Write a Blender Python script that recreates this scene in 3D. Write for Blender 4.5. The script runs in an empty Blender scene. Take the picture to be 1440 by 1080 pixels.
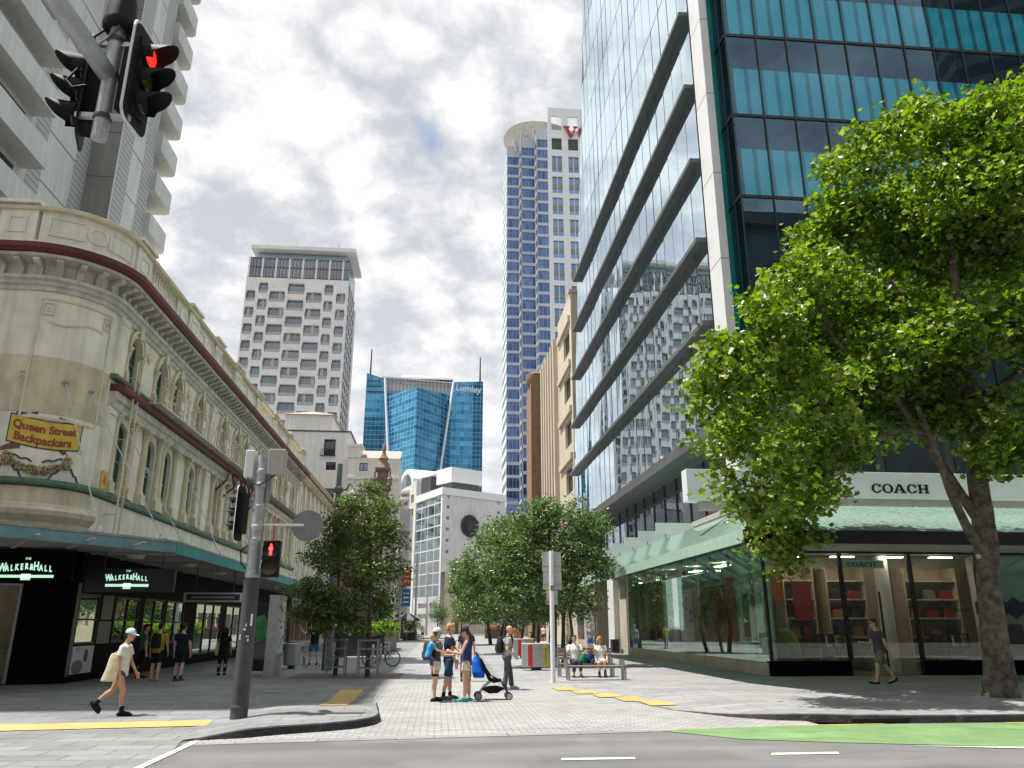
import bpy, bmesh, math, random
from math import sin, cos, pi, radians, atan2, sqrt, hypot
from mathutils import Vector, Matrix, noise
from mathutils.geometry import tessellate_polygon
import numpy as np
random.seed(7); np.random.seed(7)
S = bpy.context.scene
COL = S.collection
# ---------------------------------------------------------------- camera
cam = bpy.data.cameras.new('camera'); co = bpy.data.objects.new('camera', cam); COL.objects.link(co)
cam.sensor_width = 36.0; cam.lens = 27.225; cam.clip_start = 0.1; cam.clip_end = 6000
co.location = (0, 0, 1.7); co.rotation_euler = (radians(90 + 17.34), 0, radians(-5.26))
S.camera = co
S.view_settings.view_transform = 'Standard'; S.view_settings.look = 'None'
S.view_settings.exposure = 0.84; S.view_settings.gamma = 1.0
S.render.engine = 'CYCLES'
S.cycles.max_bounces = 8; S.cycles.diffuse_bounces = 3; S.cycles.glossy_bounces = 4
S.cycles.transparent_max_bounces = 12; S.cycles.transmission_bounces = 4
S.cycles.use_denoising = True; S.cycles.sample_clamp_indirect = 6
# ---------------------------------------------------------------- sun and sky
SUN_EL = radians(69.5); SUN_TO = Vector((-0.999, 0.03, 0)).normalized()
sd = Vector((SUN_TO.x * cos(SUN_EL), SUN_TO.y * cos(SUN_EL), sin(SUN_EL)))
sl = bpy.data.lights.new('sun', 'SUN'); so = bpy.data.objects.new('sun', sl); COL.objects.link(so)
sl.energy = 4.6; sl.angle = radians(0.6); sl.color = (1.0, 0.955, 0.88)
so.rotation_euler = sd.to_track_quat('Z', 'Y').to_euler()
W = bpy.data.worlds.new('World'); S.world = W; W.use_nodes = True
nt = W.node_tree; nt.nodes.clear()
def N(t, k, **kw):
    n = t.nodes.new(k)
    for a, b in kw.items(): setattr(n, a, b)
    return n
def ramp(t, pts, interp='LINEAR'):
    n = t.nodes.new('ShaderNodeValToRGB'); n.color_ramp.interpolation = interp
    e = n.color_ramp.elements
    while len(e) < len(pts): e.new(0.5)
    for i, (p, c) in enumerate(pts):
        e[i].position = p; e[i].color = (c if len(c) == 4 else (*c, 1))
    return n
def build_sky():
    L = nt.links.new
    out = N(nt, 'ShaderNodeOutputWorld')
    sky = N(nt, 'ShaderNodeTexSky', sky_type='NISHITA', sun_disc=False)
    sky.sun_elevation = SUN_EL; sky.sun_rotation = atan2(SUN_TO.x, SUN_TO.y)
    sky.air_density = 1.0; sky.dust_density = 0.6; sky.ozone_density = 2.0
    b1 = N(nt, 'ShaderNodeBackground'); b1.inputs[1].default_value = 0.105
    L(sky.outputs[0], b1.inputs[0])
    tc = N(nt, 'ShaderNodeTexCoord'); sp = N(nt, 'ShaderNodeSeparateXYZ'); L(tc.outputs['Generated'], sp.inputs[0])
    def m(op, a, b=None, c=None):
        n = N(nt, 'ShaderNodeMath', operation=op)
        for i, v in enumerate((a, b, c)):
            if v is None: continue
            if isinstance(v, (int, float)): n.inputs[i].default_value = v
            else: L(v, n.inputs[i])
        return n.outputs[0]
    z = m('ADD', m('MAXIMUM', sp.outputs[2], 0.0), 0.42)
    cb = N(nt, 'ShaderNodeCombineXYZ'); L(m('DIVIDE', sp.outputs[0], z), cb.inputs[0]); L(m('DIVIDE', sp.outputs[1], z), cb.inputs[1])
    def noise_(scale, det, rough, off=(0, 0, 0), dist=0.0):
        mp = N(nt, 'ShaderNodeMapping'); mp.inputs['Location'].default_value = off; L(cb.outputs[0], mp.inputs[0])
        n = N(nt, 'ShaderNodeTexNoise'); n.inputs['Scale'].default_value = scale; n.inputs['Detail'].default_value = det
        n.inputs['Roughness'].default_value = rough; n.inputs['Distortion'].default_value = dist
        L(mp.outputs[0], n.inputs['Vector']); return n.outputs[0]
    warp = N(nt, 'ShaderNodeTexNoise'); warp.inputs['Scale'].default_value = 7.0; warp.inputs['Detail'].default_value = 5; L(cb.outputs[0], warp.inputs['Vector'])
    wv = N(nt, 'ShaderNodeVectorMath', operation='MULTIPLY_ADD'); L(warp.outputs['Color'], wv.inputs[0]); wv.inputs[1].default_value = (.15, .15, 0); L(cb.outputs[0], wv.inputs[2])
    vo = N(nt, 'ShaderNodeTexVoronoi', feature='SMOOTH_F1'); vo.inputs['Scale'].default_value = 13.0; vo.inputs['Smoothness'].default_value = 0.6; vo.inputs['Randomness'].default_value = 1.0; L(wv.outputs[0], vo.inputs['Vector'])
    cell = m('SUBTRACT', 1.0, vo.outputs['Distance'])      # heaped altocumulus cells
    puff = noise_(9.0, 9, 0.6, (3.1, 7.7, 0), 0.25)
    big = noise_(2.2, 4, 0.5, (11.3, 2.1, 0))
    fine = noise_(24.0, 7, 0.62, (1.7, 5.2, 2.0), 0.3)
    dens = m('ADD', m('ADD', m('MULTIPLY', puff, 0.40), m('MULTIPLY', big, 0.45)), m('MULTIPLY', cell, 0.22))
    mask = ramp(nt, [(0.27, (0, 0, 0)), (0.40, (1, 1, 1))]); L(dens, mask.inputs[0])
    shade = noise_(5.5, 9, 0.6, (5.4, 1.3, 4.0), 0.3)
    sh = m('ADD', m('ADD', m('MULTIPLY', shade, 0.40), m('MULTIPLY', fine, 0.32)), m('MULTIPLY', cell, 0.30))
    ccol = ramp(nt, [(0.42, (0.53, 0.555, 0.61)), (0.485, (0.66, 0.675, 0.71)), (0.54, (0.80, 0.806, 0.82)), (0.61, (0.97, 0.972, 0.975))]); L(sh, ccol.inputs[0])
    # thin haze whitens the clouds toward the horizon
    hz = m('POWER', m('SUBTRACT', 1.0, m('MAXIMUM', sp.outputs[2], 0.0)), 4.0)
    mixh = N(nt, 'ShaderNodeMix', data_type='RGBA'); L(hz, mixh.inputs[0]); L(ccol.outputs[0], mixh.inputs[6]); mixh.inputs[7].default_value = (0.80, 0.82, 0.85, 1)
    b2 = N(nt, 'ShaderNodeBackground'); b2.inputs[1].default_value = 0.64; L(mixh.outputs[2], b2.inputs[0])
    mk = m('MINIMUM', m('ADD', mask.outputs[0], m('MULTIPLY', hz, 0.35)), 1.0)
    mx = N(nt, 'ShaderNodeMixShader'); L(mk, mx.inputs[0]); L(b1.outputs[0], mx.inputs[1]); L(b2.outputs[0], mx.inputs[2])
    L(mx.outputs[0], out.inputs[0])
build_sky()
# ---------------------------------------------------------------- scene helpers
def tag(o, label=None, cat=None, group=None, kind=None):
    if label: o['label'] = label
    if cat: o['category'] = cat
    if group: o['group'] = group
    if kind: o['kind'] = kind
    return o
def thing(name, label, cat, loc=(0, 0, 0), rz=0.0, group=None):
    o = bpy.data.objects.new(name, None); COL.objects.link(o)
    o.empty_display_size = 0.2; o.location = loc; o.rotation_euler = (0, 0, rz)
    return tag(o, label, cat, group)
KIDS = {}
def copy_tree(o, parent=None):
    c = o.copy(); COL.objects.link(c)
    if parent is not None: c.parent = parent; KIDS.setdefault(parent.name, []).append(c)
    for ch in list(KIDS.get(o.name, [])): copy_tree(ch, c)
    return c
class MB:
    """collects faces and links them as ONE mesh object"""
    def __init__(s): s.v = []; s.f = []; s.m = []; s.sm = []; s.cm = 0; s.smooth = False
    def add(s, vs, fs):
        o = len(s.v); s.v += [tuple(p) for p in vs]
        for f in fs: s.f.append(tuple(i + o for i in f)); s.m.append(s.cm); s.sm.append(s.smooth)
        return s
    def quad(s, a, b, c, d): return s.add((a, b, c, d), ((0, 1, 2, 3),))
    def poly(s, pts): return s.add(pts, (tuple(range(len(pts))),))
    def box(s, x0, x1, y0, y1, z0, z1):
        return s.add([(x0, y0, z0), (x1, y0, z0), (x1, y1, z0), (x0, y1, z0), (x0, y0, z1), (x1, y0, z1), (x1, y1, z1), (x0, y1, z1)],
                     [(3, 2, 1, 0), (4, 5, 6, 7), (0, 1, 5, 4), (1, 2, 6, 5), (2, 3, 7, 6), (3, 0, 4, 7)])
    def obox(s, c, ax, ay, az, hx, hy, hz):
        c = Vector(c); ax = Vector(ax).normalized() * hx; ay = Vector(ay).normalized() * hy; az = Vector(az).normalized() * hz
        P = [c + ax * i + ay * j + az * k for k in (-1, 1) for (i, j) in ((-1, -1), (1, -1), (1, 1), (-1, 1))]
        return s.add(P, [(3, 2, 1, 0), (4, 5, 6, 7), (0, 1, 5, 4), (1, 2, 6, 5), (2, 3, 7, 6), (3, 0, 4, 7)])
    def prism(s, poly, z0, z1):
        n = len(poly)
        return s.add([(x, y, z0) for x, y in poly] + [(x, y, z1) for x, y in poly],
                     [tuple(range(n - 1, -1, -1)), tuple(range(n, 2 * n))] + [(i, (i + 1) % n, n + (i + 1) % n, n + i) for i in range(n)])
    def extr(s, poly, o, u, v, w, t):
        """polygon (a,b) in the plane o + a*u + b*v, extruded by t along w (t either sign)"""
        o = Vector(o); u = Vector(u); v = Vector(v); w = Vector(w); n = len(poly)
        A = [o + u * a + v * b for a, b in poly]
        return s.add(A + [p + w * t for p in A], [tuple(range(n - 1, -1, -1)), tuple(range(n, 2 * n))] + [(i, (i + 1) % n, n + (i + 1) % n, n + i) for i in range(n)])
    def tube(s, p0, p1, r0, r1=None, n=10, caps=True):
        r1 = r0 if r1 is None else r1
        p0 = Vector(p0); p1 = Vector(p1); d = (p1 - p0)
        if d.length < 1e-6: return s
        d.normalize(); a = d.orthogonal().normalized(); b = d.cross(a)
        P = [p0 + (a * cos(2 * pi * i / n) + b * sin(2 * pi * i / n)) * r0 for i in range(n)] + [p1 + (a * cos(2 * pi * i / n) + b * sin(2 * pi * i / n)) * r1 for i in range(n)]
        F = [(i, (i + 1) % n, n + (i + 1) % n, n + i) for i in range(n)]
        sm = s.smooth; s.smooth = True; s.add(P, F); s.smooth = sm
        if caps: s.add(P[:n], [tuple(range(n - 1, -1, -1))]); s.add(P[n:], [tuple(range(n))])
        return s
    def path(s, pts, r, n=8, closed=False):
        pts = [Vector(p) for p in pts]; k = len(pts); rr = r if isinstance(r, (list, tuple)) else [r] * k
        rings = []; a = None
        for i, p in enumerate(pts):
            q0 = pts[(i - 1) % k] if (i > 0 or closed) else p; q1 = pts[(i + 1) % k] if (i < k - 1 or closed) else p
            d = (q1 - q0).normalized()
            if a is None: a = d.orthogonal().normalized()
            a = (a - d * a.dot(d))
            a = a.normalized() if a.length > 1e-5 else d.orthogonal().normalized()
            b = d.cross(a)
            rings.append([p + (a * cos(2 * pi * j / n) + b * sin(2 * pi * j / n)) * rr[i] for j in range(n)])
        P = [q for R in rings for q in R]; F = []
        for i in range(k if closed else k - 1):
            o0 = i * n; o1 = ((i + 1) % k) * n
            F += [(o0 + j, o0 + (j + 1) % n, o1 + (j + 1) % n, o1 + j) for j in range(n)]
        if not closed: F += [tuple(range(n - 1, -1, -1)), tuple(range((k - 1) * n, k * n))]
        sm = s.smooth; s.smooth = True; s.add(P, F); s.smooth = sm
        return s
    def lathe(s, prof, c, n=16, ax=None):
        """profile (r, h) turned about the axis ax through c"""
        c = Vector(c); w = Vector(ax or (0, 0, 1)).normalized(); a = w.orthogonal().normalized(); b = w.cross(a)
        P = [c + w * h + (a * cos(2 * pi * i / n) + b * sin(2 * pi * i / n)) * r for r, h in prof for i in range(n)]; F = []
        for k in range(len(prof) - 1):
            F += [(k * n + i, k * n + (i + 1) % n, (k + 1) * n + (i + 1) % n, (k + 1) * n + i) for i in range(n)]
        F += [tuple(range(n - 1, -1, -1)), tuple(range((len(prof) - 1) * n, len(prof) * n))]
        sm = s.smooth; s.smooth = True; s.add(P, F); s.smooth = sm
        return s
    def ball(s, c, rx, ry=None, rz=None, n=10, M=None):
        ry = ry or rx; rz = rz or rx; c = Vector(c); k = max(4, n // 2 + 1); P = []; F = []
        for i in range(k + 1):
            t = pi * i / k
            for j in range(n):
                q = Vector((rx * sin(t) * cos(2 * pi * j / n), ry * sin(t) * sin(2 * pi * j / n), rz * cos(t)))
                P.append(c + (M @ q if M else q))
        for i in range(k):
            F += [(i * n + j, (i + 1) * n + j, (i + 1) * n + (j + 1) % n, i * n + (j + 1) % n) for j in range(n)]
        sm = s.smooth; s.smooth = True; s.add(P, F); s.smooth = sm
        return s
    def sweep(s, path, nrm, prof, closed=False):
        """profile [(out, z)] carried along a plan path with outward normals"""
        k = len(prof); P = []
        for (x, y), (nx, ny) in zip(path, nrm):
            for o, z in prof: P.append((x + nx * o, y + ny * o, z))
        F = []
        for i in range(len(path) - 1):
            for j in range(k - 1): F.append((i * k + j, (i + 1) * k + j, (i + 1) * k + j + 1, i * k + j + 1))
        s.add(P, F)
        s.add(P[:k], [tuple(range(k))]); s.add(P[-k:], [tuple(range(k - 1, -1, -1))])
        return s
    def holes(s, o, u, v, w, W, H, hs, depth, back=False):
        """wall W x H in the plane o,u,v (outward w) with polygonal holes, reveals going back by depth"""
        o = Vector(o); u = Vector(u); v = Vector(v); w = Vector(w)
        hs = [list(h) for h in hs]; n = u.cross(v).dot(w)
        def panel(a0, a1, b0, b1, hl):
            if len(hl) > 1:
                for ax in (1, 0):        # cut along a gap between holes, first across, then upward
                    iv = sorted((min(p[ax] for p in h), max(p[ax] for p in h)) for h in hl); end = iv[0][1]; cuts = []
                    for lo, hi in iv[1:]:
                        if lo > end + 1e-4: cuts.append((lo + end) / 2)
                        end = max(end, hi)
                    if cuts:
                        c = cuts[len(cuts) // 2]; A = [h for h in hl if max(p[ax] for p in h) < c]; B = [h for h in hl if min(p[ax] for p in h) > c]
                        if ax: panel(a0, a1, b0, c, A); panel(a0, a1, c, b1, B)
                        else: panel(a0, c, b0, b1, A); panel(c, a1, b0, b1, B)
                        return
            loops = [[(a0, b0), (a1, b0), (a1, b1), (a0, b1)]] + hl
            flat = [p for l in loops for p in l]
            tr = tessellate_polygon([[Vector((a, b, 0)) for a, b in l] for l in loops]); F = []
            for t in tr:
                a, b, c = (Vector((*flat[i], 0)) for i in t)
                z = (b - a).cross(c - a).z
                F.append(tuple(t) if z * n > 0 else tuple(reversed(t)))
            s.add([o + u * a + v * b for a, b in flat], F)
        panel(0, W, 0, H, hs)
        for h in hs:
            m = len(h); A = [o + u * a + v * b for a, b in h]
            s.add(A + [p - w * depth for p in A], [(i, (i + 1) % m, m + (i + 1) % m, m + i) for i in range(m)])
        return s
    def mesh(s, name, mats, off=(0, 0, 0)):
        me = bpy.data.meshes.new(name)
        ox, oy, oz = off
        me.from_pydata([(x - ox, y - oy, z - oz) for x, y, z in s.v], [], s.f)
        for m in (mats if isinstance(mats, (list, tuple)) else [mats]): me.materials.append(m)
        me.polygons.foreach_set('material_index', s.m); me.polygons.foreach_set('use_smooth', s.sm)
        if any(s.sm): me.set_sharp_from_angle(angle=radians(42))
        me.update(); return me
    def split(s, name, mats, parent=None):
        """one object for every piece that does not touch the others"""
        n = len(s.v); p = list(range(n))
        def fd(a):
            while p[a] != a: p[a] = p[p[a]]; a = p[a]
            return a
        for f in s.f:
            for q in f[1:]: p[fd(q)] = fd(f[0])
        box = {}
        for i, v in enumerate(s.v):
            r = fd(i); b = box.setdefault(r, [list(v), list(v)])
            for k in range(3): b[0][k] = min(b[0][k], v[k]); b[1][k] = max(b[1][k], v[k])
        ks = list(box); e = .006
        for i, a in enumerate(ks):
            for c in ks[i + 1:]:
                A, B = box[a], box[c]
                if all(A[0][k] - e <= B[1][k] and B[0][k] - e <= A[1][k] for k in range(3)): p[fd(c)] = fd(a)
        grp = {}
        for fi, f in enumerate(s.f): grp.setdefault(fd(f[0]), []).append(fi)
        out = []
        for fs in grp.values():
            m = MB(); ids = {}
            for fi in fs:
                g = []
                for q in s.f[fi]:
                    if q not in ids: ids[q] = len(m.v); m.v.append(s.v[q])
                    g.append(ids[q])
                m.f.append(tuple(g)); m.m.append(s.m[fi]); m.sm.append(s.sm[fi])
            out.append(m.build(name, mats, parent))
        return out
    def build(s, name, mats, parent=None, label=None, local=False, bevel=0):
        off = (0, 0, 0)
        if parent is not None and not local:
            p = parent
            off = Vector((0, 0, 0))
            while p is not None: off = off + p.location; p = p.parent
        o = bpy.data.objects.new(name, s.mesh(name, mats, off)); COL.objects.link(o)
        if parent is not None: o.parent = parent; KIDS.setdefault(parent.name, []).append(o)
        if label: o['label'] = label
        if bevel:
            b = o.modifiers.new('bevel', 'BEVEL'); b.width = bevel; b.segments = 2; b.limit_method = 'ANGLE'
        return o
def text_mb(txt, size, M, ext=0.01, align='CENTER', mb=None, warp=None, bold=0.0, sx=1.0):
    """lettering as mesh: M maps (x right, y up, z toward reader)"""
    c = bpy.data.curves.new('lettering', 'FONT'); c.body = txt; c.size = size; c.extrude = ext; c.align_x = align; c.offset = bold
    c.resolution_u = 4
    o = bpy.data.objects.new('lettering', c); COL.objects.link(o)
    dg = bpy.context.evaluated_depsgraph_get(); me = bpy.data.meshes.new_from_object(o.evaluated_get(dg))
    mb = mb or MB()
    P = []
    for vv in me.vertices:
        p = Vector((vv.co.x * sx, vv.co.y, vv.co.z))
        P.append(warp(p) if warp else M @ p)
    mb.add(P, [tuple(p.vertices) for p in me.polygons])
    bpy.data.objects.remove(o); bpy.data.curves.remove(c); bpy.data.meshes.remove(me)
    return mb
def frameM(o, u, v):
    u = Vector(u).normalized(); v = Vector(v).normalized(); w = u.cross(v)
    M = Matrix.Identity(4)
    for i in range(3): M[i][0] = u[i]; M[i][1] = v[i]; M[i][2] = w[i]; M[i][3] = o[i]
    return M
# ---------------------------------------------------------------- materials
MATS = {}
def mat(name, col, rough=0.6, metal=0.0, var=0.12, vscale=3.0, bump=0.0, bscale=40.0, spec=0.5, emit=None, estr=0.0, streak=0.0, coat=0.0, wear=None, tyre=False):
    m = bpy.data.materials.new(name); m.use_nodes = True; t = m.node_tree; L = t.links.new
    b = t.nodes['Principled BSDF']; b.inputs['Roughness'].default_value = rough; b.inputs['Metallic'].default_value = metal
    b.inputs['Specular IOR Level'].default_value = spec; b.inputs['Coat Weight'].default_value = coat
    tc = N(t, 'ShaderNodeTexCoord')
    if var > 0:
        n = N(t, 'ShaderNodeTexNoise'); n.inputs['Scale'].default_value = vscale; n.inputs['Detail'].default_value = 6; n.inputs['Roughness'].default_value = 0.62
        L(tc.outputs['Object'], n.inputs['Vector'])
        lo = tuple(max(0, c * (1 - var * 1.6)) for c in col[:3]); hi = tuple(min(1, c * (1 + var)) for c in col[:3])
        r = ramp(t, [(0.3, lo), (0.7, hi)]); L(n.outputs[0], r.inputs[0]); src = r.outputs[0]
        if streak > 0:      # rain streaks and grime: noise stretched downward
            mp = N(t, 'ShaderNodeMapping'); mp.inputs['Scale'].default_value = (1.6, 1.6, 0.12); L(tc.outputs['Object'], mp.inputs[0])
            n2 = N(t, 'ShaderNodeTexNoise'); n2.inputs['Scale'].default_value = 2.2; n2.inputs['Detail'].default_value = 5; L(mp.outputs[0], n2.inputs['Vector'])
            r2 = ramp(t, [(0.38, (1 - streak,) * 3), (0.62, (1, 1, 1))]); L(n2.outputs[0], r2.inputs[0])
            mx = N(t, 'ShaderNodeMix', data_type='RGBA', blend_type='MULTIPLY'); mx.inputs[0].default_value = 1.0
            L(src, mx.inputs[6]); L(r2.outputs[0], mx.inputs[7]); src = mx.outputs[2]
        if tyre:      # long faint wear bands along the carriageway, and darker patches
            for sc_, lo_, p0, p1 in (((0.06, 1.3, 1), .84, .40, .60), ((.5, .7, 1), .9, .52, .56)):
                mp = N(t, 'ShaderNodeMapping'); mp.inputs['Scale'].default_value = sc_; L(tc.outputs['Object'], mp.inputs[0]); n4 = N(t, 'ShaderNodeTexNoise'); n4.inputs['Scale'].default_value = 1.0; n4.inputs['Detail'].default_value = 4; L(mp.outputs[0], n4.inputs['Vector'])
                r4 = ramp(t, [(p0, (lo_,) * 3), (p1, (1.04,) * 3)]); L(n4.outputs[0], r4.inputs[0]); mx = N(t, 'ShaderNodeMix', data_type='RGBA', blend_type='MULTIPLY'); mx.inputs[0].default_value = 1; L(src, mx.inputs[6]); L(r4.outputs[0], mx.inputs[7]); src = mx.outputs[2]
            n5 = N(t, 'ShaderNodeTexNoise'); n5.inputs['Scale'].default_value = 120; L(tc.outputs['Object'], n5.inputs['Vector']); r5 = ramp(t, [(.3, (.75,) * 3), (.7, (1.2,) * 3)]); L(n5.outputs[0], r5.inputs[0]); mx = N(t, 'ShaderNodeMix', data_type='RGBA', blend_type='MULTIPLY'); mx.inputs[0].default_value = 1; L(src, mx.inputs[6]); L(r5.outputs[0], mx.inputs[7]); src = mx.outputs[2]
        if wear:      # paint chipped through to the road
            n6 = N(t, 'ShaderNodeTexNoise'); n6.inputs['Scale'].default_value = 9; n6.inputs['Detail'].default_value = 8; n6.inputs['Roughness'].default_value = .75; L(tc.outputs['Object'], n6.inputs['Vector'])
            r6 = ramp(t, [(wear, (0, 0, 0)), (wear + .10, (1, 1, 1))]); L(n6.outputs[0], r6.inputs[0]); mx = N(t, 'ShaderNodeMix', data_type='RGBA'); L(r6.outputs[0], mx.inputs[0]); L(src, mx.inputs[6]); mx.inputs[7].default_value = (.16, .158, .158, 1); src = mx.outputs[2]
        L(src, b.inputs['Base Color'])
    else: b.inputs['Base Color'].default_value = (*col[:3], 1)
    if bump > 0:
        n3 = N(t, 'ShaderNodeTexNoise'); n3.inputs['Scale'].default_value = bscale; n3.inputs['Detail'].default_value = 4; L(tc.outputs['Object'], n3.inputs['Vector'])
        bp = N(t, 'ShaderNodeBump'); bp.inputs['Strength'].default_value = bump; bp.inputs['Distance'].default_value = 0.02
        L(n3.outputs[0], bp.inputs['Height']); L(bp.outputs[0], b.inputs['Normal'])
    if emit: b.inputs['Emission Color'].default_value = (*emit, 1); b.inputs['Emission Strength'].default_value = estr
    MATS[name] = m; return m
def brick_mat(name, c1, c2, mortar, bw, bh, ms=0.006, axes='XY', rough=0.75, offset=0.5, var=0.25, bump=0.3, rot=0.0, spec=0.4):
    m = bpy.data.materials.new(name); m.use_nodes = True; t = m.node_tree; L = t.links.new
    b = t.nodes['Principled BSDF']; b.inputs['Roughness'].default_value = rough; b.inputs['Specular IOR Level'].default_value = spec
    tc = N(t, 'ShaderNodeTexCoord'); sp = N(t, 'ShaderNodeSeparateXYZ'); L(tc.outputs['Object'], sp.inputs[0])
    cb = N(t, 'ShaderNodeCombineXYZ')
    for i, a in enumerate(axes): L(sp.outputs['XYZ'.index(a)], cb.inputs[i])
    mp = N(t, 'ShaderNodeMapping'); mp.inputs['Rotation'].default_value = (0, 0, rot); L(cb.outputs[0], mp.inputs[0])
    k = N(t, 'ShaderNodeTexBrick'); k.offset = offset; L(mp.outputs[0], k.inputs['Vector'])
    k.inputs['Color1'].default_value = (*c1, 1); k.inputs['Color2'].default_value = (*c2, 1); k.inputs['Mortar'].default_value = (*mortar, 1)
    k.inputs['Scale'].default_value = 1.0; k.inputs['Mortar Size'].default_value = ms; k.inputs['Brick Width'].default_value = bw; k.inputs['Row Height'].default_value = bh
    k.inputs['Mortar Smooth'].default_value = 0.1; k.inputs['Bias'].default_value = 0.0
    n = N(t, 'ShaderNodeTexNoise'); n.inputs['Scale'].default_value = 0.55; n.inputs['Detail'].default_value = 8; n.inputs['Roughness'].default_value = 0.7; L(tc.outputs['Object'], n.inputs['Vector'])
    r = ramp(t, [(0.3, (1 - var,) * 3), (0.7, (1 + var * 0.4,) * 3)]); L(n.outputs[0], r.inputs[0])
    mx = N(t, 'ShaderNodeMix', data_type='RGBA', blend_type='MULTIPLY'); mx.inputs[0].default_value = 1.0; L(k.outputs[0], mx.inputs[6]); L(r.outputs[0], mx.inputs[7])
    n2 = N(t, 'ShaderNodeTexNoise'); n2.inputs['Scale'].default_value = 60; n2.inputs['Detail'].default_value = 3; L(tc.outputs['Object'], n2.inputs['Vector'])
    r2 = ramp(t, [(0.35, (0.84,) * 3), (0.65, (1.08,) * 3)]); L(n2.outputs[0], r2.inputs[0])
    mx2 = N(t, 'ShaderNodeMix', data_type='RGBA', blend_type='MULTIPLY'); mx2.inputs[0].default_value = 1.0; L(mx.outputs[2], mx2.inputs[6]); L(r2.outputs[0], mx2.inputs[7])
    vs = N(t, 'ShaderNodeTexVoronoi'); vs.inputs['Scale'].default_value = 2.1; L(tc.outputs['Object'], vs.inputs['Vector']); rs_ = ramp(t, [(.045, (.62, .62, .62)), (.06, (1, 1, 1))]); L(vs.outputs['Distance'], rs_.inputs[0])   # gum spots
    n7 = N(t, 'ShaderNodeTexNoise'); n7.inputs['Scale'].default_value = 1.6; n7.inputs['Detail'].default_value = 9; n7.inputs['Roughness'].default_value = .72; L(tc.outputs['Object'], n7.inputs['Vector']); r7 = ramp(t, [(.56, (1, 1, 1)), (.74, (.72, .71, .70))]); L(n7.outputs[0], r7.inputs[0])   # spills and stains
    mx3 = N(t, 'ShaderNodeMix', data_type='RGBA', blend_type='MULTIPLY'); mx3.inputs[0].default_value = 1.0; L(mx2.outputs[2], mx3.inputs[6]); L(rs_.outputs[0], mx3.inputs[7])
    mx4 = N(t, 'ShaderNodeMix', data_type='RGBA', blend_type='MULTIPLY'); mx4.inputs[0].default_value = 1.0; L(mx3.outputs[2], mx4.inputs[6]); L(r7.outputs[0], mx4.inputs[7])
    L(mx4.outputs[2], b.inputs['Base Color'])
    if bump:
        inv = N(t, 'ShaderNodeMath', operation='SUBTRACT'); inv.inputs[0].default_value = 1.0; L(k.outputs['Fac'], inv.inputs[1])
        bp = N(t, 'ShaderNodeBump'); bp.inputs['Strength'].default_value = bump; bp.inputs['Distance'].default_value = 0.01; L(inv.outputs[0], bp.inputs['Height']); L(bp.outputs[0], b.inputs['Normal'])
    MATS[name] = m; return m
def mirror_glass(name, tint, base, wob=0.05, wscale=0.5, refl=0.6, rough=0.01, pane=None):
    """coated facade glass: a dark body under a strong, slightly wavy reflection"""
    m = bpy.data.materials.new(name); m.use_nodes = True; t = m.node_tree; L = t.links.new; t.nodes.clear()
    out = N(t, 'ShaderNodeOutputMaterial'); gl = N(t, 'ShaderNodeBsdfGlossy'); gl.inputs['Color'].default_value = (*tint, 1); gl.inputs['Roughness'].default_value = rough
    df = N(t, 'ShaderNodeBsdfDiffuse'); df.inputs['Color'].default_value = (*base, 1)
    lw = N(t, 'ShaderNodeLayerWeight'); lw.inputs['Blend'].default_value = 0.35
    mr = N(t, 'ShaderNodeMapRange'); mr.inputs['To Min'].default_value = refl; mr.inputs['To Max'].default_value = 1.0; L(lw.outputs['Facing'], mr.inputs['Value'])
    mx = N(t, 'ShaderNodeMixShader'); L(mr.outputs[0], mx.inputs[0]); L(df.outputs[0], mx.inputs[1]); L(gl.outputs[0], mx.inputs[2]); L(mx.outputs[0], out.inputs[0])
    if wob:
        tc = N(t, 'ShaderNodeTexCoord')
        n = N(t, 'ShaderNodeTexNoise'); n.inputs['Scale'].default_value = wscale; n.inputs['Detail'].default_value = 2
        mp = N(t, 'ShaderNodeMapping'); mp.inputs['Scale'].default_value = (1, 1, 1.0); L(tc.outputs['Object'], mp.inputs[0])
        L(mp.outputs[0], n.inputs['Vector'])
        bp = N(t, 'ShaderNodeBump'); bp.inputs['Strength'].default_value = wob; bp.inputs['Distance'].default_value = 0.1
        L(n.outputs[0], bp.inputs['Height']); L(bp.outputs[0], gl.inputs['Normal'])
    MATS[name] = m; return m
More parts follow.
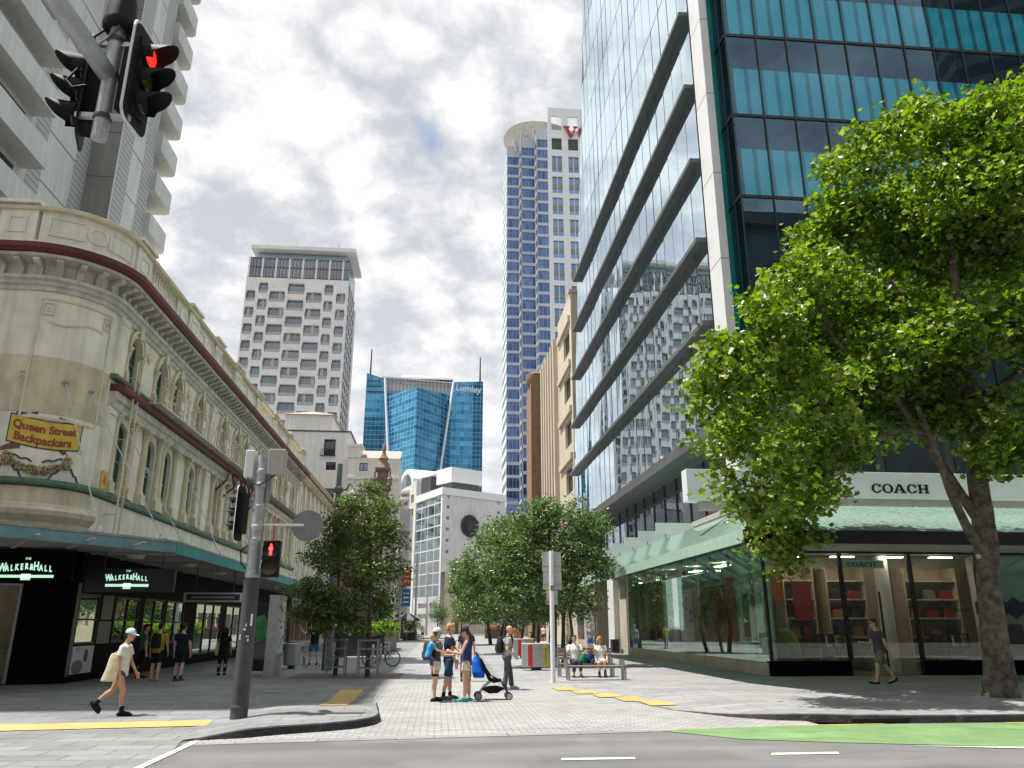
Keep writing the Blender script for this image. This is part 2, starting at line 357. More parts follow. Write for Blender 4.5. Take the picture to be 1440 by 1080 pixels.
def clear_glass(name, tint=(0.8, 0.93, 0.87), refl=0.1, rtint=(0.9, 0.97, 0.94), top=0.9, wob=0.0):
    m = bpy.data.materials.new(name); m.use_nodes = True; t = m.node_tree; L = t.links.new; t.nodes.clear()
    out = N(t, 'ShaderNodeOutputMaterial'); gl = N(t, 'ShaderNodeBsdfGlossy'); gl.inputs['Color'].default_value = (*rtint, 1); gl.inputs['Roughness'].default_value = 0.0
    tr = N(t, 'ShaderNodeBsdfTransparent'); tr.inputs['Color'].default_value = (*tint, 1)
    lw = N(t, 'ShaderNodeLayerWeight'); lw.inputs['Blend'].default_value = 0.3
    mr = N(t, 'ShaderNodeMapRange'); mr.inputs['To Min'].default_value = refl; mr.inputs['To Max'].default_value = top; L(lw.outputs['Fresnel'], mr.inputs['Value'])
    mx = N(t, 'ShaderNodeMixShader'); L(mr.outputs[0], mx.inputs[0]); L(tr.outputs[0], mx.inputs[1]); L(gl.outputs[0], mx.inputs[2]); L(mx.outputs[0], out.inputs[0])
    if wob:
        tc = N(t, 'ShaderNodeTexCoord'); n = N(t, 'ShaderNodeTexNoise'); n.inputs['Scale'].default_value = 0.6; L(tc.outputs['Object'], n.inputs['Vector'])
        bp = N(t, 'ShaderNodeBump'); bp.inputs['Strength'].default_value = wob; bp.inputs['Distance'].default_value = 0.1; L(n.outputs[0], bp.inputs['Height']); L(bp.outputs[0], gl.inputs['Normal'])
    MATS[name] = m; return m
def leaf_mat(name, cols, trans=0.35, rough=0.45):
    m = bpy.data.materials.new(name); m.use_nodes = True; t = m.node_tree; L = t.links.new; t.nodes.clear()
    out = N(t, 'ShaderNodeOutputMaterial'); g = N(t, 'ShaderNodeNewGeometry')
    r = ramp(t, [(i / (len(cols) - 1), c) for i, c in enumerate(cols)]); L(g.outputs['Random Per Island'], r.inputs[0])
    b = N(t, 'ShaderNodeBsdfPrincipled'); b.inputs['Roughness'].default_value = rough; b.inputs['Specular IOR Level'].default_value = 0.4; L(r.outputs[0], b.inputs['Base Color'])
    tr = N(t, 'ShaderNodeBsdfTranslucent')
    hs = N(t, 'ShaderNodeHueSaturation'); hs.inputs['Saturation'].default_value = 1.15; hs.inputs['Value'].default_value = 1.7; L(r.outputs[0], hs.inputs['Color']); L(hs.outputs[0], tr.inputs['Color'])
    mx = N(t, 'ShaderNodeMixShader'); mx.inputs[0].default_value = trans; L(b.outputs[0], mx.inputs[1]); L(tr.outputs[0], mx.inputs[2]); L(mx.outputs[0], out.inputs[0])
    MATS[name] = m; return m
M = MATS
mat('cream', (0.77, 0.74, 0.62), 0.7, var=0.10, vscale=0.9, bump=0.14, bscale=25, streak=0.15)
mat('cream_trim', (0.68, 0.61, 0.42), 0.65, var=0.10, vscale=2.0, streak=0.12)
mat('stone_trim', (0.60, 0.57, 0.50), 0.75, var=0.15, vscale=2.5, bump=0.2, bscale=30, streak=0.22)
mat('ochre_band', (0.60, 0.53, 0.37), 0.75, var=0.14, vscale=1.5, streak=0.18)
mat('maroon', (0.12, 0.018, 0.022), 0.5, var=0.15)
mat('green_paint', (0.10, 0.19, 0.13), 0.5, var=0.2)
mat('teal_fascia', (0.02, 0.27, 0.29), 0.45, var=0.2, vscale=1.5)
mat('teal_weathered', (0.14, 0.27, 0.30), 0.5, var=0.18, vscale=1.5)
mat('soffit', (0.40, 0.37, 0.33), 0.8, var=0.1)
mat('lead', (0.26, 0.28, 0.27), 0.7, var=0.3, vscale=3)
mat('granite_black', (0.006, 0.006, 0.007), 0.5, var=0.3, vscale=30, spec=0.03)
mat('granite_brown', (0.10, 0.085, 0.075), 0.3, var=0.3, vscale=25)
mat('black_metal', (0.015, 0.015, 0.017), 0.4, var=0.2)
mat('black_plastic', (0.014, 0.015, 0.017), 0.65, var=0.15, spec=0.2)
mat('dark_grey', (0.06, 0.062, 0.066), 0.5, var=0.2)
mat('mid_grey', (0.2, 0.205, 0.21), 0.5, var=0.12)
mat('steel', (0.44, 0.45, 0.46), 0.38, metal=0.7, var=0.1, vscale=6)
mat('galv', (0.42, 0.44, 0.45), 0.45, metal=0.45, var=0.14, vscale=8)
mat('white_paint', (0.72, 0.73, 0.74), 0.45, var=0.06, vscale=2)
mat('white_wall', (0.70, 0.69, 0.67), 0.7, var=0.06, vscale=0.3, streak=0.12)
mat('off_white', (0.62, 0.60, 0.55), 0.7, var=0.07, vscale=0.4, streak=0.14)
mat('beige', (0.56, 0.49, 0.375), 0.7, var=0.06, vscale=0.4, streak=0.14)
mat('tan_stone', (0.47, 0.41, 0.32), 0.7, var=0.12, vscale=1.2, streak=0.12)
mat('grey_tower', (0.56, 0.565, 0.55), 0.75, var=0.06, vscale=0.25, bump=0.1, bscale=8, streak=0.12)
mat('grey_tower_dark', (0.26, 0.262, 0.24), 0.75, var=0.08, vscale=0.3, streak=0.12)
mat('groove', (0.09, 0.095, 0.095), 0.8, var=0)
mat('void', (0.02, 0.022, 0.026), 0.5, var=0)
mat('fin_dark', (0.10, 0.102, 0.106), 0.45, metal=0.2, var=0.15, vscale=1.0)
mat('fin_stone', (0.27, 0.275, 0.28), 0.5, metal=0.2, var=0.1, vscale=1.2)
mat('white_panel', (0.66, 0.69, 0.69), 0.4, var=0.03, vscale=1.0)
mat('column_panel', (0.66, 0.655, 0.65), 0.45, var=0.04, vscale=0.7)
mat('wood', (0.25, 0.20, 0.16), 0.6, var=0.3, vscale=8)
mat('soil', (0.16, 0.13, 0.10), 0.9, var=0.3, vscale=12, bump=0.5, bscale=60)
mat('asphalt', (0.165, 0.162, 0.164), 0.8, var=0.12, vscale=0.35, bump=0.5, bscale=180, tyre=True)
mat('paint_white', (0.66, 0.68, 0.64), 0.6, var=0.18, vscale=9, wear=.60)
mat('paint_green', (0.16, 0.275, 0.11), 0.65, var=0.14, vscale=2.0, bump=0.3, bscale=150, tyre=True, wear=.66)
mat('paint_yellow', (0.62, 0.37, 0.03), 0.6, var=0.2, vscale=8, wear=.55)
mat('basalt', (0.022, 0.022, 0.024), 0.7, var=0.35, vscale=5, bump=0.9, bscale=30)
mat('red', (0.42, 0.02, 0.03), 0.5, var=0.1)
mat('blue', (0.02, 0.10, 0.42), 0.5, var=0.1)
mat('yellow', (0.62, 0.47, 0.03), 0.5, var=0.1)
mat('orange', (0.62, 0.13, 0.02), 0.5, var=0.1)
mat('brown_brick', (0.26, 0.155, 0.095), 0.8, var=0.15, vscale=1.5)
mat('curtain', (0.50, 0.53, 0.52), 0.8, var=0.12, vscale=5)
mat('window_dark', (0.03, 0.04, 0.05), 0.12, var=0.3, vscale=0.4, spec=0.8)
mirror_glass('glass_facade', (0.74, 0.86, 0.92), (0.05, 0.07, 0.08), wob=0.035, wscale=0.5, refl=0.85, rough=0.005)
mirror_glass('glass_blue', (0.28, 0.60, 0.85), (0.012, 0.06, 0.14), wob=0.02, refl=0.42)
mirror_glass('glass_navy', (0.30, 0.44, 0.70), (0.02, 0.045, 0.10), wob=0.02, refl=0.45)
mirror_glass('glass_window', (0.55, 0.62, 0.68), (0.03, 0.035, 0.04), wob=0.03, refl=0.28)
mirror_glass('glass_old', (0.40, 0.48, 0.46), (0.02, 0.025, 0.022), wob=0.12, wscale=1.2, refl=0.22)
mirror_glass('glass_sky', (0.70, 0.85, 0.95), (0.10, 0.14, 0.17), wob=0.05, refl=0.7)
clear_glass('glass_teal', (0.24, 0.86, 0.94), 0.15, (0.42, 0.66, 0.84), 0.95, wob=0.02)
clear_glass('glass_green_side', (0.02, 0.40, 0.36), 0.12, (0.2, 0.6, 0.6), 0.8)
clear_glass('glass_store', (0.86, 0.90, 0.87), 0.10, (0.85, 0.95, 0.9), 0.9)
clear_glass('glass_store_green', (0.80, 0.93, 0.86), 0.26, (0.80, 0.98, 0.90), 0.95)
clear_glass('glass_shop', (0.75, 0.85, 0.80), 0.25, (0.7, 0.82, 0.75), 0.9)
brick_mat('pavers', (0.36, 0.355, 0.35), (0.285, 0.283, 0.285), (0.16, 0.16, 0.16), 0.24, 0.16, 0.012, var=0.22)
brick_mat('slabs', (0.245, 0.248, 0.253), (0.175, 0.18, 0.186), (0.09, 0.092, 0.095), 0.9, 0.45, 0.012, var=0.28)
brick_mat('slabs_light', (0.30, 0.30, 0.30), (0.235, 0.237, 0.24), (0.12, 0.12, 0.122), 1.2, 0.5, 0.012, var=0.24)
brick_mat('tactile', (0.62, 0.44, 0.17), (0.56, 0.39, 0.14), (0.36, 0.25, 0.09), 0.3, 0.05, 0.008, var=0.2, bump=0.8)
# ================================================================ GROUND
def lerp_tab(tab, x):
    if x <= tab[0][0]: return tab[0][1]
    for (a, b), (c, d) in zip(tab, tab[1:]):
        if x <= c: return b + (d - b) * (x - a) / (c - a)
    return tab[-1][1]
def sst(x, a, b):
    t = min(1, max(0, (x - a) / (b - a))); return t * t * (3 - 2 * t)
def hL(x, y): return 0.13 * sst(x, -4.1, -2.9) * (1 - sst(y, 16.4, 20.5)) * sst(y, 12.9, 13.9)
def hR(x, y): return 0.12 * sst(x, 5.0, 7.0) * (1 - sst(y, 20, 25))
LEDGE = [(-20, -3.72), (13.45, -3.70), (13.7, -3.0), (14.09, -2.44), (14.4, -1.8), (14.73, -1.36), (15.2, -1.08), (15.74, -1.0), (17, -1.12), (19.2, -1.3), (24.7, -1.5), (34.7, -1.58), (140, -1.7)]
REDGE = [(3.9, 27), (4.4, 20), (4.97, 17.2), (5.7, 15.9), (6.4, 15.25), (7.7, 14.85), (9, 14.65), (11, 14.62), (80, 14.5)]
def st(o): return tag(o, kind='structure')
MB().quad((-3000, -3000, -0.35), (3000, -3000, -0.35), (3000, 4000, -0.35), (-3000, 4000, -0.35)).build('ground', M['mid_grey'])['kind'] = 'structure'
b = MB(); b.quad((-150, -25, 0), (150, -25, 0), (150, 14.6, 0), (-150, 14.6, 0)); st(b.build('road', M['asphalt']))
b = MB(); b.quad((-3.75, 13.0, 0.003), (6.9, 14.22, 0.003), (6.9, 26, 0.003), (-3.75, 26, 0.003))
b.f[-1] = b.f[-1]
st(b.build('plaza_paving', M['pavers']))
b = MB(); b.quad((-3, 26, 0.002), (6.9, 26, 0.002), (6.9, 300, 0.002), (-3, 300, 0.002)); st(b.build('street_paving', M['slabs_light']))
# granite edge strip between plaza and road
b = MB(); b.quad((-3.4, 13.0, 0.006), (6.6, 14.2, 0.006), (6.6, 14.42, 0.006), (-2.6, 13.5, 0.006)); st(b.build('channel_strip', M['slabs_light']))
# left pavement, ramping up to its kerb
ys = [-20, 0, 8, 11, 12.5, 13.3] + [13.45 + 0.15 * i for i in range(17)] + [16.2 + 0.5 * i for i in range(12)] + [24.7, 34.7, 60, 100, 200]
b = MB(); xs_f = [0, 0.3, 0.6, 1.0, 1.4, 1.9, 2.4, 3.0, 3.6, 6, 14, 40]
P = []; F = []
for y in ys:
    e = lerp_tab(LEDGE, y)
    of = 0.0 if y < 13.3 else 0.15
    for d in xs_f: P.append((e - of - d, y, 0.008 + hL(e - of - d, y)))
k = len(xs_f)
for i in range(len(ys) - 1):
    for j in range(k - 1): F.append((i * k + j, (i + 1) * k + j, (i + 1) * k + j + 1, i * k + j + 1))
b.add(P, F); st(b.build('left_pavement', M['slabs']))
xs = [3.9, 4.1, 4.4, 4.7, 4.97, 5.3, 5.7, 6.0, 6.4, 7, 7.7, 8.4, 9, 10, 11, 14, 20, 40, 90]
dys = [0, 0.5, 1, 2, 3, 4, 5, 6, 8, 10, 14, 18, 60, 130]
b = MB(); P = []; F = []
for x in xs:
    e = lerp_tab(REDGE, x)
    for d in dys: P.append((x, e + 0.15 + d, 0.008 + hR(x, e + 0.15 + d)))
k = len(dys)
for i in range(len(xs) - 1):
    for j in range(k - 1): F.append((i * k + j, (i + 1) * k + j, (i + 1) * k + j + 1, i * k + j + 1))
b.add(P, F); st(b.build('right_pavement', M['slabs_light']))
def resample(pts, step):
    out = []
    for p, q in zip(pts, pts[1:]):
        p = Vector(p); q = Vector(q); n = max(1, int((q - p).length / step))
        out += [p.lerp(q, i / n) for i in range(n)]
    return out + [Vector(pts[-1])]
mat('kerb_top', (.20, .202, .205), .75, var=.3, vscale=5, bump=.4, bscale=60)
def kerb(pts, hf, wid, side, name):
    pts = resample(pts, 0.12); b = MB(); R = []; acc = 0
    for i, p in enumerate(pts):
        q0 = pts[max(0, i - 1)]; q1 = pts[min(len(pts) - 1, i + 1)]; d = (q1 - q0).normalized(); n = Vector((-d.y, d.x)) * side
        if i: acc += (p - pts[i - 1]).length
        jt = 0.012 if (acc % 0.95) < 0.1 else 0.0
        inn = p + n * wid; j = 0.012 * noise.noise(Vector((p.x * 5, p.y * 5, 0)))
        o = p + n * (0.02 + jt) - n * j
        z = hf(inn.x, inn.y)
        R.append([(p.x - n.x * (j), p.y - n.y * j, -0.01), (o.x, o.y, z * 0.9 + 0.004), (o.x + n.x * .03, o.y + n.y * .03, z + 0.011 - jt * 0.6), (inn.x, inn.y, z + 0.011 - jt * .6)])
    P = [q for r in R for q in r]; F = []
    for i in range(len(R) - 1):
        for j in range(3): F.append((i * 4 + j, i * 4 + j + 1, (i + 1) * 4 + j + 1, (i + 1) * 4 + j))
    b.add(P, F); b.m = [1 if i % 3 == 2 else 0 for i in range(len(b.f))]; st(b.build(name, [M['basalt'], M['kerb_top']]))
kerb([(x, y) for y, x in LEDGE if y > 13.4 and y < 21], hL, 0.17, 1, 'left_kerb')
kerb([(x, y) for x, y in REDGE[1:-1]] + [(40, 14.55)], hR, 0.17, 1, 'right_kerb')
def flat(name, pts, z, m, hf=None):
    return st(MB().poly([(x, y, z + (hf(x, y) if hf else 0)) for x, y in pts]).build(name, m))
flat('cycle_lane', [(3.8, 13.99), (4.78, 12.87), (5.9, 12.43), (8.55, 11.66), (40, 11.3), (40, 14.46), (10.8, 14.5), (6.2, 14.42), (5.0, 14.24)], 0.008, M['paint_green'])
flat('lane_marking', [(1.68, 11.14), (2.68, 11.14), (2.7, 11.28), (1.70, 11.28)], 0.008, M['paint_white'])
flat('lane_marking', [(4.62, 11.31), (5.6, 11.31), (5.66, 11.46), (4.69, 11.46)], 0.008, M['paint_white'])
flat('lane_marking', [(7.0, 11.93), (8.55, 11.50), (40, 11.1), (40, 11.28), (8.55, 11.64)], 0.012, M['paint_white'])
flat('lane_marking', [(-3.74, 9.0), (-3.62, 9.0), (-3.58, 13.4), (-3.68, 13.4)], 0.012, M['paint_white'])
flat('lane_marking', [(6.1, 14.40), (8.1, 14.47), (8.1, 14.53), (6.1, 14.46)], 0.012, M['paint_yellow'])
flat('lane_marking', [(10.4, 14.42), (13.5, 14.42), (13.5, 14.50), (10.4, 14.50)], 0.012, M['paint_yellow'])
flat('tactile_paving', [(-14, 14.0), (-4.0, 15.27), (-4.15, 16.2), (-14, 14.95)], 0.018, M['tactile'], hL)
b = MB()
for i in range(8):
    y0, y1 = 17.75 + i * .71, 17.75 + (i + 1) * .71
    sh = -0.12 - 0.018 * 0
    xs_ = [(-2.43 - (y - 17.75) * .03, -1.84 - (y - 17.75) * .025) for y in (y0, y1)]
    b.quad((xs_[0][0], y0, .018 + hL(xs_[0][0], y0)), (xs_[0][1], y0, .018 + hL(xs_[0][1], y0)), (xs_[1][1], y1, .018 + hL(xs_[1][1], y1)), (xs_[1][0], y1, .018 + hL(xs_[1][0], y1)))
st(b.build('tactile_paving', M['tactile']))
b = MB()
for i in range(5):
    x0 = 3.30 + 0.36 * i; y1 = 23.6 - 1.08 * i
    b.quad((x0, y1 - 1.2, .022 + hR(x0, y1 - 1.2)), (x0 + .62, y1 - 1.2, .022 + hR(x0 + .62, y1 - 1.2)), (x0 + .62, y1, .022 + hR(x0 + .62, y1)), (x0, y1, .022 + hR(x0, y1)))
st(b.build('tactile_paving', M['tactile']))
flat('drain_channel', [(1.85, 23), (2.05, 23), (4.2, 110), (4.0, 110)], 0.009, M['slabs'])
flat('tree_pit', [(-5.0, 27.9), (-1.2, 28.3), (-1.2, 31.4), (-5.0, 31.2)], 0.013, M['soil'], hL)
flat('tree_pit', [(4.2, 34.3), (6.4, 34.3), (6.4, 37.6), (4.2, 37.6)], 0.017, M['soil'])
flat('service_cover', [(9.5, 22.4), (9.9, 22.4), (9.9, 22.8), (9.5, 22.8)], 0.05, M['soil'])
flat('service_cover', [(-4.6, 22.6), (-3.9, 22.6), (-3.9, 23.2), (-4.6, 23.2)], 0.016, M['mid_grey'])

flat('lane_marking', [(1.70, 11.285), (2.7, 11.285), (2.71, 11.34), (1.72, 11.34)], 0.0075, M['paint_green']); flat('lane_marking', [(4.69, 11.465), (5.66, 11.465), (5.68, 11.52), (4.70, 11.52)], 0.0075, M['paint_green'])
MB().box(7.6, 8.8, 14.70, 14.79, .012, .085).build('kerb_inlet', M['void'])['kind'] = 'structure'
MB().quad((-.6, 14.30, .011), (2.6, 14.45, .011), (2.6, 14.47, .011), (-.6, 14.32, .011)).build('gutter_seam', M['soil'])['kind'] = 'structure'
# ================================================================ CREAM HERITAGE CORNER BUILDING
HB = thing('heritage_building', 'cream Victorian corner building with rounded corner, maroon cornice and arched windows', 'building', (-16, 32, 0))
AC = (-13.6, 26.8); AR = 2.0; HX = -11.6
def hb_path(y_end=64.0, q=True, street=True, y0=26.8):
    p = []; n = []
    if q: p += [(-30, 24.8)]; n += [(0, -1)]
    for i in range(17):
        a = -pi / 2 + i * pi / 32; p.append((AC[0] + AR * cos(a), AC[1] + AR * sin(a))); n.append((cos(a), sin(a)))
    if street: p.append((HX, y_end)); n.append((1, 0))
    return p, n
BAY = [28.6, 31.5, 33.5, 36.8, 41.0, 43.9, 45.9, 49.2, 53.4, 56.3, 58.3, 61.6]
def arch(cx, w, z0, z1, n=12, seg=1.0):
    h = w / 2; r = h * seg; pts = [(cx - h, z0), (cx + h, z0)]
    for i in range(n + 1):
        a = pi * i / n; pts.append((cx + h * cos(a), z1 - r + r * sin(a)))
    return pts
b = MB()
P_, N_ = hb_path(street=False)
b.sweep(P_, N_, [(0, 4.2), (0, 13.4)])
Z0 = 4.2
hs = [arch(y - 26.8, 1.1, 6.1 - Z0, 8.75 - Z0, seg=0.75) for y in BAY] + [arch(y - 26.8, 1.05, 10.15 - Z0, 12.0 - Z0) for y in BAY]
b.holes((HX, 26.8, Z0), (0, 1, 0), (0, 0, 1), (1, 0, 0), 64 - 26.8, 13.4 - Z0, hs, 0.26)
b.quad((HX, 64, 4.2), (-30, 64, 4.2), (-30, 64, 15.2), (HX, 64, 15.2)); b.quad((-30, 24.8, 13.6), (HX, 24.8, 13.6), (HX, 64, 13.6), (-30, 64, 13.6))
b.build('wall', M['cream'], HB)
# mouldings
def band(name, prof, m, **k):
    p, n = hb_path(**k); return MB().sweep(p, n, prof).build(name, m, HB)
band('base_moulding', [(0, 4.2), (.14, 4.2), (.14, 4.75), (.3, 4.95), (.32, 5.1), (.2, 5.2), (.12, 5.32), (.10, 5.8), (0, 5.82)], M['ochre_band'], street=False)
MB().sweep([(HX, 26.8), (HX, 64)], [(1, 0), (1, 0)], [(0, 4.2), (.10, 4.2), (.10, 5.8), (0, 5.85)]).build('base_course', M['cream'], HB)
band('sill_course', [(0, 5.84), (.2, 5.86), (.24, 5.93), (.24, 6.05), (0, 6.07)], M['green_paint'])
band('paint_band', [(.004, 8.15), (.012, 8.16), (.012, 10.02), (.004, 10.03)], M['ochre_band'], street=False)
band('string_course', [(0, 12.25), (.08, 12.27), (.10, 12.40), (.18, 12.44), (.2, 12.55), (.3, 12.6), (.32, 12.70), (0, 12.72)], M['stone_trim'])
band('cornice', [(0, 13.22), (.62, 13.25), (.66, 13.34), (0, 13.36)], M['stone_trim'])
band('cornice_fascia', [(.4, 13.355), (.74, 13.36), (.86, 13.46), (.88, 13.62), (.4, 13.66)], M['maroon'])
band('parapet_base', [(0, 13.64), (.5, 13.665), (.42, 13.9), (.3, 13.92), (0, 13.93)], M['cream'])
band('parapet_cap', [(0.02, 15.02), (.42, 15.04), (.46, 15.14), (.38, 15.2), (.02, 15.22)], M['cream_trim'])
SX = [(HX, 26.95), (HX, 50.5)]
MB().sweep([(HX, 27.0), (HX, 64)], [(1, 0), (1, 0)], [(0, 8.95), (.2, 8.97), (.22, 9.2), (.30, 9.24), (.30, 9.5), (0, 9.52)]).build('entablature', M['stone_trim'], HB)
MB().sweep([(HX, 27.0), (HX, 64)], [(1, 0), (1, 0)], [(0, 9.50), (.46, 9.53), (.52, 9.6), (.52, 9.74), (.3, 9.78), (0, 9.79)]).build('entablature_fascia', M['maroon'], HB)
MB().sweep([(HX, 26.85), (HX, 64)], [(1, 0), (1, 0)], [(0, 9.94), (.22, 9.96), (.26, 10.02), (.26, 10.1), (0, 10.12)]).build('sill_course', M['green_paint'], HB)
# parapet: solid panels, piers, balusters
pan = MB(); P2, N2 = hb_path(street=False, q=False)
pan.sweep(P2, N2, [(0, 13.92), (.26, 13.92), (.26, 15.03), (0, 15.03)])
segs = [(26.8, 28.2, 'p'), (28.2, 31.6, 'b'), (31.6, 33.0, 's'), (33.0, 34.4, 'p'), (34.4, 37.2, 's'), (37.2, 38.4, 'p'), (38.4, 41.2, 'b'), (41.2, 42.6, 'p'), (42.6, 46.5, 's'), (46.5, 47.6, 'p'),
        (47.6, 51.5, 'b'), (51.5, 52.7, 'p'), (52.7, 57, 's'), (57, 58.2, 'p'), (58.2, 62.4, 'b'), (62.4, 64, 'p')]
pier = MB(); bal = MB()
def baluster(mb, x, y):
    mb.lathe([(.07, 13.93), (.07, 14.05), (.045, 14.1), (.10, 14.3), (.105, 14.42), (.05, 14.72), (.045, 14.82), (.075, 14.87), (.075, 15.0)], (x, y, 0), 8)
for y0, y1, kd in segs:
    if kd == 's':
        pan.box(HX - .1, HX + .25, y0, y1, 13.92, 15.03)
        for a, c in ((14.15, 14.22), (14.76, 14.83)): pan.box(HX + .25, HX + .285, y0 + .2, y1 - .2, a, c)
        for a in (y0 + .2, y1 - .27): pan.box(HX + .25, HX + .285, a, a + .07, 14.22, 14.76)
        pan.lathe([(.30, 0), (.36, .03), (.30, .05), (.22, .02)], (HX + .25, (y0 + y1) / 2, 14.49), 16, (1, 0, 0))
    elif kd == 'p':
        pier.box(HX - .15, HX + .34, y0, y1, 13.90, 15.24); pier.box(HX - .2, HX + .5, y0 - .06, y1 + .06, 15.24, 15.36); pier.box(HX - .15, HX + .44, y0 + .02, y1 - .02, 15.36, 15.43)
        w = y1 - y0
        for a, c in ((14.2, 14.26), (14.74, 14.8)): pier.box(HX + .34, HX + .375, y0 + .2 * w, y1 - .2 * w, a, c)
        for a in (y0 + .2 * w, y1 - .2 * w - .06): pier.box(HX + .34, HX + .375, a, a + .06, 14.26, 14.74)
    else:
        n = int((y1 - y0) / .3)
        for i in range(n): baluster(bal, HX + .12, y0 + (i + .5) * (y1 - y0) / n)
for i in range(5): baluster(bal, -16.6 + i * .33, 24.68)
pier.box(-14.9, -13.7, 24.46, 25.0, 13.90, 15.24); pier.box(-14.96, -13.64, 24.3, 25.0, 15.24, 15.36)
for a, c in ((14.2, 14.26), (14.74, 14.8)): pier.box(-14.6, -14.0, 24.43, 24.46, a, c)
for a in (-14.6, -14.06): pier.box(a, a + .06, 24.43, 24.46, 14.26, 14.74)
# raised frames round the curved parapet: two panels and a roundel
def arc_pt(s, z, off):
    a = -pi / 2 + s / AR; return (AC[0] + (AR + off) * cos(a), AC[1] + (AR + off) * sin(a), z)
def arc_strip(mb, sz, wid, off, th=.03, closed=True):
    """ribbon of width wid along a (s,z) line lying on the curved corner"""
    k = len(sz); n = k if closed else k - 1; P = []
    for i, (s_, z_) in enumerate(sz):
        a = sz[(i - 1) % k] if (closed or i) else sz[i]; c = sz[(i + 1) % k] if (closed or i < k - 1) else sz[i]
        t = Vector((c[0] - a[0], c[1] - a[1])); t = t.normalized() if t.length else Vector((1, 0)); q = Vector((-t.y, t.x)) * wid / 2
        for sg in (-1, 1):
            for o in (off, off + th): P.append(arc_pt(s_ + sg * q.x, z_ + sg * q.y, o))
    F = []
    for i in range(n):
        a = i * 4; c = ((i + 1) % k) * 4
        F += [(a + 1, c + 1, c + 3, a + 3), (a, c, c + 1, a + 1), (a + 2, a + 3, c + 3, c + 2)]
    mb.add(P, F)
def rectline(s0, s1, z0, z1, n=6):
    return [(s0 + (s1 - s0) * i / n, z0) for i in range(n)] + [(s1, z0), (s1, z1)] + [(s1 - (s1 - s0) * i / n, z1) for i in range(1, n)] + [(s0, z1)]
for s0, s1 in ((.25, 1.2), (1.95, 2.9)): arc_strip(pan, rectline(s0, s1, 14.18, 14.8), .07, .26)
arc_strip(pan, [(1.57 + .27 * cos(2 * pi * i / 20), 14.48 + .27 * sin(2 * pi * i / 20)) for i in range(20)], .07, .26)
pan.split('parapet_panel', M['cream'], HB); pier.split('parapet_pier', M['cream'], HB); bal.split('baluster', M['cream'], HB)
# S-shaped brackets under the cornice
br = MB(); prof = [(0, 12.72), (.16, 12.74), (.2, 12.84), (.14, 12.94), (.2, 13.02), (.42, 13.08), (.55, 13.14), (.56, 13.225), (0, 13.225)]
def bracket(x, y, nx, ny): br.extr(prof, (x - ny * .1 if 0 else x - (-ny) * .1, y - nx * .1, 0), (nx, ny, 0), (0, 0, 1), (-ny, nx, 0), .2)
y = 27.1
while y < 63.9: bracket(HX, y, 1, 0); y += .58
for i in range(6):
    a = -pi / 2 + (i + .3) * pi / 2 / 5.6; bracket(AC[0] + AR * cos(a), AC[1] + AR * sin(a), cos(a), sin(a))
for i in range(6): bracket(-14.0 - i * .6, 24.8, 0, -1)
br.split('cornice_bracket', M['stone_trim'], HB)
# windows, columns, arches, medallions (one of each, then copies)
def win_obj(first):
    w, z0, z1, sg = (1.1, 6.1, 8.75, .75) if first else (1.05, 10.15, 12.0, 1.0)
    x = HX - .20; out = arch(0, w, z0, z1, seg=sg); inn = arch(0, w - .16, z0 + .08, z1 - .08, seg=sg)
    f = MB(); f.holes((x, 0, 0), (0, 1, 0), (0, 0, 1), (1, 0, 0), 0, 0, [], .05) if 0 else None
    k = len(out); A = [(x + .05, a, c) for a, c in out] + [(x + .05, a, c) for a, c in inn] + [(x, a, c) for a, c in inn]
    f.add(A, [(i, (i + 1) % k, k + (i + 1) % k, k + i) for i in range(k)] + [(k + i, k + (i + 1) % k, 2 * k + (i + 1) % k, 2 * k + i) for i in range(k)])
    zm = z0 + (z1 - z0) * .48; f.box(x, x + .055, -w / 2 + .06, w / 2 - .06, zm - .04, zm + .04); f.box(x, x + .04, -.02, .02, zm, z1 - .1)
    o = f.build('window', M['green_paint'], HB)
    p = MB().poly([(x + .01, a, c) for a, c in arch(0, w - .1, z0 + .05, z1 - .05, seg=sg)]).build('pane', M['glass_old'], o)
    c_ = MB()
    for sgn in (-1, 1): c_.add([(x - .12, sgn * (.12 + .36 * t), z) for z in (z0, z1 - .15) for t in (0, .33, .66, 1)], [(i, i + 1, i + 5, i + 4) for i in range(3)])
    return o
for first in (True, False):
    o = win_obj(first)
    for i, y in enumerate(BAY):
        w = o if i == 0 else copy_tree(o, HB)
        w.location = w.location + Vector((0, y, 0)) if i == 0 else Vector((o.location.x, o.location.y - BAY[0] + y, o.location.z))
def column(z0, z1, r):
    c = MB(); h = z1 - z0
    c.box(HX, HX + 2.0 * r, -1.5 * r, 1.5 * r, z0, z0 + .14); c.box(HX, HX + 1.85 * r, -1.35 * r, 1.35 * r, z0 + .14, z0 + .4)
    c.lathe([(1.3 * r, z0 + .4), (1.35 * r, z0 + .46), (1.05 * r, z0 + .52), (r, z0 + .6), (.84 * r, z1 - .5), (.95 * r, z1 - .47), (.9 * r, z1 - .42), (1.25 * r, z1 - .25), (1.15 * r, z1 - .22), (1.6 * r, z1 - .08), (1.5 * r, z1 - .06)], (HX + .45 * r, 0, 0), 12)
    for k in range(8):
        a = k * pi / 4
        for zz, rr in ((z1 - .28, 1.2 * r), (z1 - .14, 1.5 * r)): c.ball((HX + .45 * r + rr * cos(a), rr * sin(a), zz), .035, .035, .06, 5)
    c.box(HX, HX + 2.1 * r, -1.7 * r, 1.7 * r, z1 - .07, z1)
    return c.build('column', M['cream_trim'], HB)
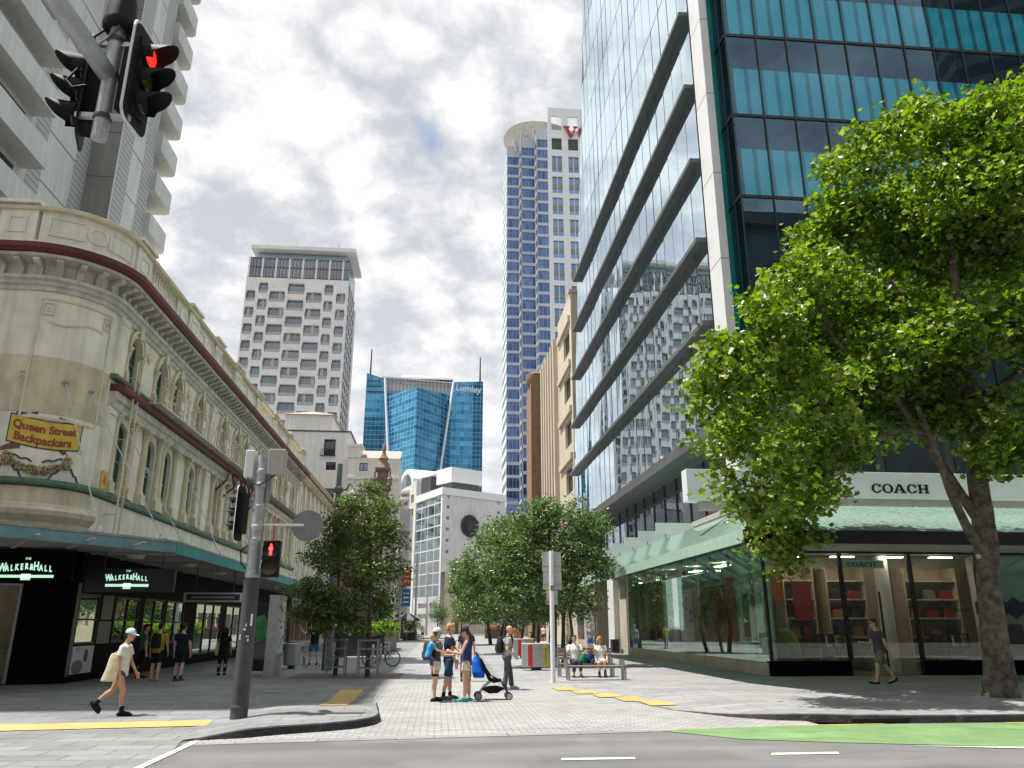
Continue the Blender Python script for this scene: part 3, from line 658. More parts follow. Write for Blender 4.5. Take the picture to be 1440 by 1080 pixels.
for z0, z1, r, dy in ((6.07, 8.96, .145, .80), (10.12, 11.5, .085, .64)):
    o = column(z0, z1, r); base = o.location.copy(); first = True
    for y in BAY:
        for sg in (-1, 1):
            c = o if first else copy_tree(o, HB); first = False
            c.location = base + Vector((0, y + sg * dy, 0))
def hood():
    c = MB(); n = 16; zc = 11.5
    for r0, r1, x0 in ((.53, .74, .10), (.70, .80, .15)):
        P = []
        for i in range(n + 1):
            a = pi * i / n
            for r, x in ((r0, 0), (r0, x0), (r1, x0), (r1, 0)): P.append((HX + x, r * cos(a), zc + r * sin(a)))
        c.add(P, [(i * 4 + j, i * 4 + j + 1, i * 4 + j + 5, i * 4 + j + 4) for i in range(n) for j in range(3)])
    c.extr([(-.1, 11.98), (.1, 11.98), (.16, 12.4), (-.16, 12.4)], (HX, 0, 0), (0, 1, 0), (0, 0, 1), (1, 0, 0), .2)
    return c.build('arch_surround', M['cream_trim'], HB)
o = hood(); base = o.location.copy()
for i, y in enumerate(BAY): (o if i == 0 else copy_tree(o, HB)).location = base + Vector((0, y, 0))
md = MB().lathe([(.2, 0), (.22, .05), (.15, .03), (.1, .06), (.05, .09)], (HX, 0, 11.75), 14, (1, 0, 0)).build('medallion', M['cream_trim'], HB); base = md.location.copy()
for i, y in enumerate((30.05, 35.15, 42.45, 47.55, 54.85, 59.95)): (md if i == 0 else copy_tree(md, HB)).location = base + Vector((0, y, 0))
pl = MB()
for y in (26.86, 38.55, 50.9, 63.2):
    for z0, z1 in ((6.07, 8.95), (10.12, 12.25)): pl.box(HX, HX + .16, y, y + .7, z0, z1); pl.box(HX, HX + .2, y + .02, y + .68, z1 - .25, z1 - .1)
pl.split('pilaster', M['cream'], HB)
# corner panel frame, worn lines
fr = MB(); arc_strip(fr, rectline(.35, 2.75, 8.0, 12.0, 12), .07, .0, .03)
for s in (.45, 2.4): arc_strip(fr, rectline(s, s + .3, 11.45, 11.85, 2), .05, .0, .035); arc_strip(fr, rectline(s + .1, s + .2, 11.58, 11.7, 2), .04, .0, .03)
arc_strip(fr, [(.6 + i * .15, 11.25 - .10 * sin(i * .5)) for i in range(13)], .07, 0, .03, closed=False)
fr.split('corner_panel_frame', M['cream_trim'], HB)
# iron balcony with scrolls
B_ = MB(); bx = HX + .85
B_.box(HX, bx, 29.6, 51.2, 9.80, 9.86)
for i in range(6): B_.tube((bx - .03 - i * .05, 29.6, 9.88 + .035 * i), (bx - .03 - i * .05, 51.2, 9.88 + .035 * i), .016, n=5)
B_.build('balcony_floor', M['stone_trim'], HB)
B_ = MB(); random.seed(3)
yy = 29.7
while yy < 51.2:
    B_.path([(bx, yy, 9.86), (bx, yy + .02, 10.4), (bx + .02, yy, 10.85)], .017, 5)
    for k in range(3):
        zz = 10.0 + .26 * k; s = random.choice((-1, 1))
        B_.path([(bx, yy, zz), (bx, yy + s * .14, zz + .06), (bx, yy + s * .2, zz + .18), (bx, yy + s * .1, zz + .24), (bx, yy + s * .06, zz + .15)], .014, 4)
        B_.ball((bx, yy + s * .2, zz + .18), .035, n=5)
    yy += .52
B_.tube((bx, 29.6, 10.87), (bx, 51.2, 10.80), .014, n=5)
B_.build('balcony_railing', M['cream_trim'], HB)
B_ = MB()
for i, y in enumerate((41.6, 43.4, 45.2, 47.0, 48.8)):
    B_.path([(HX + .55, y - .8 + .16 * k, 8.85 + .6 * sin(pi * k / 10)) for k in range(11)], .06, 6)
    B_.path([(HX + .55, y - .8, 8.85), (HX, y - .8, 8.3)], .05, 6)
B_.build('arched_bracket', M['maroon'], HB)
# fire escape ladder on the street wall
L_ = MB(); a0, a1 = Vector((HX + .55, 27.75, 4.35)), Vector((HX + .38, 28.15, 11.0)); d = Vector((0, .42, 0))
L_.tube(a0, a1, .035, n=6); L_.tube(a0 + d, a1 + d, .035, n=6)
for i in range(22): p = a0.lerp(a1, (i + .5) / 22); L_.tube(p, p + d, .014, n=5)
for t in (.15, .55, .9): p = a0.lerp(a1, t); L_.tube(p, (HX, p.y, p.z), .02, n=5)
L_.build('fire_ladder', M['cream_trim'], HB)
# canopy over the pavement
CP = [(-30, 18.2), (-13.0, 18.2), (-8.2, 25.4), (-8.2, 64.2)]
inn = [(-11.45, 64.2), (-11.45, 26.75), (-13.55, 24.7), (-30, 24.7)]
c = MB(); c.prism(CP + inn, 3.97, 4.16); c.build('canopy', M['soffit'], HB)
c = MB(); c.prism([(x + (.06 if x > -29 else 0), y - .05) for x, y in CP[:3]] + [(-8.14, 64.2)] + inn, 4.165, 4.235); c.build('canopy_roofing', M['lead'], HB)
def fascia(p, q, m, nm, z0=3.86, z1=4.16):
    p = Vector((*p, 0)); q = Vector((*q, 0)); d = (q - p).normalized(); n = Vector((d.y, -d.x, 0))
    MB().extr([(0, z0), ((q - p).length, z0), ((q - p).length, z1), (0, z1)], p + n * .005, d, (0, 0, 1), n, .05).build(nm, m, HB)
fascia(CP[0], CP[1], M['teal_weathered'], 'canopy_fascia'); fascia(CP[1], CP[2], M['teal_weathered'], 'canopy_fascia'); fascia(CP[2], CP[3], M['teal_fascia'], 'canopy_fascia', 3.84, 4.16)
c = MB()
for i in range(16): y = 27 + i * 2.4; c.box(-11.4, -8.3, y, y + .06, 3.93, 3.966)
for i in range(4): c.obox((-12.6 + i * 1.0, 22.3 + i * .9, 3.95), (.55, -.83, 0), (.83, .55, 0), (0, 0, 1), 2.4, .04, .02)
c.split('canopy_batten', M['stone_trim'], HB)
for i, (x, y) in enumerate(((-12.1, 21.9), (-10.1, 27.5), (-9.4, 31), (-9.6, 36), (-9.6, 41))):
    MB().lathe([(.28, 3.955), (.3, 3.92), (.22, 3.84), (.05, 3.82)], (x, y, 0), 14).build('canopy_light', M['white_paint'], HB)
for p, q in (((-13.4, 24.85, 9.4), (-13.0, 18.9, 4.25)), ((-12.25, 25.25, 9.25), (-9.7, 23.4, 4.25)), ((-11.75, 26.0, 9.15), (-8.5, 25.1, 4.25)), ((HX, 27.3, 9.3), (-8.45, 27.0, 4.25)), ((HX, 33.65, 9.5), (-8.45, 31.6, 4.25)), ((HX, 41, 9.2), (-8.45, 38.5, 4.25)), ((HX, 50, 9.2), (-8.45, 47, 4.25))):
    r = MB(); p = Vector(p); q = Vector(q); r.tube(p, q, .019, n=6); r.lathe([(.14, 0), (.12, .08), (.04, .2)], q, 8)
    m_ = p.lerp(q, .5); dd = (q - p).normalized(); e = dd.cross(Vector((.6, -.6, .1))).normalized()
    r.path([m_ + (dd * cos(t * .5) + e * sin(t * .5)) * .10 * (1 - t * .03) for t in range(14)], .015, 5)
    r.lathe([(.1, -.03), (.12, 0), (.1, .03)], p, 8, dd); r.build('tie_rod', M['galv'], HB)
# painted ribbon banner and swag on the rounded corner
def arc_sheet(mb, cols, off):
    """columns of (s, zlo, zhi)"""
    P = []
    for s_, a, c in cols: P += [arc_pt(s_, a, off), arc_pt(s_, c, off)]
    mb.add(P, [(2 * i, 2 * i + 2, 2 * i + 3, 2 * i + 1) for i in range(len(cols) - 1)])
def zc(s): return 7.64 - .15 * sin((s - .1) / 2.15 * pi) - .03 * (s - .1)
mat('banner_yellow', (0.60, 0.44, 0.05), .6, var=.12); mat('banner_blue', (0.03, 0.035, 0.12), .6, var=.2); mat('banner_purple', (0.20, 0.06, 0.07), .6, var=.4, vscale=6); mat('banner_text', (0.27, 0.06, 0.03), .6, var=.1)
bn = MB(); ss = [.10 + 2.15 * i / 24 for i in range(25)]
bn.cm = 1; arc_sheet(bn, [(s, zc(s) - .46, zc(s) + .46) for s in ss], .016)
bn.cm = 0; arc_sheet(bn, [(s, zc(s) - .42, zc(s) + .42) for s in [.14 + 2.07 * i / 24 for i in range(25)]], .02)
bn.cm = 1
arc_sheet(bn, [(.25 + .06 * i, zc(.3) + .40 + .02 * i, zc(.3) + .55 + .01 * i - .015 * i) for i in range(11)], .012)
arc_sheet(bn, [(1.45 + .06 * i, zc(1.6) + .30 + .03 * (10 - i) * .8, zc(1.6) + .62 - .01 * i) for i in range(10)], .012)
bn.cm = 2
arc_sheet(bn, [(-.1 + .07 * i, zc(.2) - .75 + .012 * i, zc(.2) - .66 + .035 * i) for i in range(10)], .012)
arc_sheet(bn, [(1.5 + .06 * i, zc(1.9) - .62 + .05 * abs(4 - i) - .08 * (i > 5) * (i - 5), zc(1.9) - .36 - .02 * i - .09 * (i > 5) * (i - 5)) for i in range(9)], .012)
bo = bn.build('painted_banner', [M['banner_yellow'], M['banner_blue'], M['banner_purple']], HB)
def bwarp(dz, s0):
    return lambda p: Vector(arc_pt(s0 + p.x, zc(s0 + p.x) + dz + p.y, .026 + p.z))
tb = text_mb('Queen Street', .35, None, .003, 'LEFT', None, bwarp(.05, .22), .014, .94)
tb = text_mb('Backpackers', .35, None, .003, 'LEFT', tb, bwarp(-.32, .30), .014, .94)
tb.build('banner_lettering', M['banner_text'], bo)
mat('swag', (0.40, 0.27, 0.13), .6, var=.5, vscale=14); mat('swag_green', (0.07, 0.16, 0.10), .6, var=.4, vscale=10)
sw = MB(); random.seed(5)
for i in range(170):
    t = random.random(); s = .25 + 1.62 * t; z = 6.62 - .30 * sin(pi * t) - .02 * t; r = .07 + .06 * sin(pi * t)
    sw.cm = 0 if random.random() < .75 else 1
    p = arc_pt(s + random.uniform(-.03, .03), z + random.uniform(-r, r), .03 + random.uniform(0, .05)); sw.ball(p, random.uniform(.025, .05), n=6)
sw.build('garland', [M['swag'], M['swag_green']], HB)
for s in (.22, 1.9):
    h = MB(); p = Vector(arc_pt(s, 6.6, .06)); h.ball(p, .13, .13, .19, 10); q = Vector(arc_pt(s, 6.58, .2)); h.ball(q, .035, .035, .06, 6)
    for d in (-.05, .05): h.ball(arc_pt(s + d, 6.66, .17), .025, n=6); h.ball(arc_pt(s + d * 2.4, 6.7, .06), .05, n=6)
    h.ball(arc_pt(s, 6.8, .06), .12, .12, .07, 8); h.ball(arc_pt(s, 6.47, .14), .06, .05, .04, 6)
    h.build('lion_mask', M['swag'], HB)
rb = MB()
for s0, d in ((.2, -1), (.3, 1), (1.82, -1), (2.0, 1)):
    arc_strip(rb, [(s0 + d * .07 * i, 6.5 - .055 * i + .05 * sin(i * 1.6) - (.12 if i > 4 else 0)) for i in range(8)], .05, .01, .02, closed=False)
for s0, d in ((.35, 1), (1.75, -1)): arc_strip(rb, [(s0 + d * .07 * i, 6.76 - .02 * i + .03 * sin(i * 1.3)) for i in range(9)], .05, .01, .02, closed=False)
rb.split('swag_ribbon', M['banner_blue'], HB)
nb = MB(); nb.box(HX + .17, HX + .20, 27.0, 27.46, 6.12, 6.72); o = nb.build('number_plate', M['banner_yellow'], HB)
text_mb('4', .5, frameM((HX + .206, 27.23, 6.24), (0, 1, 0), (0, 0, 1)), .002).build('numeral', M['red'], o)
# ground-floor shopfront in polished granite
G_ = [(-30, 25.3), (-14.7, 25.3), (-12.6, 26.2), (-11.35, 26.5), (-11.35, 64)]
g = MB()
def wallpanel(mb, p, q, z0, z1, hs, dep=.12):
    p = Vector((*p, 0)); q = Vector((*q, 0)); d = (q - p).normalized(); n = Vector((d.y, -d.x, 0))
    mb.holes(p + Vector((0, 0, z0)), d, (0, 0, 1), n, (q - p).length, z1 - z0, hs, dep); return p, d, n
rect = lambda a, c, z0, z1: [(a, z0), (c, z0), (c, z1), (a, z1)]
SW = [(.25, 1.85, 1.13, 2.7, 1), (3.2, 5.5, 1.13, 2.7, 2), (6.0, 8.35, 1.0, 2.72, 2), (8.6, 11.0, 1.0, 2.72, 2), (12.8, 17.4, .4, 2.75, 3), (18.3, 21.5, .4, 2.75, 2), (22.2, 26, .3, 2.75, 2), (27, 31, .3, 2.75, 2), (31.8, 36.8, .3, 2.75, 3)]
p, d, n = wallpanel(g, G_[3], G_[4], 0, 3.97, [rect(a, c, z0, z1) for a, c, z0, z1, k in SW])
L1 = (Vector(G_[2]) - Vector(G_[1])).length
wallpanel(g, G_[1], G_[2], 0, 3.97, [rect(.15, L1 - .25, 0.02, 2.95)], .25)
wallpanel(g, G_[2], G_[3], 0, 3.97, []); wallpanel(g, G_[0], G_[1], 0, 3.97, [])
g.build('shopfront', M['granite_black'], HB)
gb = MB()
for a, c, z0, z1 in ((1.9, 2.95, 1.13, 1.85), (2.0, 2.9, 1.9, 2.7), (-.02, .2, .2, 3.0)): gb.box(-11.35, -11.335, 26.5 + a, 26.5 + c, z0, z1)
gb.split('granite_inlay', M['granite_brown'], HB)
mirror_glass('glass_shopfront', (0.70, 0.80, 0.72), (0.10, 0.11, 0.09), wob=.03, refl=.5)
for a, c, z0, z1, k in SW:
    w = MB(); x = -11.43; y0 = 26.5 + a; y1 = 26.5 + c
    w.box(x, x + .07, y0, y1, z0, z0 + .07); w.box(x, x + .07, y0, y1, z1 - .07, z1)
    for i in range(k + 1): yy = y0 + (y1 - y0 - .07) * i / k; w.box(x - .01, x + .075, yy, yy + .07, z0 + .07, z1 - .07)
    zz = z0 + (z1 - z0) * .47; w.box(x, x + .065, y0 + .07, y1 - .07, zz, zz + .06)
    o = w.build('shop_window', M['black_metal'], HB)
    MB().quad((x + .03, y0, z0), (x + .03, y1, z0), (x + .03, y1, z1), (x + .03, y0, z1)).build('pane', M['glass_shopfront'], o)
po = MB(); po.cm = 0; po.box(-11.35, -11.325, 26.75, 28.3, .25, 1.08); po.cm = 1
po.ball((-11.32, 27.75, .78), .02, .16, .2, 10); po.cm = 2; po.ball((-11.32, 27.2, .45), .02, .42, .22, 10)
po.build('poster', [M['white_panel'], M['granite_brown'], M['mid_grey']], HB)
po = text_mb('BLE', .16, frameM((-11.322, 26.95, .93), (0, 1, 0), (0, 0, 1)), .001, 'LEFT'); po.build('poster_lettering', M['dark_grey'], HB)
# recessed entrance with pale counter
u = Vector((G_[2][0] - G_[1][0], G_[2][1] - G_[1][1], 0)).normalized(); n = Vector((u.y, -u.x, 0)); o0 = Vector((*G_[1], 0))
mat('shop_interior', (0.34, 0.31, 0.24), .7, var=.15)
e = MB(); e.quad(*[o0 + u * a - n * 2.2 + Vector((0, 0, z)) for a, z in ((-1, 0), (L1 + .5, 0), (L1 + .5, 3), (-1, 3))]); e.quad(*[o0 + u * a - n * bb + Vector((0, 0, 3.0)) for a, bb in ((-1, .26), (L1 + .5, .26), (L1 + .5, 2.2), (-1, 2.2))])
e.obox(o0 + u * 1.0 - n * 1.5 + Vector((0, 0, .5)), u, n, (0, 0, 1), .9, .3, .5); e.build('entrance_interior', M['shop_interior'], HB)
e = MB(); e.obox(o0 + u * 1.0 - n * .5 + Vector((0, 0, 2.97)), u, n, (0, 0, 1), .8, .05, .02); mat('lamp_warm', (1, .9, .7), emit=(1, .86, .62), estr=5, var=0); e.build('entrance_lamp', M['lamp_warm'], HB)
e = MB(); e.obox(o0 + u * (L1 - .3) - n * .1 + Vector((0, 0, 1.48)), u, n, (0, 0, 1), .04, .06, 1.45); e.obox(o0 + u * (L1 / 2) - n * .1 + Vector((0, 0, 2.92)), u, n, (0, 0, 1), L1 / 2 - .2, .05, .03); e.build('door_frame', M['galv'], HB)
mat('sign_mint', (0.62, 0.86, 0.72), .4, var=0, emit=(.5, .85, .65), estr=.55)
def shop_letters(Mx, w, parent):
    """two words in rising capitals over a bar with a small plate"""
    t = None
    word = 'WALKER&HALL'; n_ = len(word)
    cw = w / (n_ + .2); k = MB()
    for i, ch in enumerate(word):
        big = i in (0, 7); sz = cw * (2.5 if big else 1.75); xx = (i - n_ / 2 + .5) * cw
        Mt = Mx @ Matrix.Translation((xx, .05 + .10 * cw * (i if i < 6 else 10 - i), 0)) @ Matrix.Rotation(radians(4), 4, 'Z')
        text_mb(ch, sz, Mt, .006, 'CENTER', k, None, .012 * cw * 6, .62)
    c4 = lambda x0, x1, y0, y1: k.add([Mx @ Vector(q) for q in ((x0, y0, 0), (x1, y0, 0), (x1, y1, 0), (x0, y1, 0), (x0, y0, .01), (x1, y0, .01), (x1, y1, .01), (x0, y1, .01))], [(3, 2, 1, 0), (4, 5, 6, 7), (0, 1, 5, 4), (1, 2, 6, 5), (2, 3, 7, 6), (3, 0, 4, 7)])
    c4(-w * .5, w * .52, -.13, -.05); c4(-w * .08, w * .1, -.2, -.02)
    text_mb('THE', cw * .7, Mx @ Matrix.Translation((0, .33 * w / 1.3, 0)), .005, 'CENTER', k)
    o = k.build('lettering', M['sign_mint'], parent)
    return o
shop_letters(frameM((-12.28, 24.985, 3.2), (1, 0, 0), (0, 0, 1)), 1.55, HB)
fs = MB(); fs.box(-16, -11.0, 25.0, 25.2, 2.96, 3.9); fs.build('shop_fascia', M['granite_black'], HB)
HS = thing('hanging_sign', 'black sign with pale green shop lettering hung across the pavement under the canopy', 'sign', (-9.9, 26.6, 2.8))
b = MB(); b.box(-11.2, -8.45, 26.5, 26.68, 2.72, 3.45); b.build('sign_panel', M['black_metal'], HS, bevel=.01)
shop_letters(frameM((-9.9, 26.49, 3.02), (1, 0, 0), (0, 0, 1)), 1.3, HS)
b = MB(); b.tube((-10.7, 26.6, 3.45), (-10.7, 26.6, 3.97), .02); b.tube((-8.9, 26.6, 3.45), (-8.9, 26.6, 3.97), .02); b.split('hanger', M['dark_grey'], HS)
HS2 = thing('hanging_sign', 'slim white framed lightbox sign hung under the canopy beyond the traffic pole', 'sign', (-8.9, 33.5, 2.7))
b = MB(); b.box(-10.2, -7.9, 33.4, 33.6, 2.62, 2.98); b.build('sign_frame', M['white_paint'], HS2)
b = MB(); b.box(-10.1, -8.0, 33.385, 33.4, 2.68, 2.92); b.build('sign_face', M['dark_grey'], HS2); b = MB(); b.box(-9.9, -8.2, 33.375, 33.385, 2.76, 2.84); b.build('sign_bar', M['soffit'], HS2)
b = MB(); b.tube((-9.8, 33.5, 2.98), (-9.8, 33.5, 3.97), .02); b.tube((-8.3, 33.5, 2.98), (-8.3, 33.5, 3.97), .02); b.split('hanger', M['dark_grey'], HS2)
# ---------------------------------------------------------------- plainer wing further along the street
WG = thing('terrace_building', 'cream terrace with tall plain pilasters and maroon cornice beyond the arched windows', 'building', (-16, 74, 0))
b = MB(); WB = [65.6 + 2.45 * i for i in range(8)]
hs = [rect(y - 64.05 - .5, y - 64.05 + .5, 5.5, 8.7) for y in WB] + [rect(y - 64.05 - .55, y - 64.05 + .55, 9.3, 12.2) for y in WB]
b.holes((HX, 64.05, 0), (0, 1, 0), (0, 0, 1), (1, 0, 0), 21, 13.4, [h for h in hs], .4)
b.quad((HX, 85.05, 0), (-30, 85.05, 0), (-30, 85.05, 13.4), (HX, 85.05, 13.4)); b.build('wall', M['cream'], WG)
sw = lambda nm, prof, m: MB().sweep([(HX, 64.06), (HX, 85.05)], [(1, 0), (1, 0)], prof).build(nm, m, WG)
sw('cornice', [(0, 13.0), (.35, 13.05), (.6, 13.3), (.62, 13.42), (0, 13.43)], M['ochre_band']); sw('cornice_fascia', [(.2, 13.425), (.66, 13.43), (.7, 13.62), (.2, 13.66)], M['maroon'])
sw('parapet', [(-.3, 13.6), (.25, 13.62), (.22, 14.3), (.3, 14.35), (.28, 14.5), (-.3, 14.52)], M['ochre_band']); sw('string_course', [(0, 8.85), (.25, 8.9), (.25, 9.1), (0, 9.15)], M['cream_trim'])
b = MB()
for i in range(9): y = 64.4 + 2.45 * i; b.box(HX, HX + .2, y - .3, y + .3, 4.4, 12.98)
b.split('pilaster', M['cream'], WG)
o = None
for i, y in enumerate(WB):
    for z0, z1 in ((5.5, 8.7), (9.3, 12.2)):
        b = MB(); x = HX - .33; b.box(x, x + .06, y - .55, y - .48, z0, z1); b.box(x, x + .06, y + .48, y + .55, z0, z1); b.box(x, x + .06, y - .48, y + .48, (z0 + z1) / 2, (z0 + z1) / 2 + .08)
        w = b.build('window', M['green_paint'], WG); MB().quad((x + .02, y - .55, z0), (x + .02, y + .55, z0), (x + .02, y + .55, z1), (x + .02, y - .55, z1)).build('pane', M['glass_old'], w)
b = MB(); b.box(HX, -8.4, 64.4, 85, 3.85, 4.15); b.build('canopy', M['teal_fascia'], WG)
b = MB()
for i in range(7): y = 65 + 2.9 * i; b.box(HX + .01, HX + .06, y, y + 2.3, .5, 3.2)
b.build('shop_window', M['window_dark'], WG)
# ================================================================ BACKGROUND BUILDINGS
def stripe_mat(name, c1, c2, axis, period, duty, rough=0.7):
    m = bpy.data.materials.new(name); m.use_nodes = True; t = m.node_tree; L = t.links.new; b = t.nodes['Principled BSDF']; b.inputs['Roughness'].default_value = rough
    tc = N(t, 'ShaderNodeTexCoord'); sp = N(t, 'ShaderNodeSeparateXYZ'); L(tc.outputs['Object'], sp.inputs[0])
    d = N(t, 'ShaderNodeMath', operation='DIVIDE'); L(sp.outputs['XYZ'.index(axis)], d.inputs[0]); d.inputs[1].default_value = period
    f = N(t, 'ShaderNodeMath', operation='FRACT'); L(d.outputs[0], f.inputs[0]); g = N(t, 'ShaderNodeMath', operation='LESS_THAN'); L(f.outputs[0], g.inputs[0]); g.inputs[1].default_value = duty
    mx = N(t, 'ShaderNodeMix', data_type='RGBA'); L(g.outputs[0], mx.inputs[0]); mx.inputs[6].default_value = (*c2, 1); mx.inputs[7].default_value = (*c1, 1); L(mx.outputs[2], b.inputs['Base Color'])
    MATS[name] = m; return m
def pane_mat(name, udir, pu, pz, tints, base, mull, mw, mh, refl=0.4, spandrel=None, wob=0.03):
    """curtain wall: coated panes of slightly different tint in a light frame grid"""
    m = bpy.data.materials.new(name); m.use_nodes = True; t = m.node_tree; L = t.links.new; t.nodes.clear()
    def mt(op, a, b_=None):
        n = N(t, 'ShaderNodeMath', operation=op)
        for i, v in enumerate((a, b_)):
            if v is None: continue
            if isinstance(v, (int, float)): n.inputs[i].default_value = v
            else: L(v, n.inputs[i])
        return n.outputs[0]
    tc = N(t, 'ShaderNodeTexCoord'); dp = N(t, 'ShaderNodeVectorMath', operation='DOT_PRODUCT'); L(tc.outputs['Object'], dp.inputs[0]); dp.inputs[1].default_value = (*Vector(udir).normalized(),)
    sp = N(t, 'ShaderNodeSeparateXYZ'); L(tc.outputs['Object'], sp.inputs[0])
    u = mt('DIVIDE', dp.outputs['Value'], pu); z = mt('DIVIDE', sp.outputs[2], pz)
    fu = mt('FRACT', mt('ADD', u, 1000)); fz = mt('FRACT', mt('ADD', z, 1000))
    msk = mt('MAXIMUM', mt('LESS_THAN', fu, mw), mt('LESS_THAN', fz, mh))
    cb = N(t, 'ShaderNodeCombineXYZ'); L(mt('FLOOR', u), cb.inputs[0]); L(mt('FLOOR', z), cb.inputs[1])
    wn = N(t, 'ShaderNodeTexWhiteNoise', noise_dimensions='2D'); L(cb.outputs[0], wn.inputs['Vector'])
    r = ramp(t, [(i / max(1, len(tints) - 1), c) for i, c in enumerate(tints)]); L(wn.outputs['Value'], r.inputs[0]); col = r.outputs[0]
    if spandrel:
        sel = mt('LESS_THAN', mt('FRACT', mt('DIVIDE', mt('ADD', z, 1000), 2.0)), 0.5); mx = N(t, 'ShaderNodeMix', data_type='RGBA', blend_type='MULTIPLY'); L(sel, mx.inputs[0]); L(col, mx.inputs[6]); mx.inputs[7].default_value = (*spandrel, 1); col = mx.outputs[2]
    gl = N(t, 'ShaderNodeBsdfGlossy'); gl.inputs['Roughness'].default_value = 0.02; L(col, gl.inputs['Color'])
    df = N(t, 'ShaderNodeBsdfDiffuse'); bm = N(t, 'ShaderNodeMix', data_type='RGBA', blend_type='MULTIPLY'); bm.inputs[0].default_value = 1; L(col, bm.inputs[6]); bm.inputs[7].default_value = (*base, 1); L(bm.outputs[2], df.inputs['Color'])
    n = N(t, 'ShaderNodeTexNoise'); n.inputs['Scale'].default_value = 0.4; L(tc.outputs['Object'], n.inputs['Vector']); bp = N(t, 'ShaderNodeBump'); bp.inputs['Strength'].default_value = wob; bp.inputs['Distance'].default_value = .1; L(n.outputs[0], bp.inputs['Height']); L(bp.outputs[0], gl.inputs['Normal'])
    m1 = N(t, 'ShaderNodeMixShader'); m1.inputs[0].default_value = refl; L(df.outputs[0], m1.inputs[1]); L(gl.outputs[0], m1.inputs[2])
    fr = N(t, 'ShaderNodeBsdfDiffuse'); fr.inputs['Color'].default_value = (*mull, 1)
    m2 = N(t, 'ShaderNodeMixShader'); L(msk, m2.inputs[0]); L(m1.outputs[0], m2.inputs[1]); L(fr.outputs[0], m2.inputs[2])
    out = N(t, 'ShaderNodeOutputMaterial'); L(m2.outputs[0], out.inputs[0]); MATS[name] = m; return m
# ---- grey apartment tower behind the heritage corner
T1 = thing('apartment_tower', 'tall grey concrete tower with grooved panels and stacked corner balconies', 'tower', (-26, 35, 0))
stripe_mat('grooved', (0.10, 0.105, 0.105), (0.375, 0.39, 0.39), 'Z', 0.34, 0.14)
mx_ = -19.9
b = MB(); b.box(-45, -20, 18.6, 44.0, 0, 49.5); b.build('wall', M['grey_tower'], T1)
b = MB(); b.box(-19.99, -18.5, 39.4, 44.0, 0, 49.5); b.build('pier', M['grey_tower'], T1)
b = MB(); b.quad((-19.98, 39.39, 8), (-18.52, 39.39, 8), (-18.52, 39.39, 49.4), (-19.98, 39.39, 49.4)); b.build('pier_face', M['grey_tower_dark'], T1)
for x, y0, y1 in ((-19.99, 34.0, 35.2), (-19.99, 38.0, 39.35), (-18.49, 39.55, 41.0), (-18.49, 42.6, 43.9)):
    MB().quad((x, y0, 8), (x, y1, 8), (x, y1, 49.4), (x, y0, 49.4)).build('grooved_strip', M['grooved'], T1)
for k in range(12):
    z = 14 + 2.85 * k
    MB().box(-19.995, -19.985, 35.2, 38.0, z, z + .04).build('panel_joint', M['groove'], T1); MB().box(-18.495, -18.485, 41.0, 42.6, z, z + .04).build('panel_joint', M['groove'], T1)
    MB().quad((-19.98, 39.38, z), (-18.52, 39.38, z), (-18.52, 39.38, z + .05), (-19.98, 39.38, z + .05)).build('panel_joint', M['groove'], T1)
# balconies at the far corner, with rounded outer corner
def balcony(y0, y1, x0, x1, z, rr, near):
    pl_ = [(x0, y0), (x1 - rr, y0)] + [(x1 - rr + rr * sin(a), y0 + rr - rr * cos(a)) for a in [pi / 2 * i / 6 for i in range(1, 7)]] + [(x1, y1), (x0, y1)] if near else [(x0, y0), (x1, y0)] + [(x1 - rr + rr * cos(a), y1 - rr + rr * sin(a)) for a in [pi / 2 * i / 6 for i in range(7)]] + [(x0, y1)]
    m_ = MB(); m_.prism(pl_, z, z + .18); t_ = .14
    out = pl_[:-1] if near else pl_[1:] ; out = pl_
    cx = sum(p[0] for p in pl_) / len(pl_); cy = sum(p[1] for p in pl_) / len(pl_)
    inn_ = [(p[0] + (-.14 if p[0] > cx else 0), p[1] + (.14 if p[1] < cy else -.14)) for p in pl_]
    n_ = len(pl_); P = [(x, y, z + .19) for x, y in pl_] + [(x, y, z + 1.25) for x, y in pl_] + [(x, y, z + 1.25) for x, y in inn_] + [(x, y, z + .19) for x, y in inn_]
    F = []
    for i in range(n_ - 1):
        for j in range(3): F.append((j * n_ + i, j * n_ + i + 1, (j + 1) * n_ + i + 1, (j + 1) * n_ + i))
    m_.add(P, F); return m_
o = None
for k in range(12):
    z = 13.2 + 2.85 * k
    balcony(44.0, 47.2, -21.5, -18.15, z, .5, False).build('balcony', M['grey_tower'], T1)
    if k > 1: balcony(26, 33.6, -20.2, -18.9, z + .4, .9, True).build('balcony', M['grey_tower'], T1)
for k in range(12):
    z = 13.2 + 2.85 * k
    MB().quad((-19.985, 27.5, z + .7), (-19.985, 33.0, z + .7), (-19.985, 33.0, z + 3.0), (-19.985, 27.5, z + 3.0)).build('balcony_window', M['window_dark'], T1)
MB().box(-40, -21.6, 44.0, 47.0, 0, 49.5).build('recess_wall', M['grey_tower_dark'], T1)
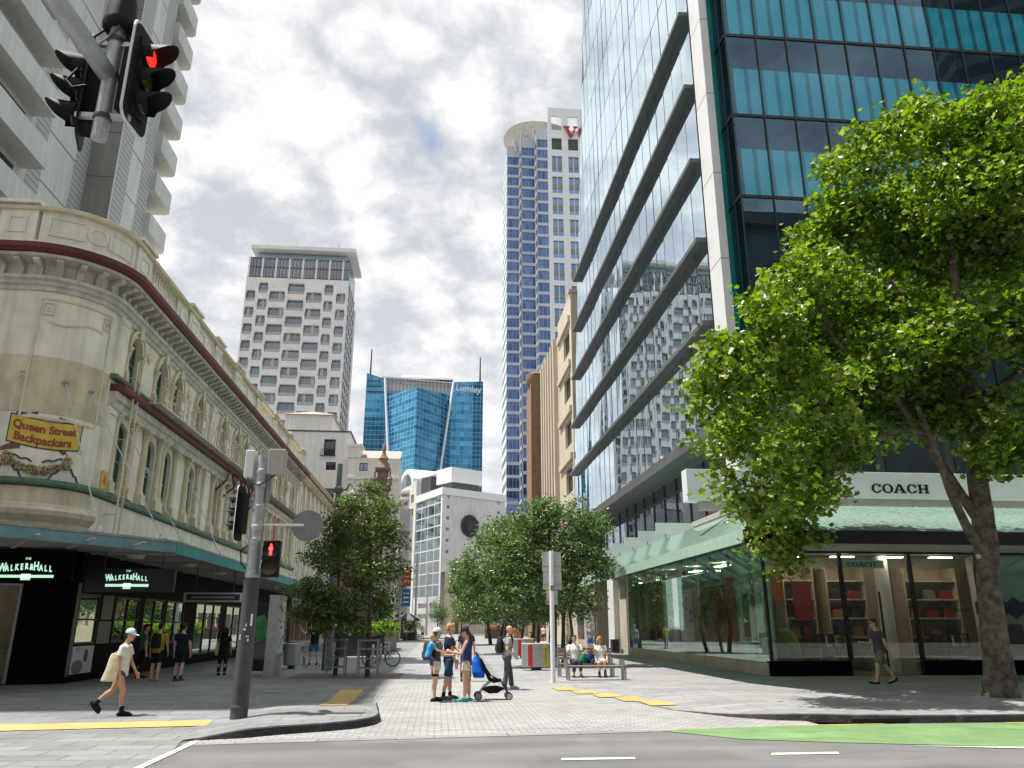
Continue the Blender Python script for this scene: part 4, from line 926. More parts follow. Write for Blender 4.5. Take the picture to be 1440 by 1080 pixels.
# ---- white hotel tower with staggered bay windows
H1 = thing('hotel_tower', 'white tower of staggered hexagonal balcony openings under a flat overhanging roof', 'tower', (-44, 222, 0))
hx0, hx1, hy = -58.6, -29.0, 214.3; Wd = hx1 - hx0
cA = [(.054, .088), (.31, .146), (.668, .146), (.931, .088)]; cB = [(.17, .088), (.49, .155), (.81, .084)]
wins = []
for r in range(14):
    zA = 95.6 - 5.2 * r; zB = 98.2 - 5.2 * r
    wins += [(f * Wd, w * Wd * 1.08, zA, zA - 3.45) for f, w in cA] + [(f * Wd, w * Wd * 1.08, zB, zB - 3.45) for f, w in cB]
def hexo(cx, w, z1, z0, k=1.0):
    h = w / 2; q = h - .22
    return [(cx - q, z0), (cx + q, z0), (cx + h, z0 + 1.5), (cx + h, z0 + 1.8), (cx + q, z1), (cx - q, z1), (cx - h, z0 + 1.8), (cx - h, z0 + 1.5)]
b = MB(); b.holes((hx0, hy, 0), (1, 0, 0), (0, 0, 1), (0, -1, 0), Wd, 99.7, [hexo(*w) for w in wins], 1.1)
b.quad((hx0, hy, 0), (hx0, 232, 0), (hx0, 232, 99.7), (hx0, hy, 99.7)); b.quad((hx0, hy, 99.7), (hx1, hy, 99.7), (hx1, 232, 99.7), (hx0, 232, 99.7))
b.build('wall', M['white_wall'], H1)
for cx, w, z1, z0 in wins:
    x = hx0 + cx; y = hy + 1.08; h = w / 2
    f = MB(); f.box(x - h + .3, x + h - .3, hy + .25, hy + .34, z0 + .12, z0 + 1.0)
    for i in range(1, 3 if w > 3.5 else 2): xx = x - h + w * i / (3 if w > 3.5 else 2); f.box(xx - .06, xx + .06, y - .08, y - .01, z0, z1)
    o = f.build('window', M['hotel_rail'] if 'hotel_rail' in M else mat('hotel_rail', (.36, .37, .37), .5, var=.1), H1); p = MB(); p.quad((x - h, y, z0), (x + h, y, z0), (x + h, y, z1), (x - h, y, z1)); p.build('pane', M['glass_window'], o)
    if random.random() < .45:
        s = random.uniform(-h + .4, h - 1.3); MB().quad((x + s, y - .02, z0), (x + s + .8, y - .02, z0), (x + s + .8, y - .02, z1), (x + s, y - .02, z1)).build('blind', M['curtain'], o)
pane_mat('hotel_side', (0, 1, 0), 4.0, 3.0, [(.10, .12, .14), (.22, .25, .28)], (.5, .5, .5), (.44, .44, .45), .45, .28, .3)
MB().quad((hx1, hy, 0), (hx1, 230.5, 0), (hx1, 230.5, 99.7), (hx1, hy, 99.7)).build('side_wall', M['hotel_side'], H1)
MB().box(hx1 - .2, hx1 + .35, 230.5, 233, 0, 97).build('side_pier', M['white_wall'], H1)
b = MB(); b.box(hx0 + .1, hx1 - .1, hy + .25, 230, 99.75, 106.2); b.build('upper_storeys', M['glass_window'], H1)
for z in (99.8, 103.0, 105.9): MB().box(hx0, hx1, hy + .05, hy + .24, z, z + .35).build('floor_band', M['dark_grey'], H1)
for i in range(31): x = hx0 + .1 + i * (Wd - .3) / 30; MB().box(x, x + (.28 if i % 4 else .5), hy - .06, hy + .04, 99.8, 106.1).build('fin', M['white_wall'] if i % 4 == 0 else M['mid_grey'], H1)
MB().box(hx0 + 2, hx1 - 1, hy + 2, 229, 106.25, 108.4).build('penthouse', M['glass_sky'], H1)
MB().box(hx0 + .6, hx1 + 1.6, hy - 1.0, 232, 108.7, 109.8).build('roof', M['white_wall'], H1)
for x, h in ((-33.5, 4.5), (-31, 2), (-44, 1.6)): MB().tube((x, 220, 109.9), (x, 220, 109.9 + h), .07, n=6).build('aerial', M['dark_grey'], H1)
# ---- white mid-rise with gable parapets
B2 = thing('white_building', 'white rendered mid-rise with small dark windows and a low pinkish hip roof on top', 'building', (-18, 99, 0))
def winholes(mb, o, u, w, W, H, rs, dep, parent, pm, fm, split=True):
    mb.holes(o, u, (0, 0, 1), w, W, H, [rect(*r) for r in rs], dep)
    u = Vector(u); o = Vector(o); w = Vector(w)
    for a, c, z0, z1 in rs:
        f = MB(); q = o - w * (dep - .04)
        def bx(a0, a1, c0, c1, t=.05): f.extr([(a0, c0), (a1, c0), (a1, c1), (a0, c1)], q, u, (0, 0, 1), w, t)
        fw = min(.1, (c - a) * .08); bx(a, a + fw, z0, z1); bx(c - fw, c, z0, z1); bx(a + fw, c - fw, z0, z0 + fw); bx(a + fw, c - fw, z1 - fw, z1)
        if split: bx((a + c) / 2 - fw / 2, (a + c) / 2 + fw / 2, z0 + fw, z1 - fw)
        ob = f.build('window', fm, parent); g = MB(); g.poly([q + u * x + Vector((0, 0, z)) + w * .01 for x, z in rect(a, c, z0, z1)]); g.build('pane', pm, ob)
b = MB()
winholes(b, (-24, 95, 0), (1, 0, 0), (0, -1, 0), 12.6, 24.6, [(9.5, 10.9, 21.7, 23.7), (9.9, 11.1, 19.85, 20.85), (9.9, 11.1, 16.2, 17.6), (9.9, 11.1, 12.5, 13.9), (6.5, 7.6, 16.2, 17.6)], .22, B2, M['glass_window'], M['black_metal'])
winholes(b, (-11.4, 95, 0), (0, 1, 0), (1, 0, 0), 9, 24.6, [(2.0, 3.0, 22.5, 23.4)], .22, B2, M['glass_window'], M['black_metal'])
b.quad((-24, 95, 24.6), (-11.4, 95, 24.6), (-11.4, 104, 24.6), (-24, 104, 24.6)); b.build('wall', M['white_wall'], B2)
b = MB(); b.box(-24, -11.3, 94.9, 95.05, 24.61, 24.78); b.build('coping', M['dark_grey'], B2); b = MB(); b.box(-11.45, -11.28, 95.06, 104, 24.61, 24.78); b.build('coping', M['dark_grey'], B2)
b = MB(); b.box(-19.6, -13.8, 95.6, 103, 24.8, 26.9); b.build('penthouse', M['white_wall'], B2)
b = MB(); b.add([(-19.9, 95.3, 26.92), (-13.5, 95.3, 26.92), (-13.5, 103, 26.92), (-19.9, 103, 26.92), (-16.7, 98.5, 28.1), (-16.7, 100, 28.1)], [(0, 1, 4), (1, 2, 5, 4), (2, 3, 5), (3, 0, 4, 5), (3, 2, 1, 0)]); mat('pink_roof', (0.42, 0.30, 0.26), .8); b.build('roof', M['pink_roof'], B2)
b = MB(); b.tube((-13.4, 94.8, 22.4), (-14.8, 94.8, 22.4), .03, n=5)
for i in range(9): b.tube((-14.8 + i * .19, 94.8, 21.6), (-14.8 + i * .19, 94.8, 22.45), .018, n=4)
b.box(-14.9, -13.0, 94.7, 94.98, 21.58, 21.64); b.build('window_guard', M['black_metal'], B2)
b = MB(); winholes(b, (-11.35, 94.5, 0), (1, 0, 0), (0, -1, 0), 6.2, 21.3, [(1.35, 2.35, 19.7, 20.7), (1.3, 2.3, 15.9, 17.4), (4.1, 5.0, 19.7, 20.7), (1.3, 2.3, 12, 13.4)], .2, B2, M['glass_window'], M['black_metal'])
b.quad((-5.15, 94.5, 0), (-5.15, 100, 0), (-5.15, 100, 21.3), (-5.15, 94.5, 21.3)); b.build('wing', M['white_wall'], B2)
MB().box(-11.5, -9.9, 94.3, 96.5, 21.35, 22.7).build('turret', M['white_wall'], B2); MB().box(-11.6, -9.7, 94.15, 96.7, 22.7, 23.0).build('turret_cap', M['white_panel'], B2)
MB().quad((-11.3, 94.6, 21.35), (-5.1, 94.6, 21.35), (-5.1, 99, 23.2), (-11.3, 99, 23.2)).build('roof', M['pink_roof'], B2)
MB().box(-11.4, -5.1, 94.3, 94.49, 18.7, 19.0).build('string_course', M['white_panel'], B2)
# ---- brown stone front with pinnacle
B3 = thing('stone_building', 'weathered brown stone building with an ornate pinnacle above the street tree', 'building', (-9, 90, 0))
b = MB(); b.box(-11.3, -6.4, 88, 93, 0, 14.5); b.build('wall', M['brown_brick'], B3)
mat('brownstone', (0.26, 0.20, 0.15), .85, var=.35, vscale=1.5, streak=.3)
b = MB(); b.box(-7.4, -5.9, 87.7, 89.2, 0, 16.4); b.box(-7.6, -5.7, 87.5, 89.4, 16.4, 16.8); b.box(-7.25, -6.05, 87.85, 89.05, 16.8, 18.6); b.box(-7.5, -5.8, 87.6, 89.3, 18.6, 18.85)
b.lathe([(.75, 18.85), (.55, 19.2), (.45, 19.8), (.6, 20.0), (.3, 20.4), (.16, 20.9), (.28, 21.2), (.2, 21.5), (.03, 21.9)], (-6.65, 88.4, 0), 8)
for sx, sy in ((-1, -1), (1, -1)): b.lathe([(.3, 16.8), (.22, 17.3), (.32, 17.5), (.1, 18.0), (.16, 18.2), (.02, 18.5)], (-6.65 + sx * .85, 88.4 + sy * .8, 0), 7)
b.extr([(0, 15.2), (.9, 15.4), (.5, 16.0), (.8, 16.9), (0, 17.6)], (-7.4, 88.3, 0), (-1, 0, 0), (0, 0, 1), (0, 1, 0), .4)
b.build('pinnacle', M['brownstone'], B3)
for k in range(3): MB().box(-10.8 + k * 1.5, -9.9 + k * 1.5, 87.95, 88.0, 9, 12).build('window', M['window_dark'], B3)
# ---- blue glass tower
L1_ = thing('glass_tower', 'blue glass office tower with a projecting wedge, slanted white poles and louvred crown', 'tower', (-8, 330, 0))
blu = [(0.05, 0.24, 0.46), (0.09, 0.34, 0.58), (0.12, 0.42, 0.66), (0.06, 0.28, 0.50)]
pane_mat('lum_front', (1, 0, 0), 1.7, 1.95, blu, (.45, .45, .45), (0.22, 0.42, 0.58), .07, .09, .42, spandrel=(1.5, 1.4, 1.3))
a_, l_, r_ = (-10.6, 300), (-24.6, 320), (3.4, 320)
pane_mat('lum_left', (l_[0] - a_[0], l_[1] - a_[1], 0), 2.4, 1.95, blu, (.45, .45, .45), (0.24, 0.44, 0.60), .07, .09, .42, spandrel=(1.5, 1.4, 1.3))
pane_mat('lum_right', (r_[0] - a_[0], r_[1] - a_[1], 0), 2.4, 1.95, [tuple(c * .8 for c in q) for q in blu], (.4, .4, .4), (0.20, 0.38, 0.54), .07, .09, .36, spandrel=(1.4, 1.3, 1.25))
b = MB(); b.prism([l_, a_, r_], 0, 0.1); b = MB()
b.add([(*l_, 0), (*a_, 0), (*a_, 93.2), (*l_, 95.2)], [(0, 1, 2, 3)]); b.build('wedge_face', M['lum_left'], L1_)
b = MB(); b.add([(*a_, 0), (*r_, 0), (*r_, 96.1), (*a_, 93.2)], [(0, 1, 2, 3)]); b.build('wedge_face', M['lum_right'], L1_)
b = MB(); b.add([(-33, 320, 0), (-24.5, 320, 0), (-24.5, 320, 102.6), (-33, 320, 105.2)], [(0, 1, 2, 3)]); b.quad((-33, 320, 0), (-33, 345, 0), (-33, 345, 105.2), (-33, 320, 105.2)); b.build('facade', M['lum_front'], L1_)
b = MB(); b.add([(3.3, 320, 0), (16.9, 320, 0), (16.9, 320, 102.8), (3.3, 320, 102.2)], [(0, 1, 2, 3)]); b.quad((16.9, 320, 0), (16.9, 345, 0), (16.9, 345, 102.8), (16.9, 320, 102.8)); b.build('facade', M['lum_front'], L1_)
stripe_mat('louvre', (0.36, 0.36, 0.36), (0.60, 0.59, 0.57), 'X', 1.6, .3)
MB().box(-24.4, 3.2, 321.5, 323, 92, 101.2).build('louvre_wall', M['louvre'], L1_)
MB().box(-24.4, 3.2, 319.8, 321.4, 96.2, 97.6).build('window_band', M['glass_navy'], L1_)
b = MB(); b.add([(-26.5, 319, 103.6), (4.5, 319, 101.8), (4.5, 335, 104.6), (-26.5, 335, 105.4), (-26.5, 319, 102.9), (4.5, 319, 101.2), (4.5, 335, 104), (-26.5, 335, 104.8)], [(0, 1, 2, 3), (7, 6, 5, 4), (0, 4, 5, 1), (1, 5, 6, 2), (2, 6, 7, 3), (3, 7, 4, 0)]); b.build('roof', M['louvre'], L1_)
b = MB(); pr = [(-18.4 + 0, 0)]; P = []
for i in range(11): a = pi * i / 10; P.append((325 - 6 * cos(a), 102.8 + 2.9 * sin(a)))
b.extr(P, (-18, 0, 0), (0, 1, 0), (0, 0, 1), (1, 0, 0), 22); b.build('plant_room', M['galv'], L1_)
for p, q in (((-25.2, 319.3, 103), (-19.2, 309, 40)), ((4.1, 319.3, 102.2), (-2.5, 309, 45))): MB().tube(p, q, .5, n=8).build('pole', M['white_paint'], L1_)
for x, z in ((-31.6, 116.5), (15.6, 114.2)): MB().tube((x, 321, 100), (x, 321, z), .45, .25, 8).build('mast', M['dark_grey'], L1_)
text_mb('Lumley', 4.0, frameM((10.5, 319.8, 97.9), (1, 0, -.10), (.10, 0, 1)), .25, 'CENTER', None, None, .05, .95).build('lettering', M['white_paint'], L1_)
for i in range(3): MB().box(-32.6, -27 + i, 319.7, 319.9, 101.5 - i * 2.4, 101.9 - i * 2.4).build('red_band', M['maroon'], L1_)
# ---- beige building with barrel roof
A1 = thing('arched_building', 'cream building with a big arched window under a barrel roof behind the white block', 'building', (-3, 205, 0))
c0, c1, c2 = (-6.3, 200), (-14.2, 221.5), (4.5, 209)
d1 = Vector((c1[0] - c0[0], c1[1] - c0[1], 0)); l1 = d1.length; d1.normalize(); n1 = Vector((-d1.y, d1.x, 0)); n1 = n1 if n1.dot(Vector((-1, -.3, 0))) > 0 else -n1
d2 = Vector((c2[0] - c0[0], c2[1] - c0[1], 0)); l2 = d2.length; d2.normalize(); n2 = Vector((d2.y, -d2.x, 0)); n2 = n2 if n2.y < 0 else -n2
b = MB()
def wall_at(mb, d, l, n, rs, H=37.7):
    winholes(mb, (*c0, 0), d, n, l, H, rs, .6, A1, M['glass_window'], M['mid_grey'])
wall_at(b, d1, l1, n1, [(2 + 5.2 * i, 4.4 + 5.2 * i, z, z + 2.2) for i in range(4) for z in (28.5, 24.5, 32.2)])
wall_at(b, d2, l2, n2, [(3.0, 8.2, 33.6, 35.6)])
b.build('wall', M['off_white'], A1)
b = MB(); P = [(3 + 6 + 6.0 * cos(pi * i / 14), 37.7 + 4.3 * sin(pi * i / 14)) for i in range(15)]
b.extr(P, (*c0, 0), d1, (0, 0, 1), -n1, 16); b.build('barrel_roof', M['white_panel'], A1)
b = MB(); P = [(9 + 4.6 * cos(pi * i / 14), 37.2 + 3.4 * sin(pi * i / 14)) for i in range(15)]; b.extr(P, Vector((*c0, 0)) + n1 * .06, d1, (0, 0, 1), -n1, .05); b.build('arch_window', M['glass_window'], A1)
for z in (33.2, 35.0): MB().lathe([(3.4, z), (3.8, z + .3), (3.8, z + .9)], Vector((*c0, 0)) + d1 * 9 - n1 * 1.2, 20).build('curved_balcony', M['off_white'], A1)
MB().quad(*[Vector((*c0, 0)) + d1 * a + n1 * .05 + Vector((0, 0, z)) for a, z in ((3, 3), (7, 3), (7, 22), (3, 22))]).build('curtain_wall', M['glass_navy'], A1)
# ---- white block with round sculpture
W1 = thing('white_block', 'plain white block with a glazed side and a dark spiky disc on its front', 'building', (4, 176, 0))
c0 = (0.4, 170); c1 = (-5.6, 183.5); c2 = (15.0, 180.0); Hh = 30.6
d1 = Vector((c1[0] - c0[0], c1[1] - c0[1], 0)); l1 = d1.length; d1.normalize(); n1 = Vector((-d1.y, d1.x, 0)); n1 = n1 if n1.x < 0 else -n1
d2 = Vector((c2[0] - c0[0], c2[1] - c0[1], 0)); l2 = d2.length; d2.normalize(); n2 = Vector((d2.y, -d2.x, 0)); n2 = n2 if n2.y < 0 else -n2
b = MB()
mat('white_tile', (0.62, 0.62, 0.61), .6, var=.05, vscale=.3, streak=.16)
rs = [(1.1, 1.9, z - .8, z) for z in (29.3, 27.0, 24.6, 22.2, 19.8, 17.4)] + [(l2 - 2.4, l2 - 1.6, z - .8, z) for z in (29.3, 27.0)]
winholes(b, (*c0, 0), d2, n2, l2, Hh - 1.4, rs, .2, W1, M['window_dark'], M['white_panel'])
b.build('front_wall', M['white_tile'], W1)
pane_mat('side_glass', d1, 3.7, 2.5, [(.75, .85, .9), (.6, .72, .78)], (.12, .14, .14), (.58, .58, .57), .06, .10, .72, wob=.06)
q = lambda a, z, o=0: Vector((*c0, 0)) + d1 * a + n1 * o + Vector((0, 0, z))
MB().quad(q(.6, 7.5), q(l1, 7.5), q(l1, Hh - 1.4), q(.6, Hh - 1.4)).build('glazed_wall', M['side_glass'], W1)
MB().quad(q(0, 0, .05), q(.7, 0, .05), q(.7, Hh - 1.4, .05), q(0, Hh - 1.4, .05)).build('corner_pier', M['white_paint'], W1)
b = MB(); b.holes((*c0, 0), d1, (0, 0, 1), n1, l1, 7.5, [rect(a, a + 4.6, z, z + 1.0) for a in (1, 7.2) for z in (3.2, 5.4)], .6); b.build('car_park_wall', M['white_tile'], W1)
b = MB(); P = [c0, c2, (c2[0] + c1[0] - c0[0], c2[1] + c1[1] - c0[1]), c1]
ex = [(x + s[0], y + s[1]) for (x, y), s in zip(P, ((-.1, -.4), (.3, -.2), (.2, .3), (-.4, .2)))]; b.prism(ex, Hh - 1.4, Hh + .2); b.build('parapet', M['white_panel'], W1)
dsk = Vector((*c0, 0)) + d2 * 7.4 + n2 * .2 + Vector((0, 0, 22.9))
b = MB(); b.lathe([(2.45, 0), (2.3, .25), (1.2, .5), (.2, .55)], dsk, 28, n2); random.seed(9)
e1 = d2; e2 = Vector((0, 0, 1))
for i in range(150):
    a = random.uniform(0, 2 * pi); r = random.uniform(.4, 1.0) * 2.4; p = dsk + (e1 * cos(a) + e2 * sin(a)) * r + n2 * .3
    b.tube(p, p + (e1 * cos(a) + e2 * sin(a)) * random.uniform(.3, .75) + n2 * random.uniform(.2, .9), .035, .01, 4, False)
mat('sculpture', (0.035, 0.03, 0.045), .6, var=.3); b.build('disc_sculpture', M['sculpture'], W1)
b = MB(); b.holes(Vector((*c0, 0)) - d2 * 0 + n2 * 1.5, d2, (0, 0, 1), n2, 15, 12.6, [rect(5, 13, 4.5, 6.6), rect(5, 13, 7.4, 9.4), rect(2, 4, .1, 3)], .4); b.quad(Vector((*c0, 12.6)), Vector((*c0, 12.6)) + n2 * 1.5, Vector((*c0, 12.6)) + n2 * 1.5 + d2 * 15, Vector((*c0, 12.6)) + d2 * 15); b.build('podium', M['beige'], W1)
MB().quad(*[Vector((*c0, 0)) + n2 * 1.15 + d2 * a + Vector((0, 0, z)) for a, z in ((4, 0), (14, 0), (14, 11), (4, 11))]).build('podium_window', M['window_dark'], W1)
pq = Vector((*c0, 0)) - n2 * 7 + d2 * 6.5
b = MB(); b.obox(pq + Vector((2.4, 0, 34.6)), d2, n2, (0, 0, 1), 4.4, 3, 1.7); b.build('plant_box', M['white_panel'], W1); b = MB(); b.obox(pq + Vector((2.4, 0, 31.9)), d2, n2, (0, 0, 1), 3.8, 2.6, 1.0); b.build('plant_base', M['dark_grey'], W1)
b = MB(); b.obox(pq + Vector((-3.4, 4, 33.2)), d2, n2, (0, 0, 1), 2.4, 2, 2.0); b.build('plant_base', M['dark_grey'], W1); MB().lathe([(1.2, 35.2), (1.3, 35.6), (1.2, 36.2), (.3, 36.4)], pq + Vector((-3.2, 4, 0)), 12).build('cooling_tower', M['white_panel'], W1)
# ---- tall stepped tower with visor crown
V1 = thing('stepped_tower', 'tall white and navy office tower with stepped corner, open frame crown and curved visor roof', 'tower', (28, 200, 0))
def facet(x0, x1, y, top, y_next):
    rs = [(.15, x1 - x0 - .15, z, z + 2.6) for z in [top - 6.3 - 3.46 * i for i in range(int((top - 8) / 3.46))]]
    b = MB(); b.holes((x0, y, 0), (1, 0, 0), (0, 0, 1), (0, -1, 0), x1 - x0, top, [rect(*r) for r in rs], .25)
    b.holes((x1, y, 0), (0, -1, 0), (0, 0, 1), (-1, 0, 0), y - y_next, top, [rect(.3, y - y_next - .2, r[2], r[3]) for r in rs], .25) if y_next else None
    b.quad((x0, y, top), (x1, y, top), (x1, y + 12, top), (x0, y + 12, top))
    b.build('banded_wall', M['band_grey'] if 'band_grey' in M else mat('band_grey', (.46, .49, .53), .5, var=.04), V1)
    g = MB(); g.quad((x0, y + .24, 0), (x1, y + .24, 0), (x1, y + .24, top - 1), (x0, y + .24, top - 1)); g.build('glazing', M['vero_glass'], V1)
    if y_next: g = MB(); g.quad((x1 + .24, y, 0), (x1 + .24, y_next, 0), (x1 + .24, y_next, top - 1), (x1 + .24, y, top - 1)); g.build('glazing', M['glass_navy'], V1)
pane_mat('vero_glass', (1, 0, 0), 1.05, 3.46, [(.16, .26, .50), (.24, .36, .62), (.12, .2, .42)], (.22, .28, .34), (.30, .33, .36), .10, .01, .40)
facet(16.9, 20.5, 200, 139.2, 195); facet(20.7, 24.6, 195, 139.3, 190); facet(24.45, 27.8, 190, 138.9, None)
b = MB(); b.quad((16.9, 200, 0), (16.9, 214, 0), (16.9, 214, 139), (16.9, 200, 139)); pane_mat('vero_left', (0, 1, 0), 1.8, 3.46, [(.4, .5, .62), (.55, .62, .7)], (.5, .5, .5), (.66, .68, .68), .06, .5, .35); b.build('left_wall', M['vero_left'], V1)
vc = [28.9, 33.65, 38.4]
rs = []
for i in range(19):
    z1 = 129.75 - 6.72 * i
    for x in vc: rs.append((x - 27.8, x - 27.8 + 2.9, z1 - 5.3, z1))
lv = [(x - 27.8, x - 27.8 + 2.9, 131.8, 135.7) for x in vc]
op = [(x - 27.8, x - 27.8 + 2.95, 138.4, 143.2) for x in vc]
b = MB(); b.holes((27.8, 189.6, 0), (1, 0, 0), (0, 0, 1), (0, -1, 0), 14, 145.9, [rect(*r) for r in rs + lv + op], .6)
b.quad((27.8, 189.6, 0), (27.8, 190.2, 0), (27.8, 190.2, 145.9), (27.8, 189.6, 145.9)); b.build('grid_wall', M['white_panel'], V1)
b = MB(); b.holes((41.8, 190.3, 137), (-1, 0, 0), (0, 0, 1), (0, 1, 0), 14, 8.9, [rect(14 - r[1], 14 - r[0], r[2] - 137, r[3] - 137) for r in op], .05); b.quad((27.8, 189.6, 145.9), (41.8, 189.6, 145.9), (41.8, 190.3, 145.9), (27.8, 190.3, 145.9)); b.build('crown_frame', M['white_panel'], V1)
for a, c, z0, z1 in rs:
    x0 = 27.8 + a; x1 = 27.8 + c; g = MB(); g.quad((x0, 190.1, z0), (x1, 190.1, z0), (x1, 190.1, z1), (x0, 190.1, z1)); o = g.build('window', M['glass_navy'], V1)
    g = MB(); zm = (z0 + z1) / 2 - .3; g.box(x0, x1, 190.0, 190.08, zm - .75, zm + .75); g.build('spandrel', M['grey_tower_dark'], o); g = MB(); g.box((x0 + x1) / 2 - .1, (x0 + x1) / 2 + .1, 189.95, 189.995, z0, z1); g.build('mullion', M['white_panel'], o)
for a, c, z0, z1 in lv: MB().quad((27.8 + a, 190.1, z0), (27.8 + c, 190.1, z0), (27.8 + c, 190.1, z1), (27.8 + a, 190.1, z1)).build('louvre', M['dark_grey'], V1)
MB().box(28, 41.5, 192, 215, 120, 138).build('plant_floor', M['grey_tower_dark'], V1)
b = MB(); cx, cy = 29.5, 203.0; n = 28; P = []
for i in range(n + 1):
    a = radians(95 + 190 * i / n); tz = 140.0 + 4.0 * sin(pi * (.05 + .9 * i / n))
    for r, dz in ((13.4, 0), (13.1, -.7), (8.4, -7.4), (8.7, -6.2)): P.append((cx + r * cos(a), cy + r * sin(a) * .9, tz + dz + (.25 * r if 0 else 0)))
b.smooth = True; b.add(P, [(i * 4 + j, i * 4 + (j + 1) % 4, (i + 1) * 4 + (j + 1) % 4, (i + 1) * 4 + j) for i in range(n) for j in range(4)]); b.build('visor_roof', M['stone_trim'], V1)
for x, y in ((19.5, 199), (21.5, 195.5), (24.5, 193)): MB().tube((x, y, 137), (x - 1.0, y + .5, 142.5), .18, n=6).build('visor_strut', M['white_panel'], V1)
def serif_ve(z):
    b = MB(); o = Vector((32.3, 189.3, z)); ex = lambda pl: b.extr(pl, o, (1, 0, 0), (0, 0, 1), (0, -1, 0), .35)
    ex([(0, 3.6), (0, 3.15), (.45, 3.15), (1.75, 0), (2.05, 0), (2.35, .8), (1.35, 3.15), (1.8, 3.15), (1.8, 3.6)]); ex([(2.35, .8), (3.25, 3.15), (2.85, 3.15), (2.85, 3.6), (4.1, 3.6), (4.1, 3.15), (3.7, 3.15), (2.5, 0), (2.05, 0)])
    c = Vector((6.0, 1.75)); R = []
    for i in range(21): a = radians(8 + 318 * i / 20); R.append((c.x + 1.85 * cos(a), c.y + 1.9 * sin(a)))
    R2 = [(c.x + 1.15 * cos(radians(8 + 318 * i / 20)), c.y + 1.35 * sin(radians(8 + 318 * i / 20))) for i in range(20, -1, -1)]
    for i in range(20): ex([R[i], R[i + 1], R2[19 - i], R2[20 - i]])
    ex([(c.x - 1.3, c.y - .05), (c.x + 1.82, c.y - .05), (c.x + 1.82, c.y + .4), (c.x - 1.3, c.y + .4)]); return b
serif_ve(135.9).build('lettering', M['red'], V1)
# ---- art deco block and brick building on the right side
D1 = thing('art_deco_building', 'cream art deco building with vertical ribs and steel windows beside the glass facade', 'building', (16, 78, 0))
b = MB(); rs = [(1.2, 4.8, 4.5 + 4.55 * i, 7.0 + 4.55 * i) for i in range(6)]
winholes(b, (12.1, 69, 0), (0, 1, 0), (-1, 0, 0), 8.5, 32.9, rs, .35, D1, M['glass_window'], M['dark_grey'])
b.quad((12.1, 69, 0), (20, 69, 0), (20, 69, 32.9), (12.1, 69, 32.9)); b.quad((12.1, 77.5, 30), (20, 77.5, 30), (20, 77.5, 32.9), (12.1, 77.5, 32.9)); b.build('wall', M['beige'], D1)
MB().box(11.9, 20, 68.85, 69.6, 32.92, 33.2).build('coping', M['beige'], D1); MB().box(12.12, 20, 77.5, 90, 0, 31.6).build('ribbed_wall', M['beige'], D1)
for i in range(6): y = 78.2 + 2.0 * i; MB().box(11.65, 12.11, y, y + .8, 3, 31.4).build('rib', M['beige'], D1)
for i in range(6): MB().box(11.85, 12.09, 69.6, 77, 7.4 + 4.55 * i, 8.0 + 4.55 * i).build('sill_band', M['beige'], D1)
D2 = thing('brick_building', 'narrow tan brick building with a rounded chimney stack beyond the cream art deco block', 'building', (15, 97, 0))
MB().box(12.5, 22, 90.5, 104, 0, 34).build('wall', M['grey_tower_dark'], D2); MB().box(10.9, 12.48, 92.5, 97.5, 0, 31).build('stair_tower', M['brown_brick'], D2)
MB().lathe([(1.0, 31), (1.2, 31.3), (1.2, 32.4), (.9, 32.6)], (11.7, 94, 0), 14).build('stack_cap', M['brown_brick'], D2)
# ---- grey screen building, far left side of the street
S1 = thing('screen_building', 'pale grey building clad in ribbed metal screens beyond the street tree', 'building', (-9, 114, 0))
stripe_mat('ribbed', (0.40, 0.42, 0.46), (0.46, 0.48, 0.53), 'X', .45, .2)
MB().box(-16, -4.2, 110, 122, 3.4, 17.4).build('upper_wall', M['ribbed'], S1); MB().box(-8, -4.1, 109.85, 109.98, 13.9, 14.3).build('band', M['mid_grey'], S1); MB().box(-16, -4.6, 110.3, 122, 0, 3.4).build('shopfront', M['window_dark'], S1)
# ---- street-level shops further along, left
for nm, lb, y0, y1, x, h, m in (('shop_row', 'low dark shopfronts under awnings beside the planted terrace', 100.5, 108, -8.5, 6.5, 'granite_brown'), ('shop_row', 'plain cream shop block past the grey screen building', 124, 150, -6.5, 10.5, 'off_white'), ('shop_row', 'grey low building at the bend of the street', 152, 178, -8.2, 13, 'grey_tower_dark')):
    s = thing(nm, lb, 'shop', (x - 3, (y0 + y1) / 2, 0)); MB().box(x - 8, x, y0, y1, 0, h).build('wall', M[m], s)
    for i in range(int((y1 - y0) / 4)): MB().box(x + .01, x + .05, y0 + .5 + i * 4, y0 + 3.5 + i * 4, .4, 3).build('shop_window', M['window_dark'], s)
    MB().box(x + .02, x + 1.5, y0, y1, 3.3, 3.6).build('awning', M['dark_grey'], s)
    for i in range(int((y1 - y0) / 4)):
        if h > 9: MB().box(x + .01, x + .05, y0 + 1 + i * 4, y0 + 2.8 + i * 4, 5.5, 7.5).build('window', M['window_dark'], s)
# ---- right side of the far street
for lb, y0, y1, x, h, m in (('long low cream frontage with dark glazing behind the row of trees', 105, 150, 13.0, 9, 'tan_stone'),):
    s = thing('shop_row', lb, 'shop', (x + 3, 125, 0)); MB().box(x, x + 9, y0, y1, 0, h).build('wall', M[m], s)
    for i in range(9): MB().box(x - .05, x - .01, y0 + .5 + i * 5, y0 + 4.5 + i * 5, .3, 3.6).build('shop_window', M['window_dark'], s)
